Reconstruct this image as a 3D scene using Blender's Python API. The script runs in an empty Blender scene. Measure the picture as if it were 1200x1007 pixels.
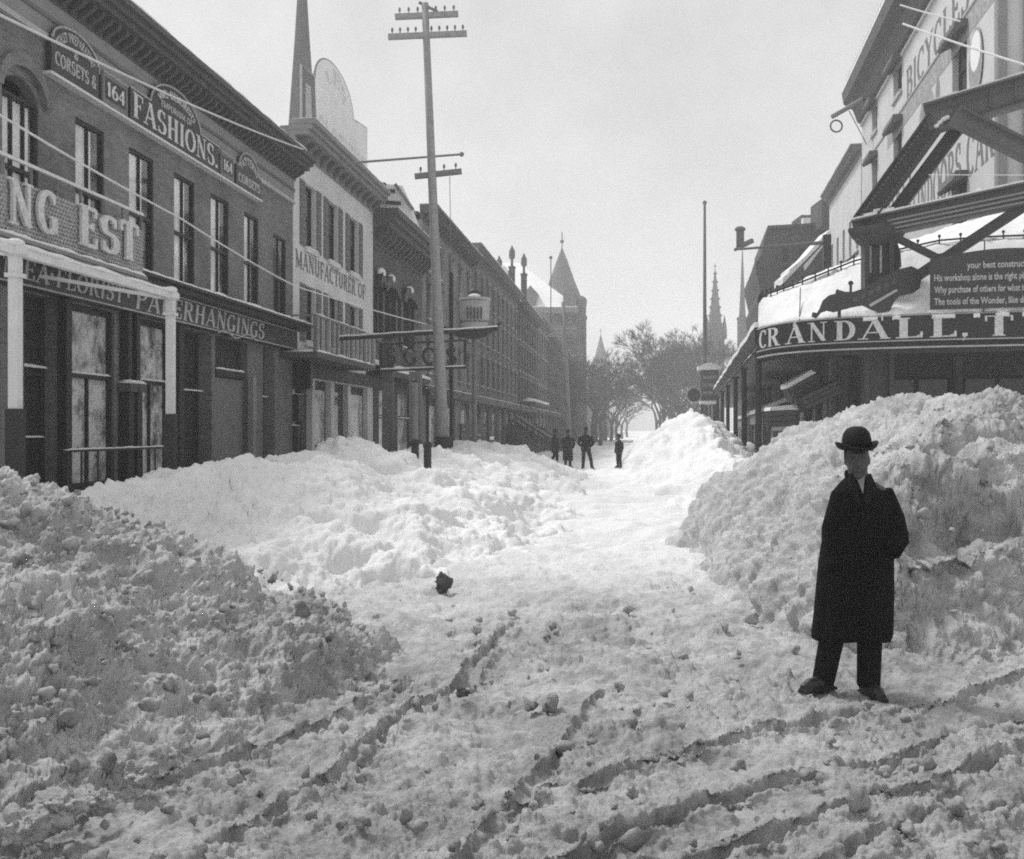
import bpy, bmesh, math, random
import numpy as np
from mathutils import Vector, Matrix

# ---------------------------------------------------------------- camera, sky, sun
SC = bpy.context.scene
COL = SC.collection
F, CX, CY, EYE = 1300.0, 600.0, 503.5, 1.7      # photograph is 1200 x 1007, level camera
YAW = math.atan(142.0 / F)                       # street vanishes at x = 742
cam_d = bpy.data.cameras.new('camera')
cam_d.sensor_width = 36.0
cam_d.lens = F / 1200.0 * 36.0
cam_d.clip_start, cam_d.clip_end = 0.05, 3000.0
cam = bpy.data.objects.new('camera', cam_d)
COL.objects.link(cam)
cam.location = (0, 0, EYE)
cam.rotation_euler = (math.radians(90), 0, YAW)
SC.camera = cam

SUN_EL, SUN_AZ = math.radians(55), math.radians(-58)     # azimuth from +Y (street), negative = left
w = bpy.data.worlds.new('World')
SC.world = w
w.use_nodes = True
nt = w.node_tree
nt.nodes.clear()
sky = nt.nodes.new('ShaderNodeTexSky')
sky.sky_type = 'NISHITA'
sky.sun_disc = False
sky.sun_elevation = SUN_EL
sky.sun_rotation = SUN_AZ
sky.dust_density = 4.0
bw = nt.nodes.new('ShaderNodeRGBToBW')
mix = nt.nodes.new('ShaderNodeMix')
mix.data_type = 'FLOAT'
mix.inputs[0].default_value = 0.80               # thin even cloud over the clear sky
mix.inputs[3].default_value = 5.5
bg = nt.nodes.new('ShaderNodeBackground')
bg.inputs[1].default_value = 0.1
out = nt.nodes.new('ShaderNodeOutputWorld')
nt.links.new(sky.outputs[0], bw.inputs[0])
nt.links.new(bw.outputs[0], mix.inputs[2])
tcw = nt.nodes.new('ShaderNodeTexCoord')          # thin broken cloud all over the sky
nzw = nt.nodes.new('ShaderNodeTexNoise'); nzw.inputs['Scale'].default_value = 7.0; nzw.inputs['Detail'].default_value = 9; nzw.inputs['Roughness'].default_value = .68
nt.links.new(tcw.outputs['Generated'], nzw.inputs['Vector'])
mrw = nt.nodes.new('ShaderNodeMapRange'); mrw.inputs[1].default_value, mrw.inputs[2].default_value, mrw.inputs[3].default_value, mrw.inputs[4].default_value = .32, .68, .90, 1.12
nt.links.new(nzw.outputs['Fac'], mrw.inputs[0])
muw = nt.nodes.new('ShaderNodeMath'); muw.operation = 'MULTIPLY'
nt.links.new(mix.outputs[0], muw.inputs[0]); nt.links.new(mrw.outputs[0], muw.inputs[1])
nt.links.new(muw.outputs[0], bg.inputs[0])
nt.links.new(bg.outputs[0], out.inputs[0])

sl = bpy.data.lights.new('sun', 'SUN')
sl.energy = 2.4
sl.angle = math.radians(10)
sun = bpy.data.objects.new('sun', sl)
COL.objects.link(sun)
sdir = Vector((math.sin(SUN_AZ) * math.cos(SUN_EL), math.cos(SUN_AZ) * math.cos(SUN_EL), math.sin(SUN_EL)))
sun.rotation_euler = (-sdir).to_track_quat('-Z', 'Y').to_euler()
sun.location = (0, 0, 60)

SC.view_settings.view_transform = 'Standard'
SC.view_settings.look = 'None'
SC.view_settings.gamma = 1.0
SC.view_settings.exposure = 0.34
SC.view_settings.use_curve_mapping = False
SC.render.engine = 'CYCLES'
SC.cycles.use_denoising = False     # the film's own grain stays
SC.cycles.max_bounces = 5
SC.cycles.diffuse_bounces = 3
SC.cycles.glossy_bounces = 2
SC.cycles.volume_bounces = 2
SC.cycles.caustics_reflective = False
SC.cycles.caustics_refractive = False
SC.cycles.filter_width = 1.9                     # a lens of the time is a little soft

rnd = random.Random(11)
R = math.radians

# ---------------------------------------------------------------- pixel -> place
FW = Vector((-math.sin(YAW), math.cos(YAW), 0))
RT = Vector((math.cos(YAW), math.sin(YAW), 0))
UP = Vector((0, 0, 1))
CAM = Vector((0, 0, EYE))
def ray(px, py): return FW * F + RT * (px - CX) + UP * (CY - py)
def on_plane(px, py, o, n):
    r = ray(px, py)
    return CAM + r * ((Vector(o) - CAM).dot(n) / r.dot(n))
def at_depth(px, py, d): return CAM + ray(px, py) * (d / F)
def at_y(px, py, Y): return on_plane(px, py, (0, Y, 0), Vector((0, 1, 0)))
def ground(px, py, z=0.0):
    r = ray(px, py)
    return CAM + r * ((z - EYE) / r.z)
def cw(r, d): return (RT.x * r + FW.x * d, RT.y * r + FW.y * d)      # camera-frame plan -> world plan

# ---------------------------------------------------------------- materials
def new_mat(name):
    m = bpy.data.materials.new(name)
    m.use_nodes = True
    t = m.node_tree
    b = t.nodes['Principled BSDF']
    return m, t, b
def gray(name, v, rough=0.8, var=0.25, scale=3.0, bump=0.0, bscale=40.0, spec=0.3, detail=6, var2=0.0):
    m, t, b = new_mat(name)
    b.inputs['Roughness'].default_value = rough
    b.inputs['Specular IOR Level'].default_value = spec
    tc = t.nodes.new('ShaderNodeTexCoord')
    n = t.nodes.new('ShaderNodeTexNoise')
    n.inputs['Scale'].default_value = scale
    n.inputs['Detail'].default_value = detail
    n.inputs['Roughness'].default_value = 0.65
    t.links.new(tc.outputs['Object'], n.inputs['Vector'])
    r = t.nodes.new('ShaderNodeMapRange')
    r.inputs[1].default_value, r.inputs[2].default_value = 0.3, 0.7
    r.inputs[3].default_value, r.inputs[4].default_value = v * (1 - var), v * (1 + var)
    t.links.new(n.outputs['Fac'], r.inputs[0])
    t.links.new(r.outputs[0], b.inputs['Base Color'])
    if bump:
        n2 = t.nodes.new('ShaderNodeTexNoise')
        n2.inputs['Scale'].default_value = bscale
        n2.inputs['Detail'].default_value = 5
        t.links.new(tc.outputs['Object'], n2.inputs['Vector'])
        bp = t.nodes.new('ShaderNodeBump')
        bp.inputs['Strength'].default_value = bump
        bp.inputs['Distance'].default_value = 0.02
        t.links.new(n2.outputs['Fac'], bp.inputs['Height'])
        t.links.new(bp.outputs[0], b.inputs['Normal'])
    return m
def brick(name, v, mortar, rot):
    # rot: 'x' wall facing +-X (brick plane YZ), 'y' wall facing +-Y
    m, t, b = new_mat(name)
    b.inputs['Roughness'].default_value = 0.9
    b.inputs['Specular IOR Level'].default_value = 0.2
    tc = t.nodes.new('ShaderNodeTexCoord')
    sx = t.nodes.new('ShaderNodeSeparateXYZ')
    cb = t.nodes.new('ShaderNodeCombineXYZ')
    t.links.new(tc.outputs['Object'], sx.inputs[0])
    ad = t.nodes.new('ShaderNodeMath'); ad.operation = 'ADD'
    t.links.new(sx.outputs[0], ad.inputs[0]); t.links.new(sx.outputs[1], ad.inputs[1])
    t.links.new(ad.outputs[0], cb.inputs[0]); t.links.new(sx.outputs[2], cb.inputs[1])
    bt = t.nodes.new('ShaderNodeTexBrick')
    bt.inputs['Scale'].default_value = 1.0
    bt.inputs['Brick Width'].default_value = 0.21
    bt.inputs['Row Height'].default_value = 0.07
    bt.inputs['Mortar Size'].default_value = 0.008
    bt.inputs['Color1'].default_value = (v * .8,) * 3 + (1,)
    bt.inputs['Color2'].default_value = (v * 1.2,) * 3 + (1,)
    bt.inputs['Mortar'].default_value = (mortar,) * 3 + (1,)
    t.links.new(cb.outputs[0], bt.inputs['Vector'])
    n = t.nodes.new('ShaderNodeTexNoise'); n.inputs['Scale'].default_value = 0.7; n.inputs['Detail'].default_value = 7
    t.links.new(tc.outputs['Object'], n.inputs['Vector'])
    r = t.nodes.new('ShaderNodeMapRange')
    r.inputs[1].default_value, r.inputs[2].default_value, r.inputs[3].default_value, r.inputs[4].default_value = .3, .7, .72, 1.25
    t.links.new(n.outputs['Fac'], r.inputs[0])
    mx = t.nodes.new('ShaderNodeVectorMath'); mx.operation = 'SCALE'
    t.links.new(bt.outputs['Color'], mx.inputs[0]); t.links.new(r.outputs[0], mx.inputs['Scale'])
    t.links.new(mx.outputs[0], b.inputs['Base Color'])
    bp = t.nodes.new('ShaderNodeBump'); bp.inputs['Strength'].default_value = 0.5; bp.inputs['Distance'].default_value = 0.01; bp.invert = True
    t.links.new(bt.outputs['Fac'], bp.inputs['Height']); t.links.new(bp.outputs[0], b.inputs['Normal'])
    return m
def snow_mat(name, lo, hi, sc1, sc2, bump=0.5, dirt=0.0, far=False):
    m, t, b = new_mat(name)
    b.inputs['Roughness'].default_value = 0.85
    b.inputs['Specular IOR Level'].default_value = 0.15
    tc = t.nodes.new('ShaderNodeTexCoord')
    def noise(s, d=8, ro=.6):
        n = t.nodes.new('ShaderNodeTexNoise'); n.inputs['Scale'].default_value = s
        n.inputs['Detail'].default_value = d; n.inputs['Roughness'].default_value = ro
        t.links.new(tc.outputs['Object'], n.inputs['Vector']); return n
    n1, n2 = noise(sc1), noise(sc2)
    ad = t.nodes.new('ShaderNodeMath'); ad.operation = 'ADD'
    t.links.new(n1.outputs['Fac'], ad.inputs[0]); t.links.new(n2.outputs['Fac'], ad.inputs[1])
    r = t.nodes.new('ShaderNodeMapRange')
    r.inputs[1].default_value, r.inputs[2].default_value, r.inputs[3].default_value, r.inputs[4].default_value = .75, 1.2, lo, hi
    t.links.new(ad.outputs[0], r.inputs[0])
    last = r.outputs[0]
    if dirt:
        n3 = noise(9.0, 9, .75)
        r3 = t.nodes.new('ShaderNodeMapRange')
        r3.inputs[1].default_value, r3.inputs[2].default_value, r3.inputs[3].default_value, r3.inputs[4].default_value = .56, .68, 1.0, 1 - dirt
        t.links.new(n3.outputs['Fac'], r3.inputs[0])
        mu = t.nodes.new('ShaderNodeMath'); mu.operation = 'MULTIPLY'
        t.links.new(last, mu.inputs[0]); t.links.new(r3.outputs[0], mu.inputs[1]); last = mu.outputs[0]
    if far:        # the crossing is trodden and dirty, the street beyond it lies clean
        sx = t.nodes.new('ShaderNodeSeparateXYZ'); t.links.new(tc.outputs['Object'], sx.inputs[0])
        nn = noise(.5, 4); ma = t.nodes.new('ShaderNodeMath'); ma.operation = 'MULTIPLY_ADD'; ma.inputs[1].default_value = 8.0
        t.links.new(nn.outputs['Fac'], ma.inputs[0]); t.links.new(sx.outputs[1], ma.inputs[2])
        rf = t.nodes.new('ShaderNodeMapRange'); rf.interpolation_type = 'SMOOTHSTEP'; rf.inputs[1].default_value, rf.inputs[2].default_value = 12.0, 21.0
        t.links.new(ma.outputs[0], rf.inputs[0]); mf = t.nodes.new('ShaderNodeMix'); mf.data_type = 'FLOAT'; mf.inputs[3].default_value = .86
        t.links.new(rf.outputs[0], mf.inputs[0]); t.links.new(last, mf.inputs[2]); last = mf.outputs[0]
    t.links.new(last, b.inputs['Base Color'])
    nb = noise(38.0, 12, .72)
    bp = t.nodes.new('ShaderNodeBump'); bp.inputs['Strength'].default_value = min(1.0, bump * 1.6); bp.inputs['Distance'].default_value = 0.035
    t.links.new(nb.outputs['Fac'], bp.inputs['Height']); t.links.new(bp.outputs[0], b.inputs['Normal'])
    return m
def glass(name, v, rough, spec=0.6, frost_sheen=0.0):
    m, t, b = new_mat(name)
    b.inputs['Base Color'].default_value = (v, v, v, 1)
    b.inputs['Roughness'].default_value = rough
    b.inputs['Specular IOR Level'].default_value = spec
    tc = t.nodes.new('ShaderNodeTexCoord')
    n = t.nodes.new('ShaderNodeTexNoise'); n.inputs['Scale'].default_value = 1.1; n.inputs['Detail'].default_value = 2
    t.links.new(tc.outputs['Object'], n.inputs['Vector'])
    if frost_sheen:      # pale blotches painted in for reflections, along with snow stuck to the pane
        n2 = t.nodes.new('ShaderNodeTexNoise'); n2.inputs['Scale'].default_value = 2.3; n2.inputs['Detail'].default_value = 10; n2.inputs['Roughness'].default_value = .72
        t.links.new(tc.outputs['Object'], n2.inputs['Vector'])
        r2 = t.nodes.new('ShaderNodeMapRange'); r2.inputs[1].default_value, r2.inputs[2].default_value, r2.inputs[3].default_value, r2.inputs[4].default_value = .38, .56, v, frost_sheen
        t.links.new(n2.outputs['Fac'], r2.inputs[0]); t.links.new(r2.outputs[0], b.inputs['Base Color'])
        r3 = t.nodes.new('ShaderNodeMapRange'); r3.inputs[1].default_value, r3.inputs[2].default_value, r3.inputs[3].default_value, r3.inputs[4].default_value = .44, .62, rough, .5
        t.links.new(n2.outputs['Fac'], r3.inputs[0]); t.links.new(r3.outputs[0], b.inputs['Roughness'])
    bp = t.nodes.new('ShaderNodeBump'); bp.inputs['Strength'].default_value = 0.12; bp.inputs['Distance'].default_value = 0.05
    t.links.new(n.outputs['Fac'], bp.inputs['Height']); t.links.new(bp.outputs[0], b.inputs['Normal'])
    return m
def clear_glass(name, refl):
    m, t, b = new_mat(name)
    t.nodes.remove(b)
    tr = t.nodes.new('ShaderNodeBsdfTransparent'); gl = t.nodes.new('ShaderNodeBsdfGlossy'); mx = t.nodes.new('ShaderNodeMixShader')
    gl.inputs['Roughness'].default_value = .05
    mx.inputs[0].default_value = refl
    t.links.new(tr.outputs[0], mx.inputs[1]); t.links.new(gl.outputs[0], mx.inputs[2])
    t.links.new(mx.outputs[0], t.nodes['Material Output'].inputs[0])
    return m
M = dict(
    brick=brick('brick_front', .155, .18, 'x'), brick_dark=brick('brick_dark', .085, .105, 'x'),
    brick_mid=brick('brick_mid', .125, .15, 'x'), brick_pale=brick('brick_pale', .20, .22, 'x'),
    paint=gray('white_painted_brick', .60, .85, .12, .8, .15, 30), paint2=gray('pale_painted_wall', .55, .85, .10, .6, .12, 25),
    stone=gray('brownstone', .13, .9, .2, 1.5, .2), cornice=gray('cornice_paint', .075, .7, .25, 2.0),
    frieze=gray('frieze_stone', .22, .8, .15, 1.2, .1), trim=gray('pale_trim', .38, .7, .15, 3.0),
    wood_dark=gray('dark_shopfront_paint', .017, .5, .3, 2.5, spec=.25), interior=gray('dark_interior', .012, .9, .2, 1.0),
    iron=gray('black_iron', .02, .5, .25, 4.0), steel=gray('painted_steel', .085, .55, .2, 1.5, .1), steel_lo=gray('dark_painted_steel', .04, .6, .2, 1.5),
    pole=gray('weathered_pole', .27, .85, .2, 6.0, .3, 20), pole_dark=gray('tarred_wood', .03, .7, .3, 6.0),
    white=gray('white_paint', .62, .6, .1, 4.0), letter=gray('sign_letter_paint', .56, .6, .28, 14.0), letter2=gray('faded_letter_paint', .40, .6, .38, 16.0),
    sign=gray('black_sign_paint', .018, .45, .3, 2.0), sign2=gray('dark_sign_paint', .035, .5, .3, 2.0),
    faint=gray('faint_sign_lettering', .60, .8, .1, 5.0), adv=gray('painted_wall_lettering', .16, .85, .4, 5.0), adv2=gray('painted_wall_panel', .30, .85, .25, 4.0),
    billboard=gray('billboard_white', .80, .8, .06, 1.0), curtain=gray('white_curtain', .86, .9, .15, 8.0),
    shutter=gray('shutter_paint', .16, .7, .2, 5.0), slate=gray('roof_slate', .09, .7, .25, 2.0, .3), far=gray('far_masonry', .10, .9, .2, .8),
    clear=clear_glass('clear_glass', .12), glass=glass('window_glass', .015, .06), shopglass=glass('shop_window_glass', .10, .08, .9, frost_sheen=.58),
    bark=gray('bark', .05, .9, .3, 6.0), coat=gray('black_wool', .006, .95, .3, 20.0, .4, 120, spec=.1), coat2=gray('dark_grey_cloth', .02, .95, .3, 20.0, spec=.1), trouser=gray('dark_trousers', .009, .95, .3, 20.0, .3, 90, spec=.1),
    felt=gray('black_felt', .007, .8, .2, 20.0, spec=.2), skin=gray('skin', .055, .6, .1, 20.0), linen=gray('white_linen', .22, .8, .1, 20.0),
    leather=gray('black_leather', .012, .4, .3, 10.0, spec=.5), hair=gray('dark_hair', .012, .8, .2, 30.0),
    snow=snow_mat('snow_clean', .80, .90, .8, 5.0, .45), snow_dirty=snow_mat('snow_trodden', .30, .62, .9, 7.0, .6, .35, far=True),
    snow_pile=snow_mat('snow_shovelled', .36, .70, .6, 5.0, .6, .42), snow_pile2=snow_mat('snow_shovelled_pale', .70, .88, .7, 5.0, .55, .16),
    snow_clod=gray('dirty_snow_crumb', .34, .9, .5, 3.0, .5, 60), lump=gray('frozen_dirt', .08, .9, .3, 9.0, .6, 40),
)

# ---------------------------------------------------------------- mesh helpers
class MB:
    def __init__(s): s.v, s.f = [], []
    def add(s, vs, fs):
        o = len(s.v); s.v += [Vector(p) for p in vs]; s.f += [tuple(i + o for i in f) for f in fs]; return s
    def hexa(s, p):      # 8 points: bottom 4 loop, top 4 loop
        return s.add(p, [(3, 2, 1, 0), (4, 5, 6, 7), (0, 1, 5, 4), (1, 2, 6, 5), (2, 3, 7, 6), (3, 0, 4, 7)])
    def box(s, x0, x1, y0, y1, z0, z1):
        return s.hexa([(x0, y0, z0), (x1, y0, z0), (x1, y1, z0), (x0, y1, z0), (x0, y0, z1), (x1, y0, z1), (x1, y1, z1), (x0, y1, z1)])
    def bar(s, a, b, wx, wz=None, side=None):      # rectangular bar from a to b
        a, b = Vector(a), Vector(b); wz = wz or wx
        d = (b - a).normalized()
        sd = Vector(side) if side is not None else (d.cross(UP) if abs(d.z) < .98 else Vector((1, 0, 0)))
        sd = (sd - d * sd.dot(d)).normalized(); up = sd.cross(d).normalized()
        q = [(-1, -1), (1, -1), (1, 1), (-1, 1)]
        return s.hexa([a + sd * (i * wx / 2) + up * (j * wz / 2) for i, j in q] + [b + sd * (i * wx / 2) + up * (j * wz / 2) for i, j in q])
    def tube(s, pts, rad, n=8, cap=True):
        pts = [Vector(p) for p in pts]
        if not hasattr(rad, '__len__'): rad = [rad] * len(pts)
        o = len(s.v); ref = None
        for i, p in enumerate(pts):
            d = (pts[min(i + 1, len(pts) - 1)] - pts[max(i - 1, 0)]).normalized()
            if ref is None: ref = d.orthogonal().normalized()
            ref = (ref - d * ref.dot(d))
            ref = ref.normalized() if ref.length > 1e-6 else d.orthogonal().normalized()
            bn = d.cross(ref)
            for k in range(n):
                a = 2 * math.pi * k / n
                s.v.append(p + (ref * math.cos(a) + bn * math.sin(a)) * rad[i])
        for i in range(len(pts) - 1):
            for k in range(n):
                s.f.append((o + i * n + k, o + i * n + (k + 1) % n, o + (i + 1) * n + (k + 1) % n, o + (i + 1) * n + k))
        if cap:
            s.f.append(tuple(o + k for k in reversed(range(n)))); e = o + (len(pts) - 1) * n
            s.f.append(tuple(e + k for k in range(n)))
        return s
    def lathe(s, c, prof, n=16, sx=1.0, sy=1.0):   # prof: (r, z)
        c = Vector(c); o = len(s.v)
        for r, z in prof:
            for k in range(n):
                a = 2 * math.pi * k / n
                s.v.append(c + Vector((max(r, 1e-4) * math.cos(a) * sx, max(r, 1e-4) * math.sin(a) * sy, z)))
        for i in range(len(prof) - 1):
            for k in range(n):
                s.f.append((o + i * n + k, o + i * n + (k + 1) % n, o + (i + 1) * n + (k + 1) % n, o + (i + 1) * n + k))
        s.f.append(tuple(o + k for k in reversed(range(n)))); e = o + (len(prof) - 1) * n
        s.f.append(tuple(e + k for k in range(n)))
        return s
    def prism(s, poly, vec):                        # closed polygon (3D) pushed along vec
        n = len(poly); vec = Vector(vec); o = len(s.v)
        s.v += [Vector(p) for p in poly] + [Vector(p) + vec for p in poly]
        s.f += [tuple(o + i for i in reversed(range(n))), tuple(o + n + i for i in range(n))]
        s.f += [(o + i, o + (i + 1) % n, o + n + (i + 1) % n, o + n + i) for i in range(n)]
        return s
    def ball(s, c, r, n=10, m=7, sq=(1, 1, 1)):
        return s.lathe(c, [(r * math.sin(math.pi * i / m), -r * sq[2] * math.cos(math.pi * i / m)) for i in range(m + 1)], n, sq[0], sq[1])
    def mesh(s, name, off=Vector((0, 0, 0)), fix=True):
        me = bpy.data.meshes.new(name)
        me.from_pydata([tuple(p - off) for p in s.v], [], s.f)
        if fix:
            bm = bmesh.new(); bm.from_mesh(me); bmesh.ops.recalc_face_normals(bm, faces=bm.faces); bm.to_mesh(me); bm.free()
        me.update(); return me

def root_of(o):
    while o.parent: o = o.parent
    return o
def tag(o, label, cat, group=None, kind=None):
    if label: o['label'] = label
    if cat: o['category'] = cat
    if group: o['group'] = group
    if kind: o['kind'] = kind
    return o
def thing(name, loc, label, cat, group=None):
    o = bpy.data.objects.new(name, None); COL.objects.link(o); o.location = loc
    o.empty_display_size = 0.3
    return tag(o, label, cat, group)
def part(name, mb, mat, parent=None, label=None, smooth=False, fix=True, kind=None):
    off = Vector(root_of(parent).location) if parent else Vector((0, 0, 0))
    me = mb.mesh(name, off, fix) if isinstance(mb, MB) else mb
    me.materials.append(M[mat] if isinstance(mat, str) else mat)
    if smooth: me.polygons.foreach_set('use_smooth', [True] * len(me.polygons))
    o = bpy.data.objects.new(name, me); COL.objects.link(o)
    if parent: o.parent = parent
    if label: o['label'] = label
    if kind: o['kind'] = kind
    return o
def solo(name, mb, mat, loc, label, cat, group=None, smooth=False):   # one-mesh thing, origin at loc
    me = mb.mesh(name, Vector(loc)); me.materials.append(M[mat])
    if smooth: me.polygons.foreach_set('use_smooth', [True] * len(me.polygons))
    o = bpy.data.objects.new(name, me); COL.objects.link(o); o.location = loc
    return tag(o, label, cat, group)

class Fac:        # a facade: u along the wall, v height, n out of the wall
    def __init__(s, o, u, n): s.o, s.u, s.n = Vector(o), Vector(u).normalized(), Vector(n).normalized()
    def P(s, u, v, n=0.0): return s.o + s.u * u + s.n * n + UP * v
    def px(s, x, y, n=0.0):
        p = on_plane(x, y, s.o + s.n * n, s.n); return (p - s.o).dot(s.u), p.z
    def U(s, x, n=0.0): return s.px(x, CY, n)[0]
    def box(s, mb, u0, u1, v0, v1, n0, n1):
        P = s.P
        return mb.hexa([P(u0, v0, n0), P(u1, v0, n0), P(u1, v0, n1), P(u0, v0, n1), P(u0, v1, n0), P(u1, v1, n0), P(u1, v1, n1), P(u0, v1, n1)])
    def sub(s, n): return Fac(s.o + s.n * n, s.u, s.n)

def snow_strip(f, u0, u1, v, n0, n1, th, step=.25, seed=1):
    """irregular bead of snow on a ledge of facade f"""
    r = random.Random(seed); mb = MB(); k = max(2, int((u1 - u0) / step)); prof = []
    for i in range(k + 1):
        u = u0 + (u1 - u0) * i / k
        h = th * (.55 + .8 * r.random()) * (0.35 if i in (0, k) else 1)
        o = .05 * (r.random() - .3)
        prof.append([f.P(u, v, n0), f.P(u, v, n1 + o), f.P(u, v + h * .7, n1 + o), f.P(u, v + h, (n0 + n1) / 2), f.P(u, v + h * .8, n0)])
    vs = [p for pr in prof for p in pr]; fs = []
    for i in range(k):
        for j in range(5):
            fs.append((i * 5 + j, i * 5 + (j + 1) % 5, (i + 1) * 5 + (j + 1) % 5, (i + 1) * 5 + j))
    fs += [tuple(range(5)), tuple(k * 5 + j for j in range(5))]
    return mb.add(vs, fs)

def wall_cells(f, mb, u0, u1, v0, v1, holes, th):
    us = sorted({u0, u1} | {x for h in holes for x in (h[0], h[1]) if u0 < x < u1})
    vs = sorted({v0, v1} | {x for h in holes for x in (h[2], h[3]) if v0 < x < v1})
    for j in range(len(vs) - 1):
        run = None
        for i in range(len(us) - 1):
            cu, cv = (us[i] + us[i + 1]) / 2, (vs[j] + vs[j + 1]) / 2
            solid = not any(h[0] < cu < h[1] and h[2] < cv < h[3] for h in holes)
            if solid and run is None: run = us[i]
            if run is not None and (not solid or i == len(us) - 2):
                e = us[i] if not solid else us[i + 1]
                f.box(mb, run, e, vs[j], vs[j + 1], -th, 0); run = None

def window(f, root, u0, u1, v0, v1, rec=.18, bars=1, mat='wood_dark', sill='stone', curtain=0, snow=.05, detail=True, arch=False, seed=0):
    """sash window set in an opening: frame and meeting rail, panes, sill, snow on the sill"""
    fr = MB(); t = .06 if detail else .09
    f.box(fr, u0, u0 + t, v0, v1, -rec - .06, -rec + .03); f.box(fr, u1 - t, u1, v0, v1, -rec - .06, -rec + .03)
    f.box(fr, u0 + t, u1 - t, v1 - t, v1, -rec - .06, -rec + .03); f.box(fr, u0 + t, u1 - t, v0, v0 + t, -rec - .06, -rec + .03)
    vm = (v0 + v1) / 2
    f.box(fr, u0 + t, u1 - t, vm - .035, vm + .035, -rec - .05, -rec + .025)
    for k in range(bars):
        um = u0 + (u1 - u0) * (k + 1) / (bars + 1)
        f.box(fr, um - .018, um + .018, v0 + t, vm - .035, -rec - .05, -rec + .015); f.box(fr, um - .018, um + .018, vm + .035, v1 - t, -rec - .05, -rec + .015)
    wn = part('window', fr, mat, root)
    for a, b, dn in ((v0 + t, vm - .035, -.03), (vm + .035, v1 - t, -.01)):
        g = MB(); f.box(g, u0 + t + .001, u1 - t - .001, a, b, -rec + dn - .012, -rec + dn - .004)
        part('pane', g, 'clear' if curtain else 'glass', wn)
    if curtain:
        c = MB(); n = 14; ua, ub = u0 + .07, u0 + .07 + (u1 - u0) * curtain
        cols = []
        for i in range(n + 1):
            u = ua + (ub - ua) * i / n; cols.append((u, -rec - .055 + .010 * math.sin(i * 1.9)))
        vs = [f.P(u, v0 + .08, nn) for u, nn in cols] + [f.P(u, v1 - .08, nn) for i, (u, nn) in enumerate(cols)]
        c.add(vs, [(i, i + 1, n + 2 + i, n + 1 + i) for i in range(n)])
        part('curtain', c, 'curtain', wn)
    if sill:
        s_ = MB(); f.box(s_, u0 - .08, u1 + .08, v0 - .14, v0 - .001, -rec, .10); sl_ = part('sill', s_, sill, wn)
    if snow:
        part('snow_cap', snow_strip(f, u0 - .06, u1 + .06, v0 + .001, -rec + .04, .09, snow, .12, seed + 7), 'snow', wn, smooth=True)
    return wn
def back_body(f, root, u0, u1, v0, v1, n0, n1, mat='interior', name='rear_wall'):
    b = MB(); f.box(b, u0 + .004, u1 - .004, v0, v1, n1, n0); return part(name, b, mat, root)

# ---------------------------------------------------------------- lettering
def arc(cx, cy, rx, ry, a0, a1, n=14):
    return [(cx + rx * math.cos(R(a0 + (a1 - a0) * i / n)), cy + ry * math.sin(R(a0 + (a1 - a0) * i / n))) for i in range(n + 1)]
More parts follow.
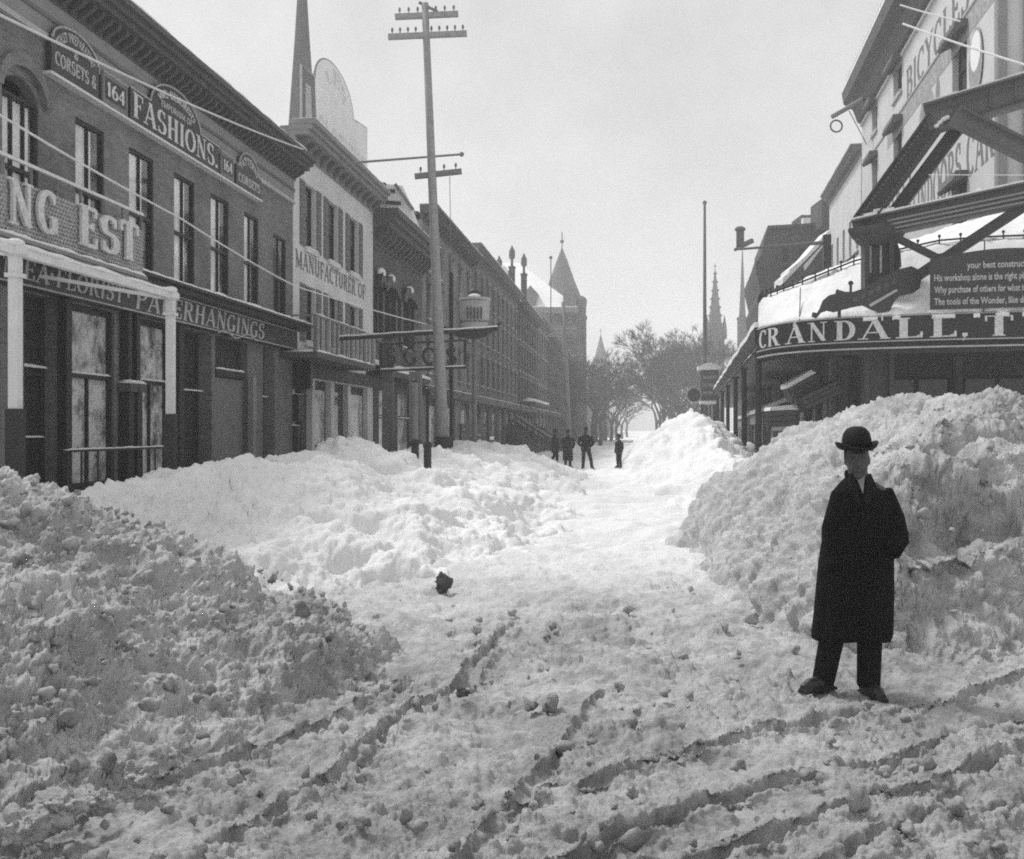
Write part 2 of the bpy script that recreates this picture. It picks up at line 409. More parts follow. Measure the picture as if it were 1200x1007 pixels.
# glyph: width, strokes [(points, weight)], serifs [(x, y)]; weight T thick, t thin, a by direction
GL = {
 'A': (.86, [([(.11, .03), (.43, .98)], 't'), ([(.43, .98), (.73, .03)], 'T'), ([(.22, .33), (.62, .33)], 't')], [(.11, 0), (.74, 0)]),
 'B': (.76, [([(.2, .02), (.2, .98)], 'T'), ([(.2, .96), (.36, .96)] + arc(.36, .74, .24, .22, 90, -90) + [(.2, .52)], 'a'), ([(.2, .52), (.38, .52)] + arc(.38, .28, .27, .24, 90, -90) + [(.2, .04)], 'a')], [(.16, 0), (.16, 1)]),
 'C': (.80, [(arc(.44, .5, .33, .46, 48, 312, 22), 'a'), ([(.66, .70), (.66, .96)], 't')], []),
 'D': (.82, [([(.2, .02), (.2, .98)], 'T'), ([(.2, .96), (.36, .96)] + arc(.36, .5, .32, .46, 90, -90, 18) + [(.2, .04)], 'a')], [(.16, 0), (.16, 1)]),
 'E': (.72, [([(.2, .02), (.2, .98)], 'T'), ([(.2, .96), (.62, .96)], 't'), ([(.2, .52), (.5, .52)], 't'), ([(.2, .04), (.64, .04)], 't'), ([(.62, .98), (.62, .76)], 't'), ([(.64, .02), (.64, .27)], 't'), ([(.5, .42), (.5, .62)], 't')], [(.16, 0), (.16, 1)]),
 'F': (.68, [([(.2, .02), (.2, .98)], 'T'), ([(.2, .96), (.62, .96)], 't'), ([(.2, .52), (.48, .52)], 't'), ([(.62, .98), (.62, .74)], 't'), ([(.48, .42), (.48, .62)], 't')], [(.2, 0), (.16, 1)]),
 'G': (.84, [(arc(.44, .5, .33, .46, 48, 330, 22), 'a'), ([(.66, .72), (.66, .96)], 't'), ([(.68, .06), (.68, .42)], 'T')], [(.66, .43)]),
 'H': (.88, [([(.2, .02), (.2, .98)], 'T'), ([(.68, .02), (.68, .98)], 'T'), ([(.2, .51), (.68, .51)], 't')], [(.2, 0), (.2, 1), (.68, 0), (.68, 1)]),
 'I': (.42, [([(.21, .02), (.21, .98)], 'T')], [(.21, 0), (.21, 1)]),
 'L': (.70, [([(.2, .02), (.2, .98)], 'T'), ([(.2, .04), (.63, .04)], 't'), ([(.63, .02), (.63, .30)], 't'), ([(.5, .05), (.63, .16)], 't')], [(.16, 0), (.2, 1)]),
 'M': (1.02, [([(.15, .02), (.15, .98)], 't'), ([(.15, .98), (.5, .1)], 'T'), ([(.5, .1), (.84, .98)], 't'), ([(.84, .98), (.84, .02)], 'T')], [(.15, 0), (.14, 1), (.84, 0), (.86, 1)]),
 'N': (.88, [([(.17, .02), (.17, .98)], 't'), ([(.17, .98), (.70, .04)], 'T'), ([(.70, .02), (.70, .98)], 't')], [(.17, 0), (.14, 1), (.70, 1)]),
 'O': (.86, [(arc(.43, .5, .33, .46, 0, 360, 28), 'a')], []),
 'P': (.74, [([(.2, .02), (.2, .98)], 'T'), ([(.2, .96), (.38, .96)] + arc(.38, .72, .25, .24, 90, -90) + [(.2, .48)], 'a')], [(.2, 0), (.16, 1)]),
 'R': (.84, [([(.2, .02), (.2, .98)], 'T'), ([(.2, .96), (.38, .96)] + arc(.38, .74, .24, .22, 90, -90) + [(.2, .52)], 'a'), ([(.42, .52), (.68, .03)], 'T')], [(.2, 0), (.16, 1), (.72, 0)]),
 'S': (.68, [(arc(.34, .74, .22, .23, 40, 250, 14) + arc(.34, .27, .24, .24, 70, -140, 16), 'a'), ([(.53, .72), (.53, .97)], 't'), ([(.12, .03), (.12, .28)], 't')], []),
 'T': (.78, [([(.39, .02), (.39, .98)], 'T'), ([(.08, .96), (.70, .96)], 't'), ([(.09, .98), (.09, .72)], 't'), ([(.69, .98), (.69, .72)], 't')], [(.39, 0)]),
 'U': (.86, [([(.2, .98), (.2, .35)] + arc(.44, .35, .24, .31, 180, 360, 14)[1:] + [(.68, .98)], 'a')], [(.2, 1), (.68, 1)]),
 'V': (.84, [([(.12, .97), (.43, .02)], 'T'), ([(.43, .02), (.73, .97)], 't')], [(.12, 1), (.73, 1)]),
 'W': (1.1, [([(.12, .97), (.36, .02)], 'T'), ([(.36, .02), (.56, .9)], 't'), ([(.56, .9), (.76, .02)], 'T'), ([(.76, .02), (.98, .97)], 't')], [(.12, 1), (.98, 1)]),
 'Y': (.82, [([(.12, .97), (.41, .5)], 'T'), ([(.41, .5), (.70, .97)], 't'), ([(.41, .5), (.41, .02)], 'T')], [(.41, 0), (.12, 1), (.70, 1)]),
 '1': (.45, [([(.22, .02), (.22, .98)], 'T'), ([(.05, .78), (.22, .97)], 't')], [(.22, 0)]),
 '6': (.66, [(arc(.32, .3, .23, .27, 0, 360, 20), 'a'), (arc(.5, .34, .41, .62, 100, 180, 10), 'a')], []),
 '4': (.70, [([(.46, .02), (.46, .98)], 'T'), ([(.46, .97), (.06, .3)], 't'), ([(.05, .28), (.64, .28)], 't')], [(.46, 0)]),
 '.': (.34, [([(.15, .01), (.15, .17)], 'T')], []),
 ',': (.40, [([(.18, .02), (.18, .18)], 'T'), ([(.22, .1), (.10, -.18)], 't')], []),
 '-': (.40, [([(.1, .42), (.3, .42)], 'T')], []),
 "'": (.25, [([(.12, .75), (.12, .98)], 'T')], []),
 '&': (.84, [(arc(.36, .76, .17, .2, -40, 220, 12) + [(.62, .06), (.72, .02)], 'a'), (arc(.33, .27, .24, .25, 110, 330, 12) + [(.66, .42)], 'a')], []),
 ' ': (.45, [], []),
}
def glyph_strokes(ch, thick, thin, serif):
    """list of (left edge points, right edge points) in glyph units"""
    wd, strokes, serifs = GL[ch]; outl = []
    for pts, wt in strokes:
        L, Rr = [], []
        for i, p in enumerate(pts):
            a, b = pts[max(i - 1, 0)], pts[min(i + 1, len(pts) - 1)]
            dx, dy = b[0] - a[0], b[1] - a[1]; l = math.hypot(dx, dy) or 1; dx, dy = dx / l, dy / l
            wv = thick if wt == 'T' else thin if wt == 't' else thin + (thick - thin) * abs(dy) ** 1.5
            if wt == 'T' and abs(dx) > .25: L.append((p[0] - wv / 2, p[1])); Rr.append((p[0] + wv / 2, p[1]))
            else: L.append((p[0] - dy * wv / 2, p[1] + dx * wv / 2)); Rr.append((p[0] + dy * wv / 2, p[1] - dx * wv / 2))
        outl.append((L, Rr))
    for x, y in serifs:
        y0 = 0 if y == 0 else y - .05
        outl.append(([(x - serif, y0 + .05), (x + serif, y0 + .05)], [(x - serif, y0), (x + serif, y0)]))
    return wd, outl
def text_len(s, sp=.04): return sum(GL[c][0] + sp for c in s) - sp
def lettering(s, mapper, thick=.2, thin=.06, serif=.17, depth=.012, sp=.04, each=False):
    """mapper(x, y, k): glyph units (x along the text, y height 0..1) and outward distance k -> world point"""
    x = 0; mb = MB(); outs = []
    for ch in s:
        wd, st = glyph_strokes(ch, thick, thin, serif)
        if each: mb = MB()
        for i, (L, Rr) in enumerate(st):
            k1 = depth + .0007 * i; n = len(L); o = len(mb.v)
            for arr, k in ((L, k1), (Rr, k1), (L, 0.0), (Rr, 0.0)):
                mb.v += [mapper(x + p[0], p[1], k) for p in arr]
            for j in range(n - 1):
                mb.f += [(o + j, o + j + 1, o + n + j + 1, o + n + j), (o + j, o + 2 * n + j, o + 2 * n + j + 1, o + j + 1), (o + n + j, o + n + j + 1, o + 3 * n + j + 1, o + 3 * n + j)]
            mb.f += [(o, o + n, o + 3 * n, o + 2 * n), (o + n - 1, o + 3 * n - 1, o + 4 * n - 1, o + 2 * n - 1)]
        x += wd + sp
        if each and st: outs.append(mb)
    return outs if each else mb
def letters(s, mapper, mat, parent, **kw):
    for mb in lettering(s, mapper, each=True, **kw): part('letter', mb, mat, parent, fix=False)
def flat_map(f, u0, u1, v0, v1, n, s, sp=.04, shear=0.0):
    tl = text_len(s, sp)
    return lambda x, y, k: f.P(u0 + (u1 - u0) * x / tl + shear * y, v0 + (v1 - v0) * y, n + k)
def arch_map(f, uc, vc, ru, rv, h, a0, a1, n, s, sp=.04):
    """letters along an elliptic arch from angle a0 (left) to a1 (right)"""
    tl = text_len(s, sp)
    def m(x, y, k):
        a = R(a0 + (a1 - a0) * x / tl); return f.P(uc + (ru + h * y) * math.cos(a), vc + (rv + h * y) * math.sin(a), n + k)
    return m
def plain_text(s, mapper, depth=.004):
    """small lower-case lettering: x, y in units of letter height"""
    cu = bpy.data.curves.new('txt', 'FONT'); cu.body = s; cu.size = 1.0; cu.resolution_u = 2; cu.offset = .022
    ob = bpy.data.objects.new('txt', cu); COL.objects.link(ob)
    dg = bpy.context.evaluated_depsgraph_get(); me = bpy.data.meshes.new_from_object(ob.evaluated_get(dg))
    xs = [v.co.x for v in me.vertices]; x0, x1 = min(xs), max(xs)
    mb = MB(); mb.add([mapper((v.co.x - x0) / (x1 - x0), v.co.y / .72, depth) for v in me.vertices], [tuple(p.vertices) for p in me.polygons])
    bpy.data.objects.remove(ob); bpy.data.curves.remove(cu); bpy.data.meshes.remove(me)
    return mb

# ---------------------------------------------------------------- snow: noise
f32 = np.float32
def _h(ix, iy, iz, s):
    n = (ix.astype(np.int64) * 374761393 + iy.astype(np.int64) * 668265263 + iz.astype(np.int64) * 2147483647 + s * 144665) & 0xFFFFFFFF
    n = ((n ^ (n >> 13)) * 1274126177) & 0xFFFFFFFF
    n = ((n ^ (n >> 16)) * 2246822519) & 0xFFFFFFFF
    return ((n ^ (n >> 15)) & 0xFFFFFF).astype(f32) / f32(0xFFFFFF)
def vnoise(x, y, z, s):
    ix, iy, iz = np.floor(x), np.floor(y), np.floor(z)
    fx, fy, fz = x - ix, y - iy, z - iz
    u, v, t = [q * q * q * (q * (q * 6 - 15) + 10) for q in (fx, fy, fz)]
    ix, iy, iz = ix.astype(np.int32), iy.astype(np.int32), iz.astype(np.int32)
    def c(a, b, d): return _h(ix + a, iy + b, iz + d, s)
    def l(a, b, k): return a + (b - a) * k
    return l(l(l(c(0, 0, 0), c(1, 0, 0), u), l(c(0, 1, 0), c(1, 1, 0), u), v), l(l(c(0, 0, 1), c(1, 0, 1), u), l(c(0, 1, 1), c(1, 1, 1), u), v), t) - f32(.5)
def fbm(P, sc, oc, s, gain=.5, ridge=False):
    o = np.zeros(P.shape[0], f32); a = 1.0; f = sc
    for k in range(oc):
        n = vnoise(P[:, 0] * f, P[:, 1] * f, P[:, 2] * f, s + k * 17)
        o += a * (n if not ridge else (0.25 - np.abs(n)) * 2); a *= gain; f *= 2.03
    return o
def lumps(P, cell, s, dens=.7, rmin=.25, rmax=.62):
    """hemispherical clods of radius rmin..rmax (in cells) round random points"""
    Q = P / f32(cell); B = np.floor(Q).astype(np.int32); best = np.zeros(P.shape[0], f32)
    for a in (-1, 0, 1):
        for b in (-1, 0, 1):
            for c in (-1, 0, 1):
                ix, iy, iz = B[:, 0] + a, B[:, 1] + b, B[:, 2] + c
                h = _h(ix, iy, iz, s)
                dx = ix + _h(ix, iy, iz, s + 1) - Q[:, 0]; dy = iy + _h(ix, iy, iz, s + 2) - Q[:, 1]; dz = iz + _h(ix, iy, iz, s + 3) - Q[:, 2]
                rr = (rmin + (rmax - rmin) * (h / dens) ** 2) ** 2
                v = np.where(h < dens, rr - (dx * dx + dy * dy + dz * dz), 0)
                best = np.maximum(best, v)
    return np.sqrt(np.maximum(best, 0)) * f32(cell)
def poly_sd(r, d, poly):
    """signed distance to a polygon, inside positive"""
    best = np.full(r.shape, 1e9, f32); ins = np.zeros(r.shape, bool); n = len(poly)
    for i in range(n):
        ax, ay = poly[i]; bx, by = poly[(i + 1) % n]
        ex, ey = bx - ax, by - ay
        t = np.clip(((r - ax) * ex + (d - ay) * ey) / (ex * ex + ey * ey), 0, 1)
        best = np.minimum(best, np.hypot(r - ax - t * ex, d - ay - t * ey))
        cr = ((ay > d) != (by > d)) & (r < (bx - ax) * (d - ay) / ((by - ay) if by != ay else 1e-9) + ax)
        ins ^= cr
    return np.where(ins, best, -best)
def line_d(r, d, pts):
    best = np.full(r.shape, 1e9, f32)
    for (ax, ay), (bx, by) in zip(pts[:-1], pts[1:]):
        ex, ey = bx - ax, by - ay
        t = np.clip(((r - ax) * ex + (d - ay) * ey) / (ex * ex + ey * ey), 0, 1)
        best = np.minimum(best, np.hypot(r - ax - t * ex, d - ay - t * ey))
    return best
def sstep(a, b, x):
    t = np.clip((x - a) / (b - a), 0, 1); return t * t * (3 - 2 * t)
def cpx(px, py): 
    dd = EYE * F / (py - CY); return ((px - CX) / F * dd, dd)       # pixel on the packed snow -> camera-frame plan

RUTS = [(.055, .075, [(470, 785), (400, 830), (290, 868), (180, 900), (72, 940), (-60, 1000)]),
        (.065, .07, [(604, 728), (570, 762), (532, 797), (457, 838), (400, 886), (320, 940), (225, 1007), (150, 1060)]),
        (.04, .06, [(705, 810), (690, 830), (660, 870), (622, 917), (575, 960), (525, 1004), (470, 1060)]),
        (.055, .06, [(1290, 775), (1200, 792), (1110, 818), (1020, 836), (900, 852), (800, 880), (727, 902), (600, 925)]),
        (.05, .06, [(1290, 815), (1200, 842), (1130, 862), (1057, 884), (990, 896)]),
        (.07, .07, [(1300, 850), (1200, 880), (1130, 905), (1057, 927), (952, 962), (825, 994), (740, 1030)]),
        (.055, .06, [(945, 908), (860, 932), (765, 960), (690, 978), (615, 998), (540, 1030)]),
        (.04, .06, [(1300, 905), (1150, 948), (1030, 985), (950, 1020)])]
RUTS = [(dp, wd, [cpx(*p) for p in pts]) for dp, wd, pts in RUTS]

POLY_A = [(-2.45, 4.65), (-2.05, 5.05), (-1.72, 5.75), (-1.42, 6.6), (-.95, 8.1), (-.85, 8.6), (-1.5, 9.8), (-2.5, 11.4), (-4, 12.8), (-9, 13), (-9, 4.4), (-5, 3.7), (-3.4, 3.9)]
POLY_B = [(2.35, 14.6), (2.25, 12.8), (2.2, 11.2), (2.1, 9.6), (2.3, 8.7), (2.9, 8.2), (3.5, 8.35), (4.6, 8.7), (9, 8.8), (9.5, 22), (5, 24), (3.2, 20), (2.5, 17)]
POLY_C = [(-8.6, 12.4), (-5, 11.6), (-2.7, 11.5), (-1.5, 12.2), (-.8, 13.2), (.1, 14.8), (.7, 17), (1.1, 20), (1.4, 24), (1.8, 30), (2.3, 37), (2.9, 43), (2.6, 48), (0, 52), (-4.4, 52), (-6.6, 30)]
POLY_D = [(3.5, 20), (3.75, 26), (4.1, 34), (4.6, 42), (5.0, 50), (6.4, 58), (11.5, 59), (10.4, 48), (9.0, 38), (8.0, 30), (7.0, 20)]

def h_street(r, d):
    x, y = cw(r, d)
    Pp = np.stack([x, y, np.zeros_like(x)], 1).astype(f32)
    near = 1 - sstep(9, 20, d)
    h = .10 * fbm(Pp, .35, 3, 5) + (.07 + .02 * near) * fbm(Pp, 1.6, 3, 9) + .22 * sstep(12, 20, d) * fbm(Pp, .8, 3, 13)
    jit = .07 * fbm(Pp, 2.2, 4, 21, .6)
    wob = .85 + .35 * np.clip(fbm(Pp, 1.1, 2, 33) + .5, 0, 1)
    for dp, wd, pts in RUTS:
        q = line_d(r + jit, d + jit, pts)
        h -= dp * 1.35 * wob * np.exp(-(q / (wd * .56)) ** 4) 
        h += dp * .35 * wob * np.exp(-((q - wd * 1.3) / (wd * .7)) ** 2)
    # low mass of slush between the two left tracks, raised edge on the right of the cutting
    return h - .02
def h_a(r, d):
    s = poly_sd(r, d, POLY_A)
    x, y = cw(r, d); Pp = np.stack([x, y, np.zeros_like(x)], 1).astype(f32)
    s = s + .22 * fbm(Pp, 1.3, 3, 41)
    e = np.maximum(s, 0)
    h = .30 * (1 - np.exp(-e / .16)) + .60 * e
    cap = 1.56 - .02 * np.maximum(d - 8, 0)
    h = cap * (1 - np.exp(-(h / cap) ** 1.6)) * (1.12)
    return np.where(s > 0, h, s * 1.2) - .03 + .10 * fbm(Pp, .9, 2, 44) * np.clip(s, 0, 1)
def h_b(r, d):
    s = poly_sd(r, d, POLY_B)
    x, y = cw(r, d); Pp = np.stack([x, y, np.zeros_like(x)], 1).astype(f32)
    s = s + .22 * fbm(Pp, 1.0, 3, 51)
    e = np.maximum(s, 0)
    h = .98 * (1 - np.exp(-e / .22)) + .78 * e
    cap = 2.38 - .95 * sstep(4.8, 6.6, r) 
    h = cap * (1 - np.exp(-(h / cap) ** 1.7)) * 1.08
    # cut faces and ledges in the near right flank, left by the shovels
    k = sstep(3.0, 3.35, r + .25 * fbm(Pp, .9, 2, 57)) * (1 - sstep(10.4, 11.2, d))
    t = .78 * sstep(0, .16, e) + .06 * e + .62 * sstep(.85, 1.05, e + .25 * fbm(Pp, 1.4, 2, 58)) + .45 * sstep(1.7, 2.0, e + .3 * fbm(Pp, 1.2, 2, 59)) + .16 * np.maximum(e - 2.0, 0)
    h = h * (1 - k) + np.minimum(t, h * 1.15) * k
    return np.where(s > 0, h, s * 1.2) - .03 + .16 * fbm(Pp, .8, 2, 54) * np.clip(s, 0, 1)
def h_c(r, d):
    s = poly_sd(r, d, POLY_C)
    x, y = cw(r, d); Pp = np.stack([x, y, np.zeros_like(x)], 1).astype(f32)
    s = s + .7 * fbm(Pp, .5, 3, 61)
    e = np.maximum(s, 0)
    h = .10 * (1 - np.exp(-e / .5)) + .40 * e
    cap = 1.80
    h = cap * (1 - np.exp(-(h / cap) ** 1.5)) * 1.06
    h = h + .42 * np.exp(-((r - .2 - .02 * (d - 34)) / 1.5) ** 2 - ((d - 35) / 6.5) ** 2)      # heap before the far group
    return np.where(s > 0, h, s * .6) - .03 + .35 * fbm(Pp, .42, 3, 64) * np.clip(s * .6, 0, 1)
def h_d(r, d):
    s = poly_sd(r, d, POLY_D)
    x, y = cw(r, d); Pp = np.stack([x, y, np.zeros_like(x)], 1).astype(f32)
    s = s + .5 * fbm(Pp, .6, 3, 71)
    e = np.maximum(s, 0)
    h = (.75 * (1 - np.exp(-e / .3)) + 1.05 * e) * (.36 + .64 * sstep(24, 42, d))
    cap = 3.15
    h = cap * (1 - np.exp(-(h / cap) ** 1.4)) * 1.06
    return np.where(s > 0, h, s * .8) - .03 + .3 * fbm(Pp, .5, 3, 74) * np.clip(s, 0, 1)

def warp(P, amp, sc, s):
    return P + np.stack([fbm(P, sc, 2, s + i * 31) for i in range(3)], 1) * f32(amp)
def rut_mask(P, d):
    # how deep inside a wheel track (0..1): the floor of a track is pressed smooth
    r = P[:, 0] * RT.x + P[:, 1] * RT.y; dd = P[:, 0] * FW.x + P[:, 1] * FW.y
    m = np.zeros(len(P), f32)
    for dp, wd, pts in RUTS: m = np.maximum(m, np.exp(-(line_d(r, dd, pts) / (wd * .7)) ** 4))
    return m
def disp_near(P, d, near):
    k = near; W = warp(P, .09, 7.0, 401); W2 = warp(P, .035, 20.0, 431)
    cl = sstep(-.34, .12, fbm(P, 1.3, 3, 451)) * (1 - .30 * rut_mask(P, d))
    o = k * cl * (.55 * lumps(W, .17, 101, .16) + .75 * lumps(W, .075, 111, .45)) + (.35 + .65 * k) * (.9 * (.3 + .7 * cl) * lumps(W2, .042, 121, .55) + .055 * fbm(P, 7.0, 5, 131, .62) + .05 * fbm(P, 2.2, 3, 133))
    o += (1 - k) * .12 * fbm(P, 1.1, 4, 137)
    fine = d < 10.0
    if fine.any(): o[fine] += (.35 + .65 * cl[fine]) * .95 * lumps(W2[fine], .021, 141, .65) + .014 * fbm(P[fine], 40.0, 2, 151) + .03 * rut_mask(P[fine], d[fine]) * fbm(P[fine], 14.0, 3, 157)
    return o - .03
def disp_pile(amp, big, cut=None):
    def fn(P, d, near):
        W = warp(P, .16, 3.5, 501); W2 = warp(P, .05, 14.0, 531)
        cl = sstep(-.08, .30, fbm(P, .9, 4, 551))
        if cut is not None:
            r = P[:, 0] * RT.x + P[:, 1] * RT.y
            cl = cl * sstep(cut[0], cut[1], r + .5 * fbm(P, .8, 2, 561) - .35 * (P[:, 2] - 1.0))
        o = big * (.2 + .8 * cl) * lumps(W, .46, 201, .22) + amp * (.08 + .92 * cl) * (.7 * lumps(W, .19, 211, .22) + .8 * lumps(W2, .085, 221, .42)) + amp * ((.10 + .90 * cl) if cut is not None else (.35 + .65 * cl)) * (.95 * lumps(W2, .042, 231, .55) + .9 * lumps(W2, .024, 233, .6)) + amp * (.34 * fbm(P, 1.5, 3, 241) + .13 * fbm(P, 6.0, 6, 243, .64))
        if cut is not None: o += (1 - cl) * .05 * fbm(P * np.array([1, 1, .3], f32), 9.0, 3, 261)
        return o - .05
    return fn
def disp_soft(amp):
    def fn(P, d, near):
        W = warp(P, .25, 2.0, 601); W2 = warp(P, .08, 9.0, 631); cl = sstep(-.1, .35, fbm(P, .6, 3, 651))
        o = amp * cl * (.35 * lumps(W, .36, 301, .22) + .6 * lumps(W, .15, 311, .3)) + amp * (.36 * fbm(P, 1.1, 7, 341, .6)) + (1 - sstep(20, 34, d)) * (.25 + .75 * cl) * .85 * lumps(W2, .065, 321, .5)
        return o - .03
    return fn
def snow_mesh(name, aa, dd, hf, df, mat, drop, near=(9, 19)):
    A, D = np.meshgrid(np.asarray(aa, f32), np.asarray(dd, f32))
    r, d = (A * D).ravel(), D.ravel()
    h = hf(r, d).astype(f32)
    x, y = cw(r, d)
    P = np.stack([x, y, h], 1).astype(f32)
    m, n = A.shape
    G = P.reshape(m, n, 3)
    N = np.cross(np.gradient(G, axis=1), np.gradient(G, axis=0)).reshape(-1, 3)
    N /= np.maximum(np.linalg.norm(N, axis=1, keepdims=True), 1e-9)
    N[N[:, 2] < 0] *= -1
    nearf = (1 - sstep(near[0], near[1], d)).astype(f32)
    P = P + N * df(P, d, nearf)[:, None]
    idx = np.arange(m * n).reshape(m, n)
    q = np.stack([idx[:-1, :-1], idx[:-1, 1:], idx[1:, 1:], idx[1:, :-1]], -1).reshape(-1, 4)
    if drop is not None:
        keep = (h[q] > drop).any(1); q = q[keep]
        used = np.zeros(m * n, bool); used[q.ravel()] = True
        re = np.cumsum(used) - 1; P = P[used]; q = re[q]
    me = bpy.data.meshes.new(name)
    me.vertices.add(len(P)); me.vertices.foreach_set('co', P.ravel())
    me.loops.add(q.size); me.loops.foreach_set('vertex_index', q.ravel().astype(np.int32))
    me.polygons.add(len(q)); me.polygons.foreach_set('loop_start', (np.arange(len(q)) * 4).astype(np.int32)); me.polygons.foreach_set('loop_total', np.full(len(q), 4, np.int32))
    me.update(); me.validate()
    me.polygons.foreach_set('use_smooth', [True] * len(me.polygons))
    me.materials.append(M[mat])
    o = bpy.data.objects.new(name, me); COL.objects.link(o)
    return o
def steps(a, b, fn):
    o = [a]
    while o[-1] < b: o.append(o[-1] + fn(o[-1]))
    return o
lin = np.linspace
# wide ground far under everything, to the horizon
g = MB(); g.add([(-900, -300, -.25), (900, -300, -.25), (900, 1500, -.25), (-900, 1500, -.25)], [(0, 1, 2, 3)])
o = part('ground', g, 'snow'); tag(o, 'wide snow-covered ground of the town', None, kind='structure')
o = snow_mesh('street', np.concatenate([lin(-1.1, -.52, 40), lin(-.5, .5, 620), lin(.52, 1.1, 40)]), steps(2.6, 95, lambda d: min(max(.95 * d * d / 2210, .0105), .05) if d < 22 else (.12 if d < 40 else 1.0)), h_street, disp_near, 'snow_dirty', None)
tag(o, 'trodden rutted snow filling the street, criss-crossed by wheel tracks', None, kind='structure')
near_ = lambda d: .018 if d < 13 else .04
o = snow_mesh('snow_bank', np.concatenate([lin(-1.7, -.52, 60), lin(-.5, -.07, 400)]), steps(3.3, 13.4, lambda d: .015 if d < 9.5 else .026), h_a, disp_pile(.92, .55), 'snow_pile', -.25)
tag(o, 'rough dirty shovelled snow bank filling the lower left corner', 'snow bank', 'snow banks along the street')
o = snow_mesh('snow_bank', np.concatenate([lin(.1, .49, 380), lin(.5, 1.15, 50)]), steps(7.2, 24.5, lambda d: .017 if d < 11.5 else (.024 if d < 14.5 else .05)), h_b, disp_pile(.85, .42, (3.0, 4.2)), 'snow_pile', -.25)
tag(o, 'tall shovelled snow heap right behind the man in the bowler hat', 'snow bank', 'snow banks along the street')
o = snow_mesh('snow_bank', np.concatenate([lin(-.72, -.5, 20), lin(-.49, .13, 380)]), steps(10.6, 53, lambda d: .042 if d < 18 else (.07 if d < 28 else .14)), h_c, disp_soft(1.0), 'snow', -.25)
tag(o, 'broad white snow bank along the left kerb before the shops', 'snow bank', 'snow banks along the street')
o = snow_mesh('snow_bank', lin(.05, .40, 240), steps(18, 60, lambda d: .09 if d < 30 else .16), h_d, disp_soft(1.1), 'snow', -.25)
tag(o, 'smooth white snow bank under the posts of the corner canopy', 'snow bank', 'snow banks along the street')

# loose clods kicked up over the tracks: too many to count
def clods(seed, n, dirty):
    rg = np.random.default_rng(seed)
    bm = bmesh.new(); bmesh.ops.create_icosphere(bm, subdivisions=2, radius=1.0)
    bv = np.array([v.co[:] for v in bm.verts], f32); bf = np.array([[v.index for v in f.verts] for f in bm.faces]); bm.free()
    d = 1 / rg.uniform(1 / 12.0, 1 / 3.6, n); a = rg.uniform(-.52, .55, n); r = a * d
    sz = np.clip(rg.lognormal(-4.05, .5, n), .008, .05)
    base = np.maximum(np.maximum(h_street(r, d), h_a(r, d)), h_b(r, d))
    if dirty:
        on = (h_a(r, d) > .12) | ((h_b(r, d) > .12) & (r > 3.3)); base = base + .05; r, d, sz, base = r[on], d[on], sz[on], base[on]; n = len(r)
    keep = rg.random(n) < (np.where(base > .7, .25, 1) if not dirty else np.ones(n)); r, d, sz, base = r[keep], d[keep], sz[keep], base[keep]; n = len(r)
    far_ = np.hypot(r - 2.25, d - 7.3) > .55; r, d, sz, base = r[far_], d[far_], sz[far_], base[far_]; n = len(r)      # none under the man's boots
    x, y = cw(r, d)
    V = np.repeat(bv[None], n, 0)
    nz = vnoise(*(V.reshape(-1, 3) * 2.1 + np.repeat(rg.uniform(0, 90, (n, 3)), len(bv), 0)).T.astype(f32), 3).reshape(n, -1)
    V = V * (1 + 1.5 * nz)[..., None] * rg.uniform(.7, 1.25, (n, 1, 3)) * sz[:, None, None]
    V += np.stack([x, y, base + .025 + sz * .3], 1)[:, None, :]
    me = bpy.data.meshes.new('snow_clods')
    me.from_pydata(V.reshape(-1, 3).tolist(), [], (bf[None] + (np.arange(n) * len(bv))[:, None, None]).reshape(-1, 3).tolist())
    me.polygons.foreach_set('use_smooth', [True] * len(me.polygons)); me.materials.append(M['snow_clod' if dirty else 'snow_dirty'])
    o = bpy.data.objects.new('snow_clods', me); COL.objects.link(o)
    tag(o, 'dirty frozen crumbs sprinkled over the shovelled banks' if dirty else 'loose crumbled snow clods scattered over the tracks', 'snow', kind='stuff')
clods(4, 420, False)
clods(9, 2600, True)
def chunk(name, px, py, z, rad, mat, label, seed, depth=None, sq=(1.1, .9, .8)):
    p = ground(px, py, z) if depth is None else at_depth(px, py, depth)
    bm = bmesh.new(); bmesh.ops.create_icosphere(bm, subdivisions=5, radius=1.0)
    V = np.array([v.co[:] for v in bm.verts], f32)
    k = 1 + .75 * fbm(V + seed * 7.3, 1.5, 6, seed, .6) + .5 * lumps(V * 1.0 + seed, .35, seed, .6)
    for v, q in zip(bm.verts, k): v.co = Vector((v.co.x * sq[0], v.co.y * sq[1], v.co.z * sq[2])) * float(q) * rad
    me = bpy.data.meshes.new(name); bm.to_mesh(me); bm.free()
    me.polygons.foreach_set('use_smooth', [True] * len(me.polygons)); me.materials.append(M[mat])
    o = bpy.data.objects.new(name, me); COL.objects.link(o); o.location = p
    return tag(o, label, 'snow lump' if name != 'frozen_clod' else 'clod', 'big lumps broken off the snow banks')
chunk('frozen_clod', 519, 683, .05, .095, 'lump', 'dark round frozen clod lying alone on the white snow slope', 3, sq=(.9, .9, 1.0))
chunk('snow_lump', 66, 948, .05, .10, 'snow_pile', 'largest pale snow lump at the foot of the lower left bank', 5)
chunk('snow_lump', 24, 968, .05, .085, 'snow_pile', 'rounded snow lump at the very left edge of the photograph', 6)
chunk('snow_lump', 118, 938, .04, .065, 'snow_pile', 'smaller dirty lump just right of the largest snow lump', 8)
chunk('snow_lump', 165, 905, .05, .075, 'snow_pile', 'snow lump lying against the undercut foot of the left bank', 9)
chunk('snow_lump', 541, 812, .02, .035, 'lump', 'small dark clod beside the middle wheel rut', 12)

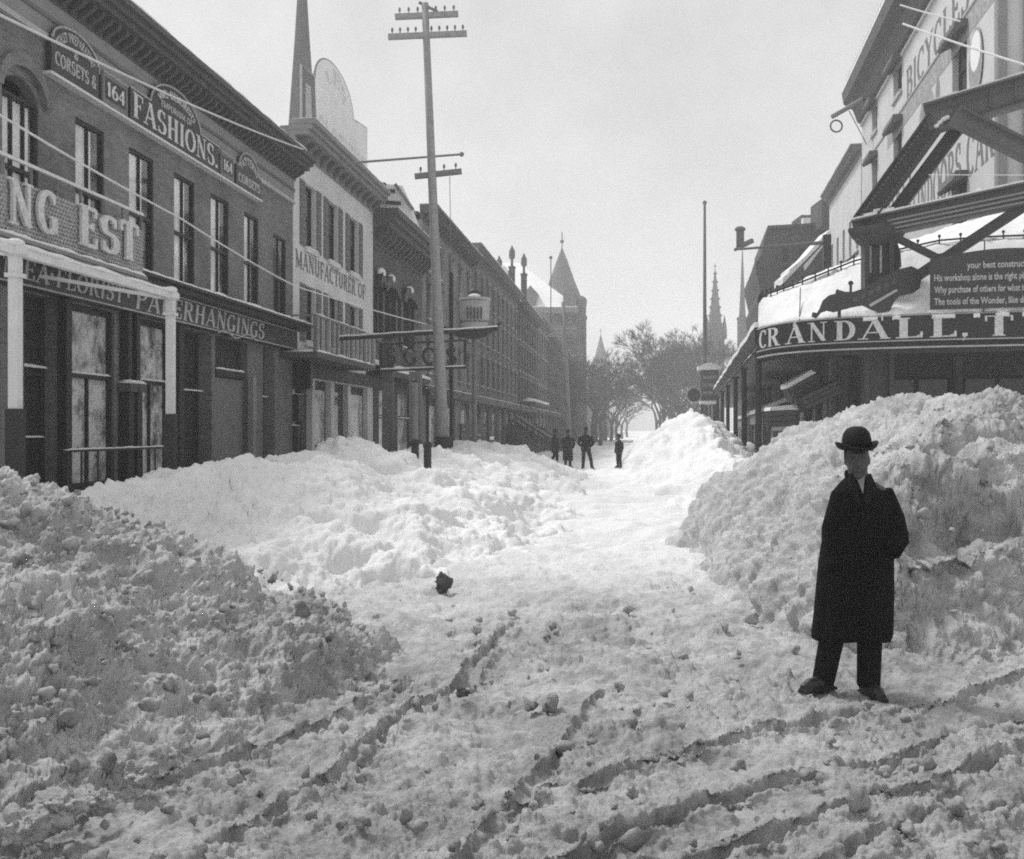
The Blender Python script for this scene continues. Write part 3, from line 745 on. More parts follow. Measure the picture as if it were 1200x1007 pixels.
# ---------------------------------------------------------------- left side of the street
XL = -10.2
FL = Fac((XL, 0, 0), (0, 1, 0), (1, 0, 0))
def cornice(f, root, u0, u1, v0, v1, proj, mat='cornice', dent=.55, dmat=None, snow=.05, seed=3, steps_=3):
    mb = MB()
    for i in range(steps_):
        a, b = v0 + (v1 - v0) * (.45 + .55 * i / steps_), v0 + (v1 - v0) * (.45 + .55 * (i + 1) / steps_)
        f.box(mb, u0 - .02 * i, u1 + .02 * i, a, b, -.1, proj * (.55 + .45 * (i + 1) / steps_))
    f.box(mb, u0, u1, v0, v0 + (v1 - v0) * .45, -.1, .06)
    c = part('cornice', mb, mat, root)
    if dent:
        n = int((u1 - u0) / dent)
        for i in range(n):
            u = u0 + (i + .5) * (u1 - u0) / n; m2 = MB(); h = (v1 - v0) * .42; vb = v0 + (v1 - v0) * .45
            pl = [f.P(u - dent * .16, vb - .002, .062), f.P(u - dent * .16, vb - .002, proj * .55), f.P(u - dent * .16, vb - h * .35, proj * .5), f.P(u - dent * .16, vb - h, .062)]
            m2.prism(pl, f.u * dent * .32); part('bracket', m2, dmat or mat, c)
    if snow: part('snow_cap', snow_strip(f, u0, u1, v1 + .001, -.05, proj - .02, snow, .4, seed), 'snow', c, smooth=True)
    return c
def flat_roof(f, root, u0, u1, v, n0, n1, snow=.18):
    mb = MB(); f.box(mb, u0, u1, v, v + .12, n0, n1); r_ = part('roof', mb, 'slate', root)
    mb = MB(); f.box(mb, u0 + .1, u1 - .1, v + .121, v + .121 + snow, n0 + .1, n1 - .3); part('snow_cap', mb, 'snow', r_)

# --- two-storey brick shop, "Fashions"
U0, U1 = FL.U(-95), FL.U(343)
b1 = thing('brick_shop_building', (XL, U0, 0), 'dark two-storey brick shop building at left with tall narrow windows and bracketed cornice', 'building', 'buildings on the left side')
VT = 9.75
wins = [(88, 122), (151, 180), (204, 228), (247, 268), (286, 303), (320, 335)]
holes, wl = [], []
for i, (a, b) in enumerate(wins):
    h_ = (FL.U(a), FL.U(b), 4.82, 7.46 if i < 5 else 7.3); holes.append(h_); wl.append(h_)
aw = (FL.U(2), FL.U(45), 4.82, 7.62); holes.append(aw)
aw2 = (FL.U(-60), FL.U(-30), 4.82, 7.5); holes.append(aw2)
shop = [(-88, 0, 0), (28, 68, 1), (73, 134, 2), (155, 199, 2), (208, 248, 3), (252, 290, 4), (308, 322, 3)]
for a, b, k in shop: holes.append((FL.U(a), FL.U(b), -.3, 4.02))
mb = MB(); wall_cells(FL, mb, U0, U1, -.3, 9.2, holes, .35); part('wall', mb, 'brick', b1)
back_body(FL, b1, U0, U1, -.3, 9.2, -.75, -9.0)
for i, h_ in enumerate(wl): window(FL, b1, *h_, rec=.055, curtain=.62 if i < 5 else 0, snow=.16 if i > 1 else .1, sill='stone', seed=i)
window(FL, b1, *aw2, rec=.055, curtain=.6, snow=.1, seed=31)
# the arched window: segmental head over a wide sash
window(FL, b1, aw[0], aw[1], aw[2], aw[3] - .35, rec=.06, curtain=.8, snow=.1, seed=41, bars=2)
mb = MB(); uc, hw = (aw[0] + aw[1]) / 2, (aw[1] - aw[0]) / 2
arcpts = [(uc + hw * math.cos(R(t)), aw[3] - .36 + .34 * math.sin(R(t))) for t in range(180, -1, -12)]
mb.prism([FL.P(aw[0], aw[3] + .004, -.02)] + [FL.P(u, v, -.02) for u, v in arcpts] + [FL.P(aw[1], aw[3] + .004, -.02)], FL.n * -.2)
part('arch_head', mb, 'brick', b1)
mb = MB()
for rr0, rr1, nn in ((1.18, 1.42, .10),):
    outer = [(uc + hw * rr1 * math.cos(R(t)), aw[3] - .34 + .72 * math.sin(R(t))) for t in range(180, -1, -10)]
    inner = [(uc + hw * rr0 * math.cos(R(t)), aw[3] - .34 + .48 * math.sin(R(t))) for t in range(0, 181, 10)]
    mb.prism([FL.P(u, v, .002) for u, v in outer + inner], FL.n * nn)
part('hood_mould', mb, 'brick', b1)
# stone frieze, moulding, cornice
mb = MB(); FL.box(mb, U0, U1, 8.58, 9.24, 0.002, .05); fz = part('frieze', mb, 'frieze', b1)
mb = MB(); FL.box(mb, U0, U1, 8.48, 8.58, 0.002, .09); part('moulding', mb, 'trim', fz)
mb = MB(); FL.box(mb, U0, U1, 8.86, 8.93, 0.051, .085); part('moulding', mb, 'stone', fz)
cornice(FL, b1, U0, U1 + .1, 9.2, 9.85, .72, dent=.33, snow=.04)
flat_roof(FL, b1, U0, U1, 9.6, -9, -.2)
# shop front: fascia, piers, show windows
def shopfront():
    mb = MB(); FL.box(mb, U0, U1 - .5, 4.05, 4.62, .003, .30); fa = part('fascia', mb, 'sign2', b1)
    mb = MB(); FL.box(mb, U0, U1 - .2, 4.62, 4.74, .003, .62); FL.box(mb, U0, U1 - .2, 4.741, 4.80, .003, .72); c = part('shop_cornice', mb, 'wood_dark', b1)
    part('snow_cap', snow_strip(FL, FL.U(100), U1 - .2, 4.801, .02, .70, .07, .3, 77), 'snow', c, smooth=True)
    mb = MB(); FL.box(mb, U0, U1 - .5, 4.055, 4.085, .301, .315); FL.box(mb, U0, U1 - .5, 4.585, 4.612, .301, .315); part('moulding', mb, 'trim', fa)
    for i, (a, b, k) in enumerate(shop):
        u0, u1 = FL.U(a), FL.U(b)
        if k in (0, 1, 3):
            d_ = MB(); FL.box(d_, u0 + .001, u1 - .001, -.3, 4.02, -.34, -.25 if k != 3 else -.33)
            dd = part('door', d_, 'wood_dark', b1)
            for lo, hi in ((.2, 1.5), (1.65, 2.7), (2.85, 3.85)):
                m2 = MB(); t = .06
                nb = -.249 if k != 3 else -.329
                FL.box(m2, u0 + .14, u1 - .14, lo, lo + t, nb, nb + .045); FL.box(m2, u0 + .14, u1 - .14, hi - t, hi, nb, nb + .045)
                FL.box(m2, u0 + .14, u0 + .14 + t, lo + t, hi - t, nb, nb + .045); FL.box(m2, u1 - .14 - t, u1 - .14, lo + t, hi - t, nb, nb + .045)
                part('panel', m2, 'iron', dd)
            if k == 1:
                part('snow_cap', snow_strip(FL, u0 + .1, u1 - .1, 2.78, -.24, -.15, .05, .12, 91), 'snow', dd, smooth=True)
                part('snow_cap', snow_strip(FL, u0 + .14, u1 - .14, 1.56, -.24, -.17, .03, .12, 92), 'snow', dd, smooth=True)
            if k == 3:
                part('snow_cap', snow_strip(FL, u0 + .1, u1 - .02, 2.62, -.32, -.2, .04, .12, 94), 'snow', dd, smooth=True)
        elif k == 2:
            m2 = MB(); t = .08
            FL.box(m2, u0, u0 + t, -.3, 4.02, -.2, -.06); FL.box(m2, u1 - t, u1, -.3, 4.02, -.2, -.06)
            FL.box(m2, u0 + t, u1 - t, 3.9, 4.02, -.2, -.06); FL.box(m2, u0 + t, u1 - t, 2.66, 2.74, -.2, -.05); FL.box(m2, u0 + t, u1 - t, -.3, .7, -.2, -.06)
            um = u0 + (u1 - u0) * .55; FL.box(m2, um - .025, um + .025, .7, 2.66, -.19, -.08)
            wn = part('show_window', m2, 'wood_dark', b1)
            for pa, pb, va, vb in ((u0 + t, um - .025, .7, 2.66), (um + .025, u1 - t, .7, 2.66), (u0 + t, u1 - t, 2.74, 3.9)):
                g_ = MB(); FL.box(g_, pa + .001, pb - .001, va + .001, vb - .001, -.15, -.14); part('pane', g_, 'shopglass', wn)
            part('snow_cap', snow_strip(FL, u0 + .08, u1 - .08, 2.741, -.13, -.04, .04, .12, 95 + i), 'snow', wn, smooth=True)
        else:
            m2 = MB(); FL.box(m2, u0, u1, -.3, 3.0, -.25, -.1); pn = part('poster_panel', m2, 'shutter', b1)
            m2 = MB(); FL.box(m2, u0, u1, 3.0, 4.02, -.3, -.2); part('transom', m2, 'wood_dark', pn)
            m2 = MB(); FL.box(m2, u0 + .1, u1 - .2, 3.03, 3.2, -.1, .0); pp = part('shelf', m2, 'wood_dark', pn)
            part('snow_cap', snow_strip(FL, u0 + .1, u1 - .2, 3.201, -.1, .0, .05, .12, 97), 'snow', pn, smooth=True)
            m2 = MB(); FL.box(m2, u1 - .12, u1 + .12, .2, 3.1, .05, .2); part('sign_strip', m2, 'frieze', pn)
    for a, b in ((138, 144), (148, 154)):                 # paired iron columns between the show windows
        u = FL.U((a + b) / 2); c = MB(); FL.box(c, u - .11, u + .11, -.3, 2.45, .02, .24); FL.box(c, u - .08, u + .08, 2.62, 4.04, .05, .21)
        cc = part('column', c, 'wood_dark', b1)
        c = MB(); FL.box(c, u - .17, u + .17, 2.45, 2.62, .0, .30); part('capital', c, 'cornice', cc)
        part('snow_cap', snow_strip(FL, u - .16, u + .16, 2.621, .02, .29, .07, .1, int(u * 7)), 'snow', cc, smooth=True)
    u = FL.U(203); c = MB(); FL.box(c, u - .12, u + .12, -.3, 4.04, .01, .2); part('column', c, 'wood_dark', b1)
    u = FL.U(70); c = MB(); FL.box(c, u - .1, u + .1, -.3, 4.04, .01, .18); part('column', c, 'wood_dark', b1)
    # lettering on the fascia
    s = "EA"; letters(s, flat_map(FL, FL.U(26, .3), FL.U(57, .3), 4.16, 4.50, .3, s, shear=.06), 'letter2', fa, thick=.17, thin=.07, serif=.13)
    s = "FLORIST"; letters(s, flat_map(FL, FL.U(64, .3), FL.U(144, .3), 4.16, 4.50, .3, s, shear=.06), 'letter2', fa, thick=.17, thin=.07, serif=.13)
    s = "PAPERHANGINGS"; letters(s, flat_map(FL, FL.U(157, .3), FL.U(309, .3), 4.12, 4.55, .3, s, shear=.10), 'letter2', fa, thick=.17, thin=.07, serif=.13)
    for pxx in (60.5, 150):
        mb = MB(); u = FL.U(pxx, .3); FL.box(mb, u - .04, u + .04, 4.30, 4.38, .3, .312); part('dot', mb, 'letter2', fa)
    s = "T"; letters(s, flat_map(FL, FL.U(1, .3), FL.U(9, .3), 4.16, 4.50, .3, s, shear=.06), 'letter2', fa, thick=.17, thin=.07, serif=.13)
    # flourish under the last letters
    mb = MB(); pts = [FL.P(FL.U(255, .31) + (FL.U(300, .31) - FL.U(255, .31)) * k / 14, 4.02 + .07 * math.sin(k * .75) + .006 * k, .325) for k in range(15)]
    mb.tube(pts, .02, 6); part('flourish', mb, 'letter2', fa)
    # low rail before the show windows
    mb = MB(); u0, u1 = FL.U(78, .5), FL.U(199, .5)
    mb.bar(FL.P(u0, 1.32, .45), FL.P(u1, 1.32, .45), .04)
    for k in range(8): u = u0 + (u1 - u0) * k / 7; mb.bar(FL.P(u, -.2, .45), FL.P(u, 1.3, .45), .025)
    rl = part('window_rail', mb, 'iron', b1)
    part('snow_cap', snow_strip(FL, u0, u1, 1.342, .42, .48, .03, .15, 55), 'snow', rl, smooth=True)
shopfront()

# --- arched sign boards along the wall above the windows
def fashion_sign():
    v0 = FL.px(200, 174)[1]; n = .10
    ua = [FL.U(x, n) for x in (57, 113, 118, 147, 150, 254, 257, 272, 275, 304)]
    r_ = thing('fashions_sign', (XL + .1, ua[0], v0), 'long dark arched shop sign reading FASHIONS with 164 panels', 'sign')
    def board(u0, u1, vb, vt, arch, mat):
        poly = [(u0, vb), (u1, vb), (u1, vt)]
        if arch:
            a0, a1 = u0 + (u1 - u0) * arch[0], u0 + (u1 - u0) * arch[1]; c, hw = (a0 + a1) / 2, (a1 - a0) / 2
            poly += [(c + hw * math.cos(R(t)), vt + arch[2] * math.sin(R(t))) for t in range(0, 181, 10)]
        poly += [(u0, vt)]
        mb = MB(); mb.prism([FL.P(u, v, n) for u, v in poly], FL.n * .05); b = part('board', mb, mat, r_)
        mb = MB(); mb.tube([FL.P(u, v, n + .05) for u, v in poly[2:]], .022, 5); part('border', mb, 'trim', b)
        return b
    # left end panel
    b = board(ua[0], ua[1], v0, v0 + .62, (.03, .97, .34), 'sign2'); c = (ua[0] + ua[1]) / 2; hw = (ua[1] - ua[0]) / 2
    s = 'TOILET PREPARATIONS'; letters(s, arch_map(FL, c, v0 + .42, hw * .70, .30, .17, 160, 20, n + .05, s), 'letter2', b, thick=.2, thin=.12, serif=.1, depth=.006)
    s = 'CORSETS &'; letters(s, flat_map(FL, ua[0] + .12, ua[1] - .1, v0 + .16, v0 + .40, n + .05, s), 'letter2', b, thick=.2, thin=.12, serif=.1, depth=.006)
    s = '&'; letters(s, flat_map(FL, c - .08, c + .08, v0 + .47, v0 + .6, n + .05, s), 'letter2', b, thick=.2, thin=.12, serif=.1, depth=.006)
    # number panels
    for i in (2, 6):
        b = board(ua[i], ua[i + 1], v0 + .02, v0 + .62, None, 'shutter')
        mb = MB(); FL.box(mb, ua[i] + .09, ua[i + 1] - .09, v0 + .12, v0 + .52, n + .0505, n + .056); p = part('number_plate', mb, 'sign', b)
        s = '164'; letters(s, flat_map(FL, ua[i] + .14, ua[i + 1] - .13, v0 + .18, v0 + .46, n + .056, s), 'letter', b, thick=.22, thin=.1, serif=.12, depth=.006)
    # main board
    b = board(ua[4], ua[5], v0, v0 + .66, (.2, .76, .62), 'sign'); W = ua[5] - ua[4]
    s = 'FASHIONS.'; letters(s, flat_map(FL, ua[4] + .1, ua[5] - .02, v0 + .1, v0 + .60, n + .05, s), 'letter', b, thick=.2, thin=.06, serif=.15, depth=.008)
    c = ua[4] + W * .48; hw = W * .28
    s = "MME. DEMOREST'S"; letters(s, arch_map(FL, c, v0 + .66, hw * .74, .34, .17, 152, 24, n + .05, s), 'letter', b, thick=.2, thin=.1, serif=.12, depth=.006)
    s = 'EMPORIUM OF'; letters(s, flat_map(FL, c - hw * .62, c + hw * .62, v0 + .70, v0 + .84, n + .05, s), 'letter2', b, thick=.2, thin=.12, serif=.1, depth=.006)
    # right end panel
    b = board(ua[8], ua[9], v0, v0 + .55, (.1, .9, .45), 'sign2'); c = (ua[8] + ua[9]) / 2; hw = (ua[9] - ua[8]) / 2
    s = 'PATTERNS'; letters(s, arch_map(FL, c, v0 + .38, hw * .62, .3, .2, 158, 22, n + .05, s), 'letter2', b, thick=.24, thin=.16, serif=.1, depth=.006)
    s = 'CORSETS'; letters(s, flat_map(FL, ua[8] + .12, ua[9] - .12, v0 + .14, v0 + .36, n + .05, s), 'letter2', b, thick=.24, thin=.16, serif=.1, depth=.006)
    mb = MB(); FL.box(mb, ua[0] - .03, ua[9] + .05, v0 - .05, v0 - .002, .0, n + .07); part('ledge', mb, 'white', r_)
fashion_sign()

# --- openwork roof sign "..NG EST" on the shop cornice
def screen_sign():
    n = 1.0; f = FL.sub(n)
    u0, u1 = FL.U(-70, n), FL.U(167, n); vb, vt = FL.px(80, 297, n)[1], FL.px(80, 214, n)[1]
    r_ = thing('openwork_sign', f.P(u0, vb, 0), 'openwork wire sign with big pale letters ...NG EST above the florist', 'sign')
    mb = MB(); mb.bar(f.P(u0, vt, 0), f.P(u1, vt, 0), .05, .05); part('top_rail', mb, 'white', r_)
    mb = MB(); f.box(mb, u0, u1 + .1, vb - .06, vb, -.06, .06); f.box(mb, u0, u1 + .15, vb - .18, vb - .09, -.3, .1); bt = part('bottom_rail', mb, 'frieze', r_)
    part('snow_cap', snow_strip(f, u0, u1 + .1, vb + .001, -.05, .05, .06, .2, 15), 'snow', bt, smooth=True)
    for k in range(9):
        u = u0 + (u1 - u0) * k / 8; mb = MB(); mb.bar(f.P(u, vb, -.03), f.P(u, vt, -.03), .035); part('upright', mb, 'shutter', r_)
    for k in range(3):
        u = u0 + (u1 - u0) * (k + .5) / 3; mb = MB(); mb.bar(f.P(u, 4.8, -.55), f.P(u, vt - .2, -.03), .035); part('strut', mb, 'shutter', r_)
    # wavy wire mesh caught with snow, lower two thirds
    mb = MB(); h = (vt - vb) * .68; nrow = 13
    for j in range(nrow):
        v = vb + .03 + h * j / (nrow - 1); k = int((u1 - u0) / .045); pts = []
        for i in range(k + 1):
            u = u0 + (u1 - u0) * i / k; pts.append(f.P(u, v + (.035 if (i + j) % 2 else -.02), .0))
        for a, b in zip(pts[:-1], pts[1:]): mb.bar(a, b, .02, .024)
    part('wire_mesh', mb, 'letter2', r_, fix=False, kind='stuff')
    def L(s, x0, x1, y0, y1, yr0, yr1):
        ua, ub = FL.U(x0, n), FL.U(x1, n); tl = text_len(s)
        va0, va1 = FL.px(x0, y0, n)[1], FL.px(x0, y1, n)[1]
        m_ = lambda x, y, k: f.P(ua + (ub - ua) * x / tl, va0 + (va1 - va0) * y, .05 + k)
        letters(s, m_, 'letter', r_, thick=.24, thin=.1, serif=.15, depth=.05)
    L('N', 4, 33, 261, 207, 0, 0); L('G', 38, 62, 270, 219, 0, 0); L('E', 87, 109, 286, 238, 0, 0); L('S', 112, 134, 293, 250, 0, 0); L('T', 134, 158, 301, 256, 0, 0); L('I', -28, -8, 246, 196, 0, 0)
screen_sign()

# --- kerb posts and rail that carry the awnings
def awning_rail():
    X = -7.4; f = Fac((X, 0, 0), (0, 1, 0), (1, 0, 0)); v = f.px(200, 347)[1]
    r_ = thing('awning_frame', f.P(f.U(18), 0, 0), 'pale awning frame of rail and posts along the left kerb', 'awning frame')
    us = [f.U(-120), f.U(18), f.U(200)]
    mb = MB(); mb.bar(f.P(us[0] - .2, v, 0), f.P(us[2] + .15, v, 0), .10, .10); rl = part('rail', mb, 'white', r_)
    part('snow_cap', snow_strip(f, us[0], us[2] + .12, v + .051, -.05, .05, .06, .25, 66), 'snow', rl, smooth=True)
    for u in us[1:]:
        mb = MB(); mb.box(X - .06, X + .06, u - .06, u + .06, 1.95, v - .068); p = part('post', mb, 'white', r_)
        mb = MB(); mb.box(X - .085, X + .085, u - .085, u + .085, -.3, 1.95); part('post_base', mb, 'pole_dark', p)
        mb = MB(); mb.box(X - .09, X + .09, u - .09, u + .09, v - .32, v - .27); part('collar', mb, 'white', p); mb = MB(); mb.lathe((X, u, v - .07), [(.08, 0), (.14, .03), (.14, .10), (.10, .14), (.04, .16)], 12); part('capital', mb, 'white', p)
        part('snow_cap', MB().ball((X, u, v + .10), .11, 10, 6, (1, 1, .5)), 'snow', p, smooth=True)
        mb = MB(); mb.bar(Vector((X - .1, u, v - .03)), Vector((XL + .6, u, v + .35)), .06); part('cross_arm', mb, 'white', r_)
awning_rail()

# --- white painted house, "Manufacturer of"
U0, U1 = FL.U(343.5), FL.U(437)
b2 = thing('painted_building', (XL, U0, 0), 'white painted three-storey building lettered MANUFACTURER OF, with shutters', 'building', 'buildings on the left side')
V = lambda px, py: FL.px(px, py)[1]
up = [(357, 370), (384, 396), (409, 420)]; lo = [(357, 370), (386, 397), (409, 420)]
holes, wu, wlo = [], [], []
for a, b in up: h_ = (FL.U(a), FL.U(b), V(363, 293), V(363, 218)); holes.append(h_); wu.append(h_)
for a, b in lo: h_ = (FL.U(a), FL.U(b), V(363, 402), V(363, 336)); holes.append(h_); wlo.append(h_)
shopb = [(352, 366), (369, 388), (392, 408), (411, 431)]
for a, b in shopb: holes.append((FL.U(a), FL.U(b), -.3, 3.3))
mb = MB(); wall_cells(FL, mb, U0, U1, -.3, V(437, 250), holes, .35); part('wall', mb, 'paint', b2)
VT2 = V(437, 250)
back_body(FL, b2, U0, U1, -.3, VT2, -.5, -10)
for i, h_ in enumerate(wu + wlo): window(FL, b2, *h_, curtain=.4 if i in (0, 3) else 0, sill='paint', snow=.05, seed=50 + i)
for i, (a, b) in enumerate(up):
    u0, u1 = FL.U(a), FL.U(b); ww = .48
    for s0, s1 in ((u0 - ww - .05, u0 - .05), (u1 + .05, min(u1 + ww + .05, U1 - .05))):
        for (va, vb) in ((wu[i][2], wu[i][3]), (wlo[i][2], wlo[i][3])):
            mb = MB(); FL.box(mb, s0, s1, va, vb, .003, .045); sh = part('shutter', mb, 'shutter', b2)
            m2 = MB(); k = 9
            for j in range(k): v_ = va + (vb - va) * (j + .5) / k; FL.box(m2, s0 + .06, s1 - .06, v_ - .07, v_ + .05, .0455, .06)
            part('slat', m2, 'stone', sh)
cornice(FL, b2, U0, U1 + .1, VT2, VT2 + .85, .7, mat='frieze', dent=.8, dmat='stone', snow=.05, seed=23)
flat_roof(FL, b2, U0, U1, VT2 + .3, -10, -.2)
s = 'MANUFACTURER OF'; ua, ub = FL.U(346), FL.U(428); va, vb = V(372, 325), V(372, 305)
letters(s, flat_map(FL, ua, ub, va, vb, .002, s), 'adv', b2, thick=.22, thin=.1, serif=.12, depth=.006)
# shop front with balcony
for i, (a, b) in enumerate(shopb):
    u0, u1 = FL.U(a), FL.U(b); mb = MB(); FL.box(mb, u0 + .001, u1 - .001, -.3, 3.3, -.3, -.2); d_ = part('door' if i % 2 else 'show_window', mb, 'wood_dark', b2)
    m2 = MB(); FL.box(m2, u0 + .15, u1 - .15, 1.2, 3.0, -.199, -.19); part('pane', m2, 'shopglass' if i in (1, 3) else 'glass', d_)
mb = MB(); FL.box(mb, U0 + .3, U1, 3.35, 3.75, .003, .25); part('fascia', mb, 'wood_dark', b2)
n1 = 1.15; bu0, bu1 = FL.U(372, n1), FL.U(440, n1)
mb = MB(); FL.box(mb, bu0, bu1, 3.78, 3.95, .003, n1); bal = part('balcony', mb, 'cornice', b2)
part('snow_cap', snow_strip(FL, bu0, bu1, 3.951, .1, n1 - .02, .09, .3, 81), 'snow', bal, smooth=True)
mb = MB(); mb.bar(FL.P(bu0, 5.0, n1 - .06), FL.P(bu1, 5.0, n1 - .06), .06); mb.bar(FL.P(bu0, 5.0, n1 - .06), FL.P(bu0, 5.0, .05), .05)
hr = part('handrail', mb, 'shutter', bal); part('snow_cap', snow_strip(FL, bu0, bu1, 5.031, n1 - .09, n1 - .03, .04, .2, 82), 'snow', bal, smooth=True)
for k in range(26): u = bu0 + (bu1 - bu0) * k / 25; mb = MB(); mb.bar(FL.P(u, 3.95, n1 - .06), FL.P(u, 4.98, n1 - .06), .05 if k % 5 else .09); part('baluster', mb, 'trim' if k % 2 else 'shutter', bal)

# --- dark box sign and show-case standing out from the wall between the two shops
def box_sign():
    p = FL.P(FL.U(345), 0, .2); r_ = thing('dark_sign_case', p, 'black panelled sign case standing out beside the white building', 'sign', )
    Y = p.y - .2
    def rect(x0, x1, y0, y1, dep=.25):
        a, b = at_y(x0, y1, Y), at_y(x1, y0, Y); mb = MB(); mb.box(a.x, b.x, Y, Y + dep, a.z, b.z); return mb, a, b
    mb, a, b = rect(329, 364, 410, 456); p1 = part('upper_board', mb, 'sign', r_)
    f = Fac((0, Y, 0), (1, 0, 0), (0, -1, 0))
    part('snow_cap', snow_strip(f, a.x, b.x, b.z + .001, -.25, 0, .05, .2, 5), 'snow', p1, smooth=True)
    mb = MB(); t = .05; f.box(mb, a.x + .05, b.x - .05, a.z + .05, a.z + .05 + t, .001, .03); f.box(mb, a.x + .05, b.x - .05, b.z - .05 - t, b.z - .05, .001, .03); part('moulding', mb, 'iron', p1)
    mb, a, b = rect(324, 350, 462, 494, .5); p2 = part('show_case', mb, 'wood_dark', r_)
    part('snow_cap', snow_strip(f, a.x, b.x, b.z + .001, -.5, 0, .06, .2, 6), 'snow', p2, smooth=True)
    mb, a, b = rect(326, 349, 499, 545, .45); p3 = part('stand', mb, 'sign2', r_)
    part('snow_cap', snow_strip(f, a.x, b.x, b.z + .001, -.45, 0, .05, .2, 7), 'snow', p3, smooth=True)
    mb = MB(); mb.box(p.x - .4, p.x + .0, Y + .26, Y + .36, -.2, at_y(345, 412, Y).z); part('post', mb, 'wood_dark', r_)
box_sign()

# --- arched billboard on the roof of the white building
def billboard():
    n = -1.2; f = FL.sub(n); ua, ub = FL.U(367, n), FL.U(428, n)
    vb, vsh, vtop = 10.6, FL.px(428, 150, n)[1], FL.px(385, 71, n)[1]
    r_ = thing('arched_billboard', f.P(ua, vb, 0), 'tall white arched billboard on the roof of the white building', 'billboard')
    um = FL.U(412, n); c, hw = (ua + um) / 2, (um - ua) / 2; sp = FL.px(412, 140, n)[1]
    arch = [(c + hw * math.cos(R(t)), sp + (vtop - sp) * math.sin(R(t))) for t in range(0, 181, 8)]
    poly = [(ua, vb), (ub, vb), (ub, vsh)] + arch + [(ua, sp)]
    mb = MB(); mb.prism([f.P(u, v, 0) for u, v in poly], f.n * .08); b = part('board', mb, 'billboard', r_)
    mb = MB(); mb.tube([f.P(u, v, .05) for u, v in poly[1:]], .04, 6); part('border', mb, 'frieze', b)
    s = 'LES'; letters(s, arch_map(f, c, sp - .1, hw * .45, (vtop - sp) * .5, .55, 150, 20, .08, s), 'faint', b, thick=.2, thin=.08, serif=.12, depth=.006)
    s = 'CLOTHING'; letters(s, flat_map(f, ua + .3, ub - .3, vb + 1.0, vb + 2.6, .08, s), 'faint', b, thick=.14, thin=.06, serif=.1, depth=.006)
    # the dark side panel standing before it
    p0, p1 = on_plane(352.5, 160, f.P(ua - .2, 0, 0), Vector((.45, -1, 0)).normalized()), None
    nn = Vector((.8, -.6, 0)).normalized(); o = f.P(ua - .1, 0, 0); pr = lambda x, y: on_plane(x, y, o, nn)
    poly = [pr(352.5, 160), pr(372, 168), pr(369, 90), pr(352.5, 76)]
    mb = MB(); mb.prism(poly, nn * -.08); d_ = part('side_panel', mb, 'shutter', r_)
    mb = MB(); mb.tube([pr(352.5, 160) + nn * .02, pr(352.5, 76) + nn * .02, pr(369, 90) + nn * .02], .05, 6); part('border', mb, 'trim', d_)
    mb = MB(); mb.prism([pr(358, 148) + nn * .003, pr(366, 152) + nn * .003, pr(364, 102) + nn * .003, pr(358, 97) + nn * .003], nn * .01); part('lettering', mb, 'letter2', d_)
    for k in range(4):
        u = ua + (ub - ua) * (k + .5) / 4; mb = MB(); mb.bar(f.P(u, vb - .3, -.8), f.P(u, vsh - .4, -.02), .07); part('strut', mb, 'pole', r_)
    # thin horizontal pole carried out toward the street
    mb = MB(); mb.tube([at_depth(399, 192, 36), at_depth(541, 181, 40)], .04, 6); mb.ball(at_depth(541, 181, 40), .09, 8, 6); part('flag_staff', mb, 'shutter', r_)
    mb = MB(); mb.tube([f.P(ub, vb - .3, 0), f.P(ub, vsh, 0)], .05, 6); part('end_post', mb, 'shutter', r_)
billboard()

# --- dark brick house with a heavy bracketed cornice and arched windows
U0, U1 = FL.U(438), FL.U(494)
b3 = thing('arched_window_building', (XL, U0, 0), 'dark brick building with heavy bracketed cornice and three arched hooded windows', 'building', 'buildings on the left side')
aws = [(433.5 + 6, 444), (447, 460), (469, 482)]
holes = []; hw3 = []
for a, b in aws[:]: h_ = (FL.U(a), FL.U(b), V(452, 400), V(452, 338)); holes.append(h_); hw3.append(h_)
shop3 = [(444, 462), (466, 486)]
for a, b in shop3: holes.append((FL.U(a), FL.U(b), -.3, 3.6))
VT3 = V(490, 322)
mb = MB(); wall_cells(FL, mb, U0, U1, -.3, VT3, holes, .35); part('wall', mb, 'brick_dark', b3)
back_body(FL, b3, U0, U1, -.3, VT3, -.5, -10)
for i, h_ in enumerate(hw3):
    window(FL, b3, h_[0], h_[1], h_[2], h_[3], snow=.06, seed=70 + i)
    uc, hw = (h_[0] + h_[1]) / 2, (h_[1] - h_[0]) / 2; mb = MB()
    outer = [(uc + hw * 1.45 * math.cos(R(t)), h_[3] - .25 + .75 * math.sin(R(t))) for t in range(180, -1, -15)]
    inner = [(uc + hw * .98 * math.cos(R(t)), h_[3] - .25 + .3 * math.sin(R(t))) for t in range(0, 181, 15)]
    mb.prism([FL.P(u, v, .002) for u, v in outer + inner], FL.n * .3); hd = part('window_hood', mb, 'wood_dark', b3)
    part('snow_cap', MB().ball(FL.P(uc, h_[3] + .42, .17), .34, 10, 7, (.55, 1.0, .6)), 'snow', hd, smooth=True)
    for s_ in (-1, 1):
        mb = MB(); uu = uc + s_ * hw * 1.2; FL.box(mb, uu - hw * .2, uu + hw * .2, h_[2], h_[3] - .26, .003, .14); part('window_surround', mb, 'wood_dark', b3)
cornice(FL, b3, U0 - .1, U1 + .2, VT3, VT3 + 1.35, 1.0, dent=.75, snow=.06, seed=29)
flat_roof(FL, b3, U0, U1, VT3 + .8, -10, -.2)
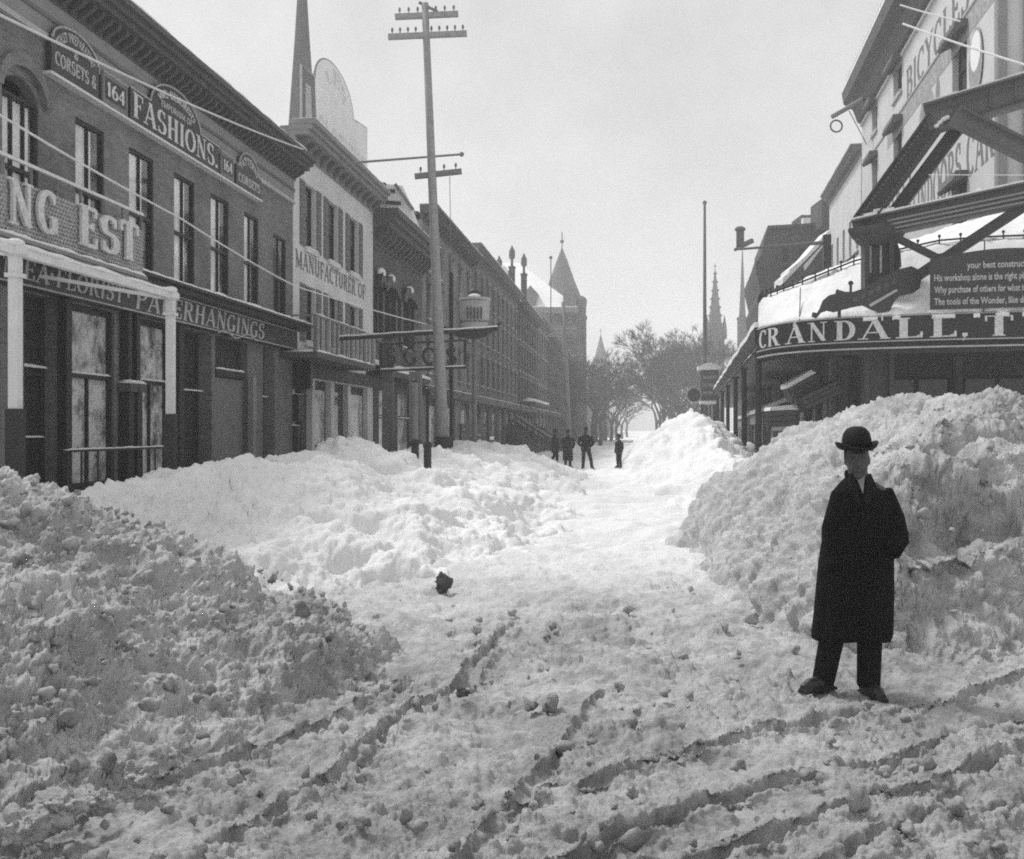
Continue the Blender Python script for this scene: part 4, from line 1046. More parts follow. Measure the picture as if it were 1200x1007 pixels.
for i, (a, b) in enumerate(shop3):
    u0, u1 = FL.U(a), FL.U(b); mb = MB(); FL.box(mb, u0 + .001, u1 - .001, -.3, 3.6, -.3, -.2); d_ = part('show_window', mb, 'wood_dark', b3)
    for j in range(3):
        m2 = MB(); uu = u0 + .1 + (u1 - u0 - .2) * j / 3; FL.box(m2, uu + .03, uu + (u1 - u0 - .2) / 3 - .03, 2.3, 3.3, -.199, -.19); part('pane', m2, 'glass', d_)
    m2 = MB(); FL.box(m2, u0 + .13, u1 - .13, .6, 2.15, -.199, -.19); part('pane', m2, 'glass', d_)
    part('snow_cap', snow_strip(FL, u0 + .1, u1 - .1, 2.2, -.19, -.12, .05, .15, 84 + i), 'snow', d_, smooth=True)
a0, a1 = FL.U(447, .6), FL.U(494, .6)
mb = MB(); mb.prism([FL.P(a0, 3.75, .003), FL.P(a0, 3.75, 1.0), FL.P(a0, 3.95, 1.0), FL.P(a0, 4.35, .003)], FL.u * (a1 - a0)); cn = part('shop_canopy', mb, 'wood_dark', b3)
mb = MB(); mb.prism([FL.P(a0, 3.96, 1.02), FL.P(a0, 4.06, 1.0), FL.P(a0, 4.5, .004), FL.P(a0, 4.36, .004)], FL.u * (a1 - a0)); part('snow_cap', mb, 'snow', cn)

# --- generic further house
def house(name, label, px0, px1, v_top, rows, pitch, wall, f=FL, ww=1.05, depth=10, side='brick_dark', corn=.6, corn_h=.8, sill='stone', snow=.05, shops=True, cmat='cornice', surround=None, grp='buildings on the left side', far=False):
    u0, u1 = f.U(px0), f.U(px1)
    r_ = thing(name, f.P(u0, 0, 0), label, 'building', grp)
    n = max(1, int((u1 - u0) / pitch)); holes = []; ws = []
    for a, b in rows:
        for i in range(n):
            c = u0 + (i + .5) * (u1 - u0) / n; holes.append((c - ww / 2, c + ww / 2, a, b)); ws.append(holes[-1])
    sh = []
    if shops:
        k = max(1, int((u1 - u0) / (pitch * 1.4)))
        for i in range(k):
            c = u0 + (i + .5) * (u1 - u0) / k; sh.append((c - pitch * .5, c + pitch * .5, -.3, 3.3)); holes.append(sh[-1])
    mb = MB(); wall_cells(f, mb, u0, u1, -.3, v_top, holes, .35); part('wall', mb, wall, r_)
    mb = MB(); f.box(mb, u0 + .003, u1 - .003, -.3, v_top - .003, -depth, -.6); part('side_wall', mb, side, r_)
    for i, h_ in enumerate(ws):
        wn = MB(); t = .09; a, b, c, d = h_; rec = .2
        f.box(wn, a, a + t, c, d, -rec - .06, -rec + .03); f.box(wn, b - t, b, c, d, -rec - .06, -rec + .03); f.box(wn, a + t, b - t, d - t, d, -rec - .06, -rec + .03)
        f.box(wn, a + t, b - t, c, c + t, -rec - .06, -rec + .03); f.box(wn, a + t, b - t, (c + d) / 2 - .05, (c + d) / 2 + .05, -rec - .05, -rec + .02)
        wo = part('window', wn, 'wood_dark', r_)
        g_ = MB(); f.box(g_, a + t, b - t, c + t, d - t, -rec - .05, -rec - .04); part('pane', g_, 'glass', wo)
        s_ = MB(); f.box(s_, a - .1, b + .1, c - .16, c - .002, -rec, .12); so = part('sill', s_, sill, wo)
        if not far: part('snow_cap', snow_strip(f, a - .1, b + .1, c + .001, -rec + .04, .11, snow, .3, i), 'snow', wo, smooth=True)
        if surround:
            s_ = MB(); f.box(s_, a - .14, b + .14, d + .002, d + .2, .002, .15); part('lintel', s_, surround, wo)
    for h_ in sh:
        a, b, c, d = h_; m_ = MB(); f.box(m_, a + .001, b - .001, c, d, -.3, -.2); so = part('show_window', m_, 'wood_dark', r_)
        for k in range(2):
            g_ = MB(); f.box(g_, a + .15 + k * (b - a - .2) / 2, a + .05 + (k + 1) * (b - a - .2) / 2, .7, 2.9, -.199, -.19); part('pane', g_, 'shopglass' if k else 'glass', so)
    if shops:
        m_ = MB(); f.box(m_, u0 + .05, u1 - .05, 3.4, 3.85, .003, .3); fo = part('fascia', m_, 'wood_dark', r_)
        part('snow_cap', snow_strip(f, u0 + .05, u1 - .05, 3.851, .01, .28, .06, .5, 3), 'snow', fo, smooth=True)
    cornice(f, r_, u0 - .05, u1 + .05, v_top, v_top + corn_h, corn, mat=cmat, dent=0 if far else .9, snow=.06, seed=int(px0))
    flat_roof(f, r_, u0, u1, v_top + corn_h * .4, -depth, -.2)
    return r_, u0, u1
b4, q0, q1 = house('brick_row_building', 'pale brick three-storey row house right behind the tall pole', 494.5, 553, 11.9, [(4.5, 6.3), (7.2, 9.0), (9.6, 11.2)], 3.3, 'brick_pale', corn=.75, corn_h=.75, surround='stone')
b4b, qa, qb = house('brick_row_building', 'taller darker brick row house between the pole and the dark block', 553.5, 606, 12.7, [(4.6, 6.6), (7.5, 9.5), (10.2, 11.9)], 2.9, 'brick_mid', corn=.6, corn_h=.9, surround='frieze', cmat='stone')
b5, q2, q3 = house('dark_commercial_block', 'dark four-storey block with close-set tall windows and snow-capped door hoods', 607, 628, 12.2, [(4.2, 6.4), (7.0, 9.3), (9.8, 12.0)], 2.6, 'brick_dark', ww=1.4, corn=.9, corn_h=.9, snow=.05, surround='stone')
b5b, q2b, q3b = house('dark_commercial_block', 'taller dark block with a pale string cornice, left of the far pole', 628.5, 642, 13.0, [(4.2, 6.4), (7.2, 9.6), (10.2, 12.3)], 3.1, 'brick_mid', ww=1.5, corn=.8, corn_h=.7, snow=.05, surround='frieze', cmat='stone', far=True)
b6, q4, q5 = house('dark_commercial_block', 'darker block beyond, just before the turreted building', 643, 668, 12.0, [(4.2, 6.4), (7.0, 9.3), (9.8, 11.6)], 3.0, 'brick_dark', ww=1.5, corn=1.0, corn_h=1.0, far=True)
# door hoods with snow along the dark block, chimneys with pots on its roof
for i in range(6):
    u = q2 + (q3 - q2) * (i + .5) / 6; m_ = MB(); FL.box(m_, u - 1.0, u + 1.0, 3.9, 4.2, .301, 1.5); hd = part('door_hood', m_, 'cornice', b5)
    part('snow_cap', snow_strip(FL, u - 1.0, u + 1.0, 4.201, .32, 1.45, .3, .4, i), 'snow', hd, smooth=True)
def chimney(root, p, w_, h, pots=1, mat='brick_dark'):
    m_ = MB(); m_.box(p.x - w_, p.x + w_, p.y - w_, p.y + w_, p.z, p.z + h); m_.box(p.x - w_ * 1.2, p.x + w_ * 1.2, p.y - w_ * 1.2, p.y + w_ * 1.2, p.z + h + .001, p.z + h + .2)
    c = part('chimney', m_, mat, root)
    for k in range(pots):
        m_ = MB(); m_.lathe((p.x, p.y, p.z + h + .2), [(w_ * .5, 0), (w_ * .45, .7), (w_ * .95, .75), (w_ * 1.1, 1.0), (w_ * 1.05, 1.5), (w_ * .5, 1.75), (w_ * .2, 2.0)], 10); part('chimney_pot', m_, 'far', c)
for px_, yt, yb in ((570, 290, 322),):
    pass
for k, (px_, ytop) in enumerate([(527, 258), (541, 275), (553, 286)]):
    Y = FL.U(px_); p = FL.P(Y, 12.9, -3.2 - .4 * k); chimney(b4 if px_ < 550 else b4b, p, .5, 1.2, 0, 'brick_mid')
for k, (px_, ytop) in enumerate([(568, 289), (585, 300), (600, 288), (614, 297)]):
    d = 100 + 3 * k; p = at_depth(px_, ytop, d); m = p.copy(); m.z = 12.9; chimney(b5, m, .27, max(.3, p.z - 12.9 - 2.2), 1)
m_ = MB(); a, b = at_depth(560, 318, 103), at_depth(596, 318, 106); m_.box(a.x, b.x, a.y, a.y + 6, 12.4, a.z); part('roof_block', m_, 'stone', b5)
part('snow_cap', MB().box(a.x, b.x, a.y, a.y + 6, a.z + .001, a.z + .5), 'snow', b5)
# snowy shed roof with planks between the dark house and the brick row
sr = thing('roof_shed', FL.P(FL.U(452), 10, -6), 'snow-covered plank roof on the rooftop behind the dark cornice', 'shed')
D = 47.0
pq = lambda x, y, d=D: at_depth(x, y, d)
mb = MB(); mb.prism([pq(432, 262), pq(488, 262), pq(472, 218), pq(430, 213)], FW * 4); part('wall', mb, 'snow', sr)
for k, (x0, x1, y) in enumerate([(430, 452, 214), (430, 463, 222), (432, 448, 229), (434, 470, 236), (434, 462, 244), (436, 474, 250)]):
    mb = MB(); mb.bar(pq(x0, y, D - .15), pq(x1, y + 2.5, D - .15), .12, .14); part('plank', mb, 'wood_dark', sr)
mb = MB(); mb.bar(pq(463, 216, D - .2), pq(484, 246, D - .2), .14); part('edge_beam', mb, 'shutter', sr)
# stoop with a sloping handrail before the dark block
st = thing('stoop', ground(610, 545), 'front steps with sloping snow-covered handrails rising to a door', 'stoop')
Ys = 92.0
for k, off in enumerate((0, 1.6)):
    a, b = at_depth(605 - k * 6, 488 + k * 3, Ys + off * 2), at_depth(646 - k * 6, 514 + k * 2, Ys - 10 + off * 2)
    mb = MB(); mb.bar(a, b, .25, .2); part('handrail', mb, 'frieze', st)
    for j in range(7): p = a.lerp(b, j / 6); mb = MB(); mb.bar((p.x, p.y, -.2), p, .12); part('baluster', mb, 'cornice', st)
a, b = at_depth(612, 497, Ys + 2), at_depth(645, 520, Ys - 9)
for j in range(9):
    p = a.lerp(b, j / 8); mb = MB(); mb.box(p.x - 1.5, p.x + 1.5, p.y - .75, p.y + .75, -.2, p.z); part('step', mb, 'stone', st)

# ---------------------------------------------------------------- far end of the street
def cone_roof(c, r, h, n=16, flare=.0): return MB().lathe(c, [(r * 1.08, -.1), (r, 0), (r * .62, h * .36), (r * .28, h * .72), (.12, h * .96), (.03, h)], n)
def turret_building():
    D0 = 175.0
    a, b = at_depth(600, 503, D0), at_depth(684, 503, D0)
    r_ = thing('turreted_building', (b.x, b.y, 0), 'large public building with steep snowy roof and round pointed turret', 'building')
    ze = at_depth(640, 361, D0).z
    dirx, diry = RT, FW
    def q(x, dep, z): p = at_depth(x, 503, D0); p = p + FW * dep; return Vector((p.x, p.y, z))
    mb = MB(); mb.hexa([q(600, 0, -.3), q(676, 0, -.3), q(676, 40, -.3), q(600, 40, -.3), q(600, 0, ze), q(676, 0, ze), q(676, 40, ze), q(600, 40, ze)]); part('wall', mb, 'brick_dark', r_)
    z1 = at_depth(606, 308, D0 + 12).z
    mb = MB(); mb.hexa([q(604, -1, ze), q(677, -1, ze), q(677, 41, ze), q(560, 41, ze), q(588, 12, z1), q(608, 12, z1), q(608, 28, z1), q(588, 28, z1)]); part('roof', mb, 'snow', r_)
    mb = MB(); mb.hexa([q(604, -1.3, ze - .9), q(677.5, -1.3, ze - .9), q(677.5, -.02, ze - .9), q(604, -.02, ze - .9), q(604, -1.3, ze - .004), q(677.5, -1.3, ze - .004), q(677.5, -.02, ze - .004), q(604, -.02, ze - .004)]); part('eaves', mb, 'stone', r_)
    for x, y in ((622, 350), (667, 351)):
        p = at_depth(x, y, D0 - .2); mb = MB(); mb.box(p.x - .9, p.x + .9, p.y - .5, p.y + 5, p.z - 1.2, p.z + .8); mb.prism([(p.x - 1.1, p.y - .6, p.z + .8), (p.x + 1.1, p.y - .6, p.z + .8), (p.x, p.y - .6, p.z + 2.0)], (0, 5.5, 0)); part('dormer', mb, 'slate', r_)
    # wall windows on the flank towards us
    for row in range(4):
        for k in range(6):
            x = 645 + k * 6; z = 5.5 + row * 4.2; p = q(x, -.02, z); mb = MB(); mb.box(p.x - .28, p.x + .28, p.y - .12, p.y + .1, z, z + 2.3); part('window', mb, 'iron', r_)
    for z in (9.0, 13.2, 17.4):
        mb = MB(); mb.hexa([q(604, -.3, z), q(677, -.3, z), q(677, -.01, z), q(604, -.01, z), q(604, -.3, z + .35), q(677, -.3, z + .35), q(677, -.01, z + .35), q(604, -.01, z + .35)]); part('string_course', mb, 'stone', r_)
    # turret at the street corner
    ct = q(664, 16, 0); zt = at_depth(659, 352, D0 + 16).z; rr = 25 * D0 / F; hh = at_depth(659, 288, D0 + 16).z - zt
    mb = MB(); mb.lathe((ct.x, ct.y, -.3), [(rr * .9, 0), (rr * .9, zt * .75), (rr * 1.02, zt * .82), (rr * 1.02, zt)], 20); tw = part('turret', mb, 'brick_dark', r_)
    part('turret_roof', cone_roof((ct.x, ct.y, zt - .1), rr * 1.05, hh, 20), 'far', r_, smooth=True)
    mb = MB(); zf = zt + hh; mb.tube([(ct.x, ct.y, zf - .6), (ct.x, ct.y, at_depth(659, 272, D0 + 16).z)], .09, 6); mb.ball((ct.x, ct.y, zf + .7), .35, 8, 6); part('finial', mb, 'iron', r_)
    c2 = q(683, 4, 0); z2 = at_depth(683, 352, D0 + 4).z; mb = MB(); w2 = .8
    mb.box(c2.x - w2, c2.x + w2, c2.y - w2, c2.y + w2, -.3, z2 - 3.2); mb.lathe((c2.x, c2.y, z2 - 3.2), [(.9, 0), (1.0, .4), (.75, .9), (.85, 2.4), (.95, 3.2), (.7, 3.6), (.2, 3.9)], 10); part('chimney', mb, 'brick_dark', r_)
    c3 = q(671, 24, 0); z3 = at_depth(671, 308, D0 + 24).z; mb = MB(); mb.box(c3.x - .4, c3.x + .4, c3.y - .4, c3.y + .4, zt, z3 + .5); part('chimney', mb, 'brick_dark', r_)
    mb = MB(); mb.hexa([q(676.2, 0, -.3), q(689, 3, -.3), q(689, 40, -.3), q(676.2, 40, -.3), q(676.2, 0, at_depth(676, 400, D0).z), q(688, 3, at_depth(688, 410, D0).z), q(688, 40, at_depth(688, 410, D0).z), q(676.2, 40, at_depth(676, 400, D0).z)]); part('wing', mb, 'brick_dark', r_)
turret_building()
def spire(label, cx, ytip, ybase, wbase, D, tower_w, ytower, mat='far', name='church_spire', n=8):
    s = D / F; p = at_depth(cx, ybase, D); tip = at_depth(cx, ytip, D); zb = p.z
    r_ = thing(name, (p.x, p.y, 0), label, 'church')
    rw = wbase * s / 2
    mb = MB(); mb.lathe((p.x, p.y, zb), [(rw, 0), (rw * .55, (tip.z - zb) * .45), (.08, tip.z - zb)], n); part('spire', mb, mat, r_)
    tw = tower_w * s / 2; mb = MB(); mb.box(p.x - tw, p.x + tw, p.y - tw, p.y + tw, -.3, zb - .002); mb.box(p.x - tw * 1.12, p.x + tw * 1.12, p.y - tw * 1.12, p.y + tw * 1.12, zb - tw * .5, zb - .001 - tw * .1); part('tower', mb, mat, r_)
    mb = MB(); mb.bar(tip - UP * .3, tip + UP * tw * .7, .12 * max(1, tw / 3)); mb.bar(tip + UP * tw * .4 - RT * tw * .2, tip + UP * tw * .4 + RT * tw * .2, .12 * max(1, tw / 3)); part('cross', mb, 'iron', r_)
    return r_, p, tw, zb
spire('tall plain church spire rising behind the brick shop roof, cut by the top edge', 354, -75, 152, 34, 72, 40, 160, 'pole_dark' if False else 'far')
spire('small pointed church spire among the far trees left of the street end', 704, 392, 424, 17, 300, 20, 430)
r_, p, tw, zb = spire('crocketed stone church spire rising beyond the trees at right', 838, 316, 385, 17, 210, 20, 440)
for k in range(14):        # crockets up the edges
    t = (k % 7 + .5) / 7; s_ = -1 if k < 7 else 1; h = (at_depth(838, 316, 210).z - zb)
    rr = (8.5 * 210 / F) * (1 - t) ; mb = MB(); mb.ball((p.x + s_ * (rr + .05), p.y - .3, zb + h * t), .22, 6, 4); part('crocket', mb, 'far', r_)
for s_ in (-1, 1):
    mb = MB(); mb.lathe((p.x + s_ * tw, p.y - tw, zb - 2.2), [(.45, 0), (.45, 2.0), (.05, 4.6)], 6); part('pinnacle', mb, 'far', r_)
spire('very thin needle spire between the church and the mansard house', 870, 292, 372, 8, 190, 11, 380)

# bare trees
def bare_tree_mesh(seed, H, spread):
    r = random.Random(seed); trunk, tw = MB(), MB()
    def grow(mb, p, d, l, rad, depth):
        q = p + d * l; mb.tube([p, p.lerp(q, .5) + Vector((r.uniform(-1, 1), r.uniform(-1, 1), 0)) * l * .05, q], [rad, rad * .85, rad * .65], 5 if depth > 2 else 3, cap=False)
        if depth == 0: return
        for k in range(r.choice((2, 3, 3)) if depth > 1 else 8):
            ax = Vector((r.uniform(-1, 1), r.uniform(-1, 1), r.uniform(-.3, .5))).normalized()
            nd = (d * .72 + ax * spread).normalized(); nd.z = max(nd.z, -.1)
            grow(trunk if depth > 3 else tw, q if k else p.lerp(q, .75), nd.normalized(), l * r.uniform(.66, .86), max(rad * .62, .011), depth - 1)
    grow(trunk, Vector((0, 0, -.3)), Vector((r.uniform(-.05, .05), 0, 1)).normalized(), H * .2, H * .02, 7)
    return trunk, tw
protos = []
for k in range(3):
    t_, w_ = bare_tree_mesh(40 + k, 12.0, .5 + .06 * k)
    a, b = t_.mesh('trunk', fix=False), w_.mesh('crown', fix=False)
    for me in (a, b): me.materials.append(M['bark'])
    protos.append((a, b))
TREES = [(795, 152, 1.1, 'right', 'tallest bare tree of the clump right of the street end'), (778, 168, .95, 'right', 'bare tree at the left end of the right-hand clump'), (812, 140, 1.0, 'right', 'bare tree just left of the flagpole'),
         (825, 165, 1.1, 'right', 'bare tree behind the flagpole foot'), (786, 190, 1.1, 'right', 'farthest bare tree of the right-hand clump'), (804, 178, 1.15, 'right', 'bare tree in the middle of the right-hand clump'),
         (800, 162, 1.05, 'right', 'bare tree close behind the tallest of the right-hand clump'), (818, 185, 1.15, 'right', 'bare tree deep in the clump left of the flagpole foot'), (774, 188, 1.0, 'right', 'bare tree near the left end of the clump, farther back'), (790, 200, 1.15, 'right', 'dim bare tree at the back of the right-hand clump'),
         (845, 150, .9, 'right', 'bare tree before the stone church spire'), (769, 210, 1.0, 'right', 'smallest bare tree at the street end on the right'),
         (703, 135, .95, 'left', 'bare street tree nearest the turreted building'), (699, 170, 1.2, 'left', 'tall bare street tree against the turreted building'), (709, 195, 1.25, 'left', 'tall bare street tree hiding the small far church'), (716, 185, 1.0, 'left', 'bare street tree under the small far spire'), (723, 205, .95, 'left', 'bare street tree right of the small far spire'),
         (729, 235, .95, 'left', 'bare street tree near the street end on the left'), (735, 280, 1.0, 'left', 'last bare street tree at the vanishing point'), (694, 150, .9, 'left', 'low bare tree behind the standing men')]
for k, (px_, D, s_, side, lab) in enumerate(TREES):
    p = at_depth(px_, 503, D); e = thing('bare_tree', (p.x, p.y, 0), lab, 'tree', 'bare trees at the street end')
    e.scale = (s_ * (1.7 if side == 'right' else 1.4),) * 3; e.rotation_euler = (0, 0, rnd.uniform(0, 6))
    for nm, me in zip(('trunk', 'crown'), protos[k % 3]):
        o = bpy.data.objects.new(nm, me); COL.objects.link(o); o.parent = e
# low far houses behind the left trees and closing the view
fh = Fac((XL, 0, 0), (0, 1, 0), (1, 0, 0))
house('far_row_house', 'dim low row house behind the left street trees', 690, 708, 9.5, [(4, 6), (7, 8.8)], 5.0, 'brick_dark', far=True, ww=1.4, depth=14)
house('far_row_house', 'dimmest last row house near the street end', 709, 722, 8.5, [(4, 6), (6.8, 8.2)], 7.0, 'brick_dark', far=True, ww=1.6, depth=14)

# ---------------------------------------------------------------- right side of the street
aR = math.atan(205.0 / F) - YAW
dR = Vector((math.sin(aR), math.cos(aR), 0)); nR = Vector((-math.cos(aR), math.sin(aR), 0))
LW = 9.7
FR = Fac(-nR * LW, dR, nR)
GR = 'buildings on the right side'
def ext(mb, pts, vec): return mb.prism(pts, vec)
# --- big pale building covered with painted advertisements
def ad_building():
    uN, uF = FR.U(1165), FR.U(1010); zc = FR.px(1010, 128)[1]
    r_ = thing('advertising_building', FR.P(uN, 0, 0), 'big pale building at right with painted wall advertisements and dark cornice', 'building', GR)
    V = lambda x, y: FR.px(x, y)[1]
    rows = [(V(1124, 300), V(1124, 212)), (V(1124, 117), V(1124, 40)), (V(1054, 110), V(1054, 70))]
    holes = []
    for j, (a, b) in enumerate(rows):
        for x0, x1 in ((1116, 1133), (1047, 1057), (1022, 1028)):
            if j == 2 and x0 == 1116: continue
            holes.append((FR.U(x1), FR.U(x0), a, b))
    mb = MB(); wall_cells(FR, mb, uN, uF, -.3, zc, holes, .35); part('wall', mb, 'paint2', r_)
    mb = MB(); FR.box(mb, uN + .4, uF - .003, -.3, zc - .003, -14, -.6); part('side_wall', mb, 'brick_mid', r_)
    for i, h_ in enumerate(holes):
        wn = window(FR, r_, *h_, rec=.25, snow=.06, seed=i, sill='trim')
        if h_[1] - h_[0] > 1.0:
            mb = MB(); mb.prism([FR.P(h_[0] - .2, h_[3] + .1, .002), FR.P(h_[0] - .2, h_[3] + .1, .42), FR.P(h_[0] - .2, h_[3] - .2, .5), FR.P(h_[0] - .2, h_[3] - .3, .42), FR.P(h_[0] - .2, h_[3] - .1, .002)], FR.u * (h_[1] - h_[0] + .4)); part('window_hood', mb, 'stone', wn)
    # cornice: deep dark eaves
    mb = MB(); mb.prism([FR.P(uN - 1.2, zc, .002), FR.P(uN - 1.2, zc - .9, .002), FR.P(uN - 1.2, zc - .75, .25), FR.P(uN - 1.2, zc - .05, .5), FR.P(uN - 1.2, zc + .3, 1.0), FR.P(uN - 1.2, zc + .9, 1.1), FR.P(uN - 1.2, zc + .95, .002)], FR.u * (uF - uN + 1.2)); c = part('cornice', mb, 'cornice', r_)
    mb = MB(); FR.box(mb, uN, uF, zc - 1.0, zc - .91, .002, .12); part('moulding', mb, 'white', c)
    mb = MB(); FR.box(mb, uN, uF, zc + .951, zc + 1.1, .2, 1.05); part('snow_cap', mb, 'snow', c)
    for k in range(40):        # pale roof cresting
        u = uN + (uF - uN) * k / 39; mb = MB(); mb.tube([FR.P(u, zc + .9, .85), FR.P(u, zc + 2.0, .85)], [.05, .03], 4); part('cresting', mb, 'billboard', c)
    mb = MB(); mb.bar(FR.P(uN, zc + 1.75, .85), FR.P(uF, zc + 1.75, .85), .06); part('cresting_rail', mb, 'billboard', c)
    # painted lettering bands
    def band(s, x0, x1, v0, v1, mat, n=.003, th=.2, tn=.1):
        # reads from the far end towards the near end of the wall for someone in the street
        ua, ub = FR.U(x0), FR.U(x1); tl = text_len(s)
        m_ = lambda x, y, k: FR.P(ua + (ub - ua) * x / tl, v0 + (v1 - v0) * y, n + k)
        letters(s, m_, mat, r_, thick=th, thin=tn, serif=.14, depth=.004)
    band('BICYCLES', 1062, 1136, V(1100, 62), V(1100, 22), 'adv')
    mb = MB(); FR.box(mb, FR.U(1165), FR.U(1040), V(1100, 92), V(1100, 68), .002, .006); part('painted_band', mb, 'adv2', r_)
    band('TRICYCLES & WAGONS', 1042, 1160, V(1100, 90), V(1100, 70), 'trim', .0065, .2, .12)
    mb = MB(); FR.box(mb, FR.U(1165), FR.U(1022), V(1100, 66), V(1100, 63), .003, .05); part('string_course', mb, 'trim', r_)
    band('INDOORS CAR', 1075, 1165, V(1120, 222), V(1120, 172), 'adv')
    band('CRANDALL', 1013, 1072, V(1040, 278), V(1040, 222), 'adv')
    mb = MB(); FR.box(mb, FR.U(1072), FR.U(1013), V(1040, 216), V(1040, 208), .002, .006); part('painted_band', mb, 'adv2', r_)
    # painted arched panel and oval panel
    def oval(x, y, w_, h_, mat, n=.003, arch=False):
        u, v = FR.px(x, y); du = abs(FR.U(x - w_ / 2) - FR.U(x + w_ / 2)) / 2; dv = abs(V(x, y - h_ / 2) - V(x, y + h_ / 2)) / 2
        pts = [FR.P(u + du * math.cos(R(t)), v + dv * (math.sin(R(t)) if not arch or math.sin(R(t)) > 0 else -1 if 180 < t < 360 else 0), n) for t in range(0, 360, 15)]
        mb = MB(); mb.prism(pts, FR.n * .005); return part('painted_panel', mb, mat, r_)
    oval(1145, 72, 16, 78, 'adv2', .05); oval(1145, 60, 12, 46, 'billboard', .056)
    oval(1086, 140, 18, 70, 'adv2'); oval(1086, 146, 11, 56, 'frieze', .009); oval(1099, 112, 5, 42, 'frieze', .003)
    oval(1145, 232, 12, 20, 'billboard', .003); oval(1145, 234, 7, 15, 'adv2', .009)
    # corner: pilasters and the face on the side street
    dS = (at_depth(1200, 503, 28.7) - at_depth(1000, 503, 30.2)).normalized(); nS = Vector((dS.y, -dS.x, 0))
    FS = Fac(FR.P(uN, 0, 0), dS, nS)
    L_ = 9.0; hs = []
    for a, b in rows[:2]: hs += [(1.25, 2.55, a, b), (4.2, 5.5, a, b)]
    hs.append((1.25, 2.55, rows[1][1] + 1.6, zc - 1.2)); hs.append((1.25, 2.55, V(1165, 130) , V(1165, 120)))
    hs = hs[:5]
    mb = MB(); wall_cells(FS, mb, 0, L_, -.3, zc, hs, .35); part('wall', mb, 'paint2', r_)
    mb = MB(); FS.box(mb, .4, L_ - .01, -.3, zc - .01, -6, -.6); part('interior', mb, 'interior', r_)
    for i, h_ in enumerate(hs): window(FS, r_, *h_, rec=.25, snow=.1, seed=60 + i, sill='trim')
    for u0, u1 in ((.12, .38), (.85, 1.12)):
        mb = MB(); FS.box(mb, u0, u1, -.3, zc - 1.0, .003, .16); part('pilaster', mb, 'frieze', r_)
    mb = MB(); FS.box(mb, -.6, L_, zc + .2, zc + .95, .002, 1.2); part('cornice', mb, 'cornice', r_)
    mb = MB(); mb.box(0, .01, 0, .01, 0, .01)
    # flagstaff slanting out from the far end of the cornice
    a = FR.P(uF, zc + .2, 1.4); b = at_depth(975, 137, 60)
    mb = MB(); mb.tube([at_depth(1012, 116, 58.5), b], .13, 6); fs = part('flag_staff', mb, 'frieze', r_)
    mb = MB(); c0 = at_depth(980, 148, 60); mb.tube([c0 + RT * .32 * math.cos(R(t)) + UP * .32 * math.sin(R(t)) for t in range(0, 361, 30)], .05, 5); part('ring', mb, 'shutter', fs)
    mb = MB(); mb.tube([at_depth(995, 130, 60), at_depth(1016, 170, 60)], .03, 4); part('stay', mb, 'shutter', fs)
ad_building()
r2, _, _ = house('pale_row_building', 'pale building beyond the advertising wall, with a lower sloping roofline', 1009, 973, FR.px(1005, 192)[1], [(5.0, 7.2), (8.4, 10.6), (11.6, 13.4)], 2.7, 'paint2', f=Fac(FR.P(0, 0, .01), dR, nR), ww=1.0, corn=.7, corn_h=.7, shops=False, cmat='frieze', grp=GR, sill='trim', side='brick_mid') if False else (None, 0, 0)
def pale_row():
    f = FR; u0, u1 = FR.U(1009), FR.U(972); zt = FR.px(1000, 197)[1]
    r_ = thing('pale_row_building', f.P(u0, 0, 0), 'pale building beyond the advertising wall, with a lower roofline', 'building', GR)
    hs = []
    for a, b in ((5.0, 7.4), (8.6, 11.0), (12.0, 14.2)):
        for k in range(5): c = u0 + (k + .5) * (u1 - u0) / 5; hs.append((c - .5, c + .5, a, b))
    mb = MB(); wall_cells(f, mb, u0 + .01, u1, -.3, zt, hs, .35); part('wall', mb, 'paint', r_)
    mb = MB(); f.box(mb, u0 + .01, u1 - .003, -.3, zt - .004, -12, -.6); part('side_wall', mb, 'brick_mid', r_)
    for i, h_ in enumerate(hs): window(f, r_, *h_, snow=.05, seed=i, sill='trim', detail=False)
    cornice(f, r_, u0 + .02, u1 + .1, zt, zt + .7, .6, mat='frieze', dent=0, snow=.1)
    flat_roof(f, r_, u0 + .02, u1, zt + .2, -12, -.2)
    for x0, x1, y0, y1, d in ((963, 985, 233, 265, 80), (939, 972, 252, 268, 88)):
        a, b = at_depth(x0, y1, d), at_depth(x1, y0, d); mb = MB(); mb.prism([a, Vector((b.x, b.y, a.z)), b, Vector((a.x, a.y, b.z))], FW * 3); ch = part('roof_block', mb, 'brick_dark', r_)
        part('snow_cap', MB().prism([a + UP * .0 + FW * -.02, Vector((b.x, b.y, a.z)) + FW * -.02, Vector((b.x, b.y, a.z + .75)) + FW * -.02, a + UP * .75 + FW * -.02], FW * -.5), 'snow', ch) if y0 > 240 else None
pale_row()
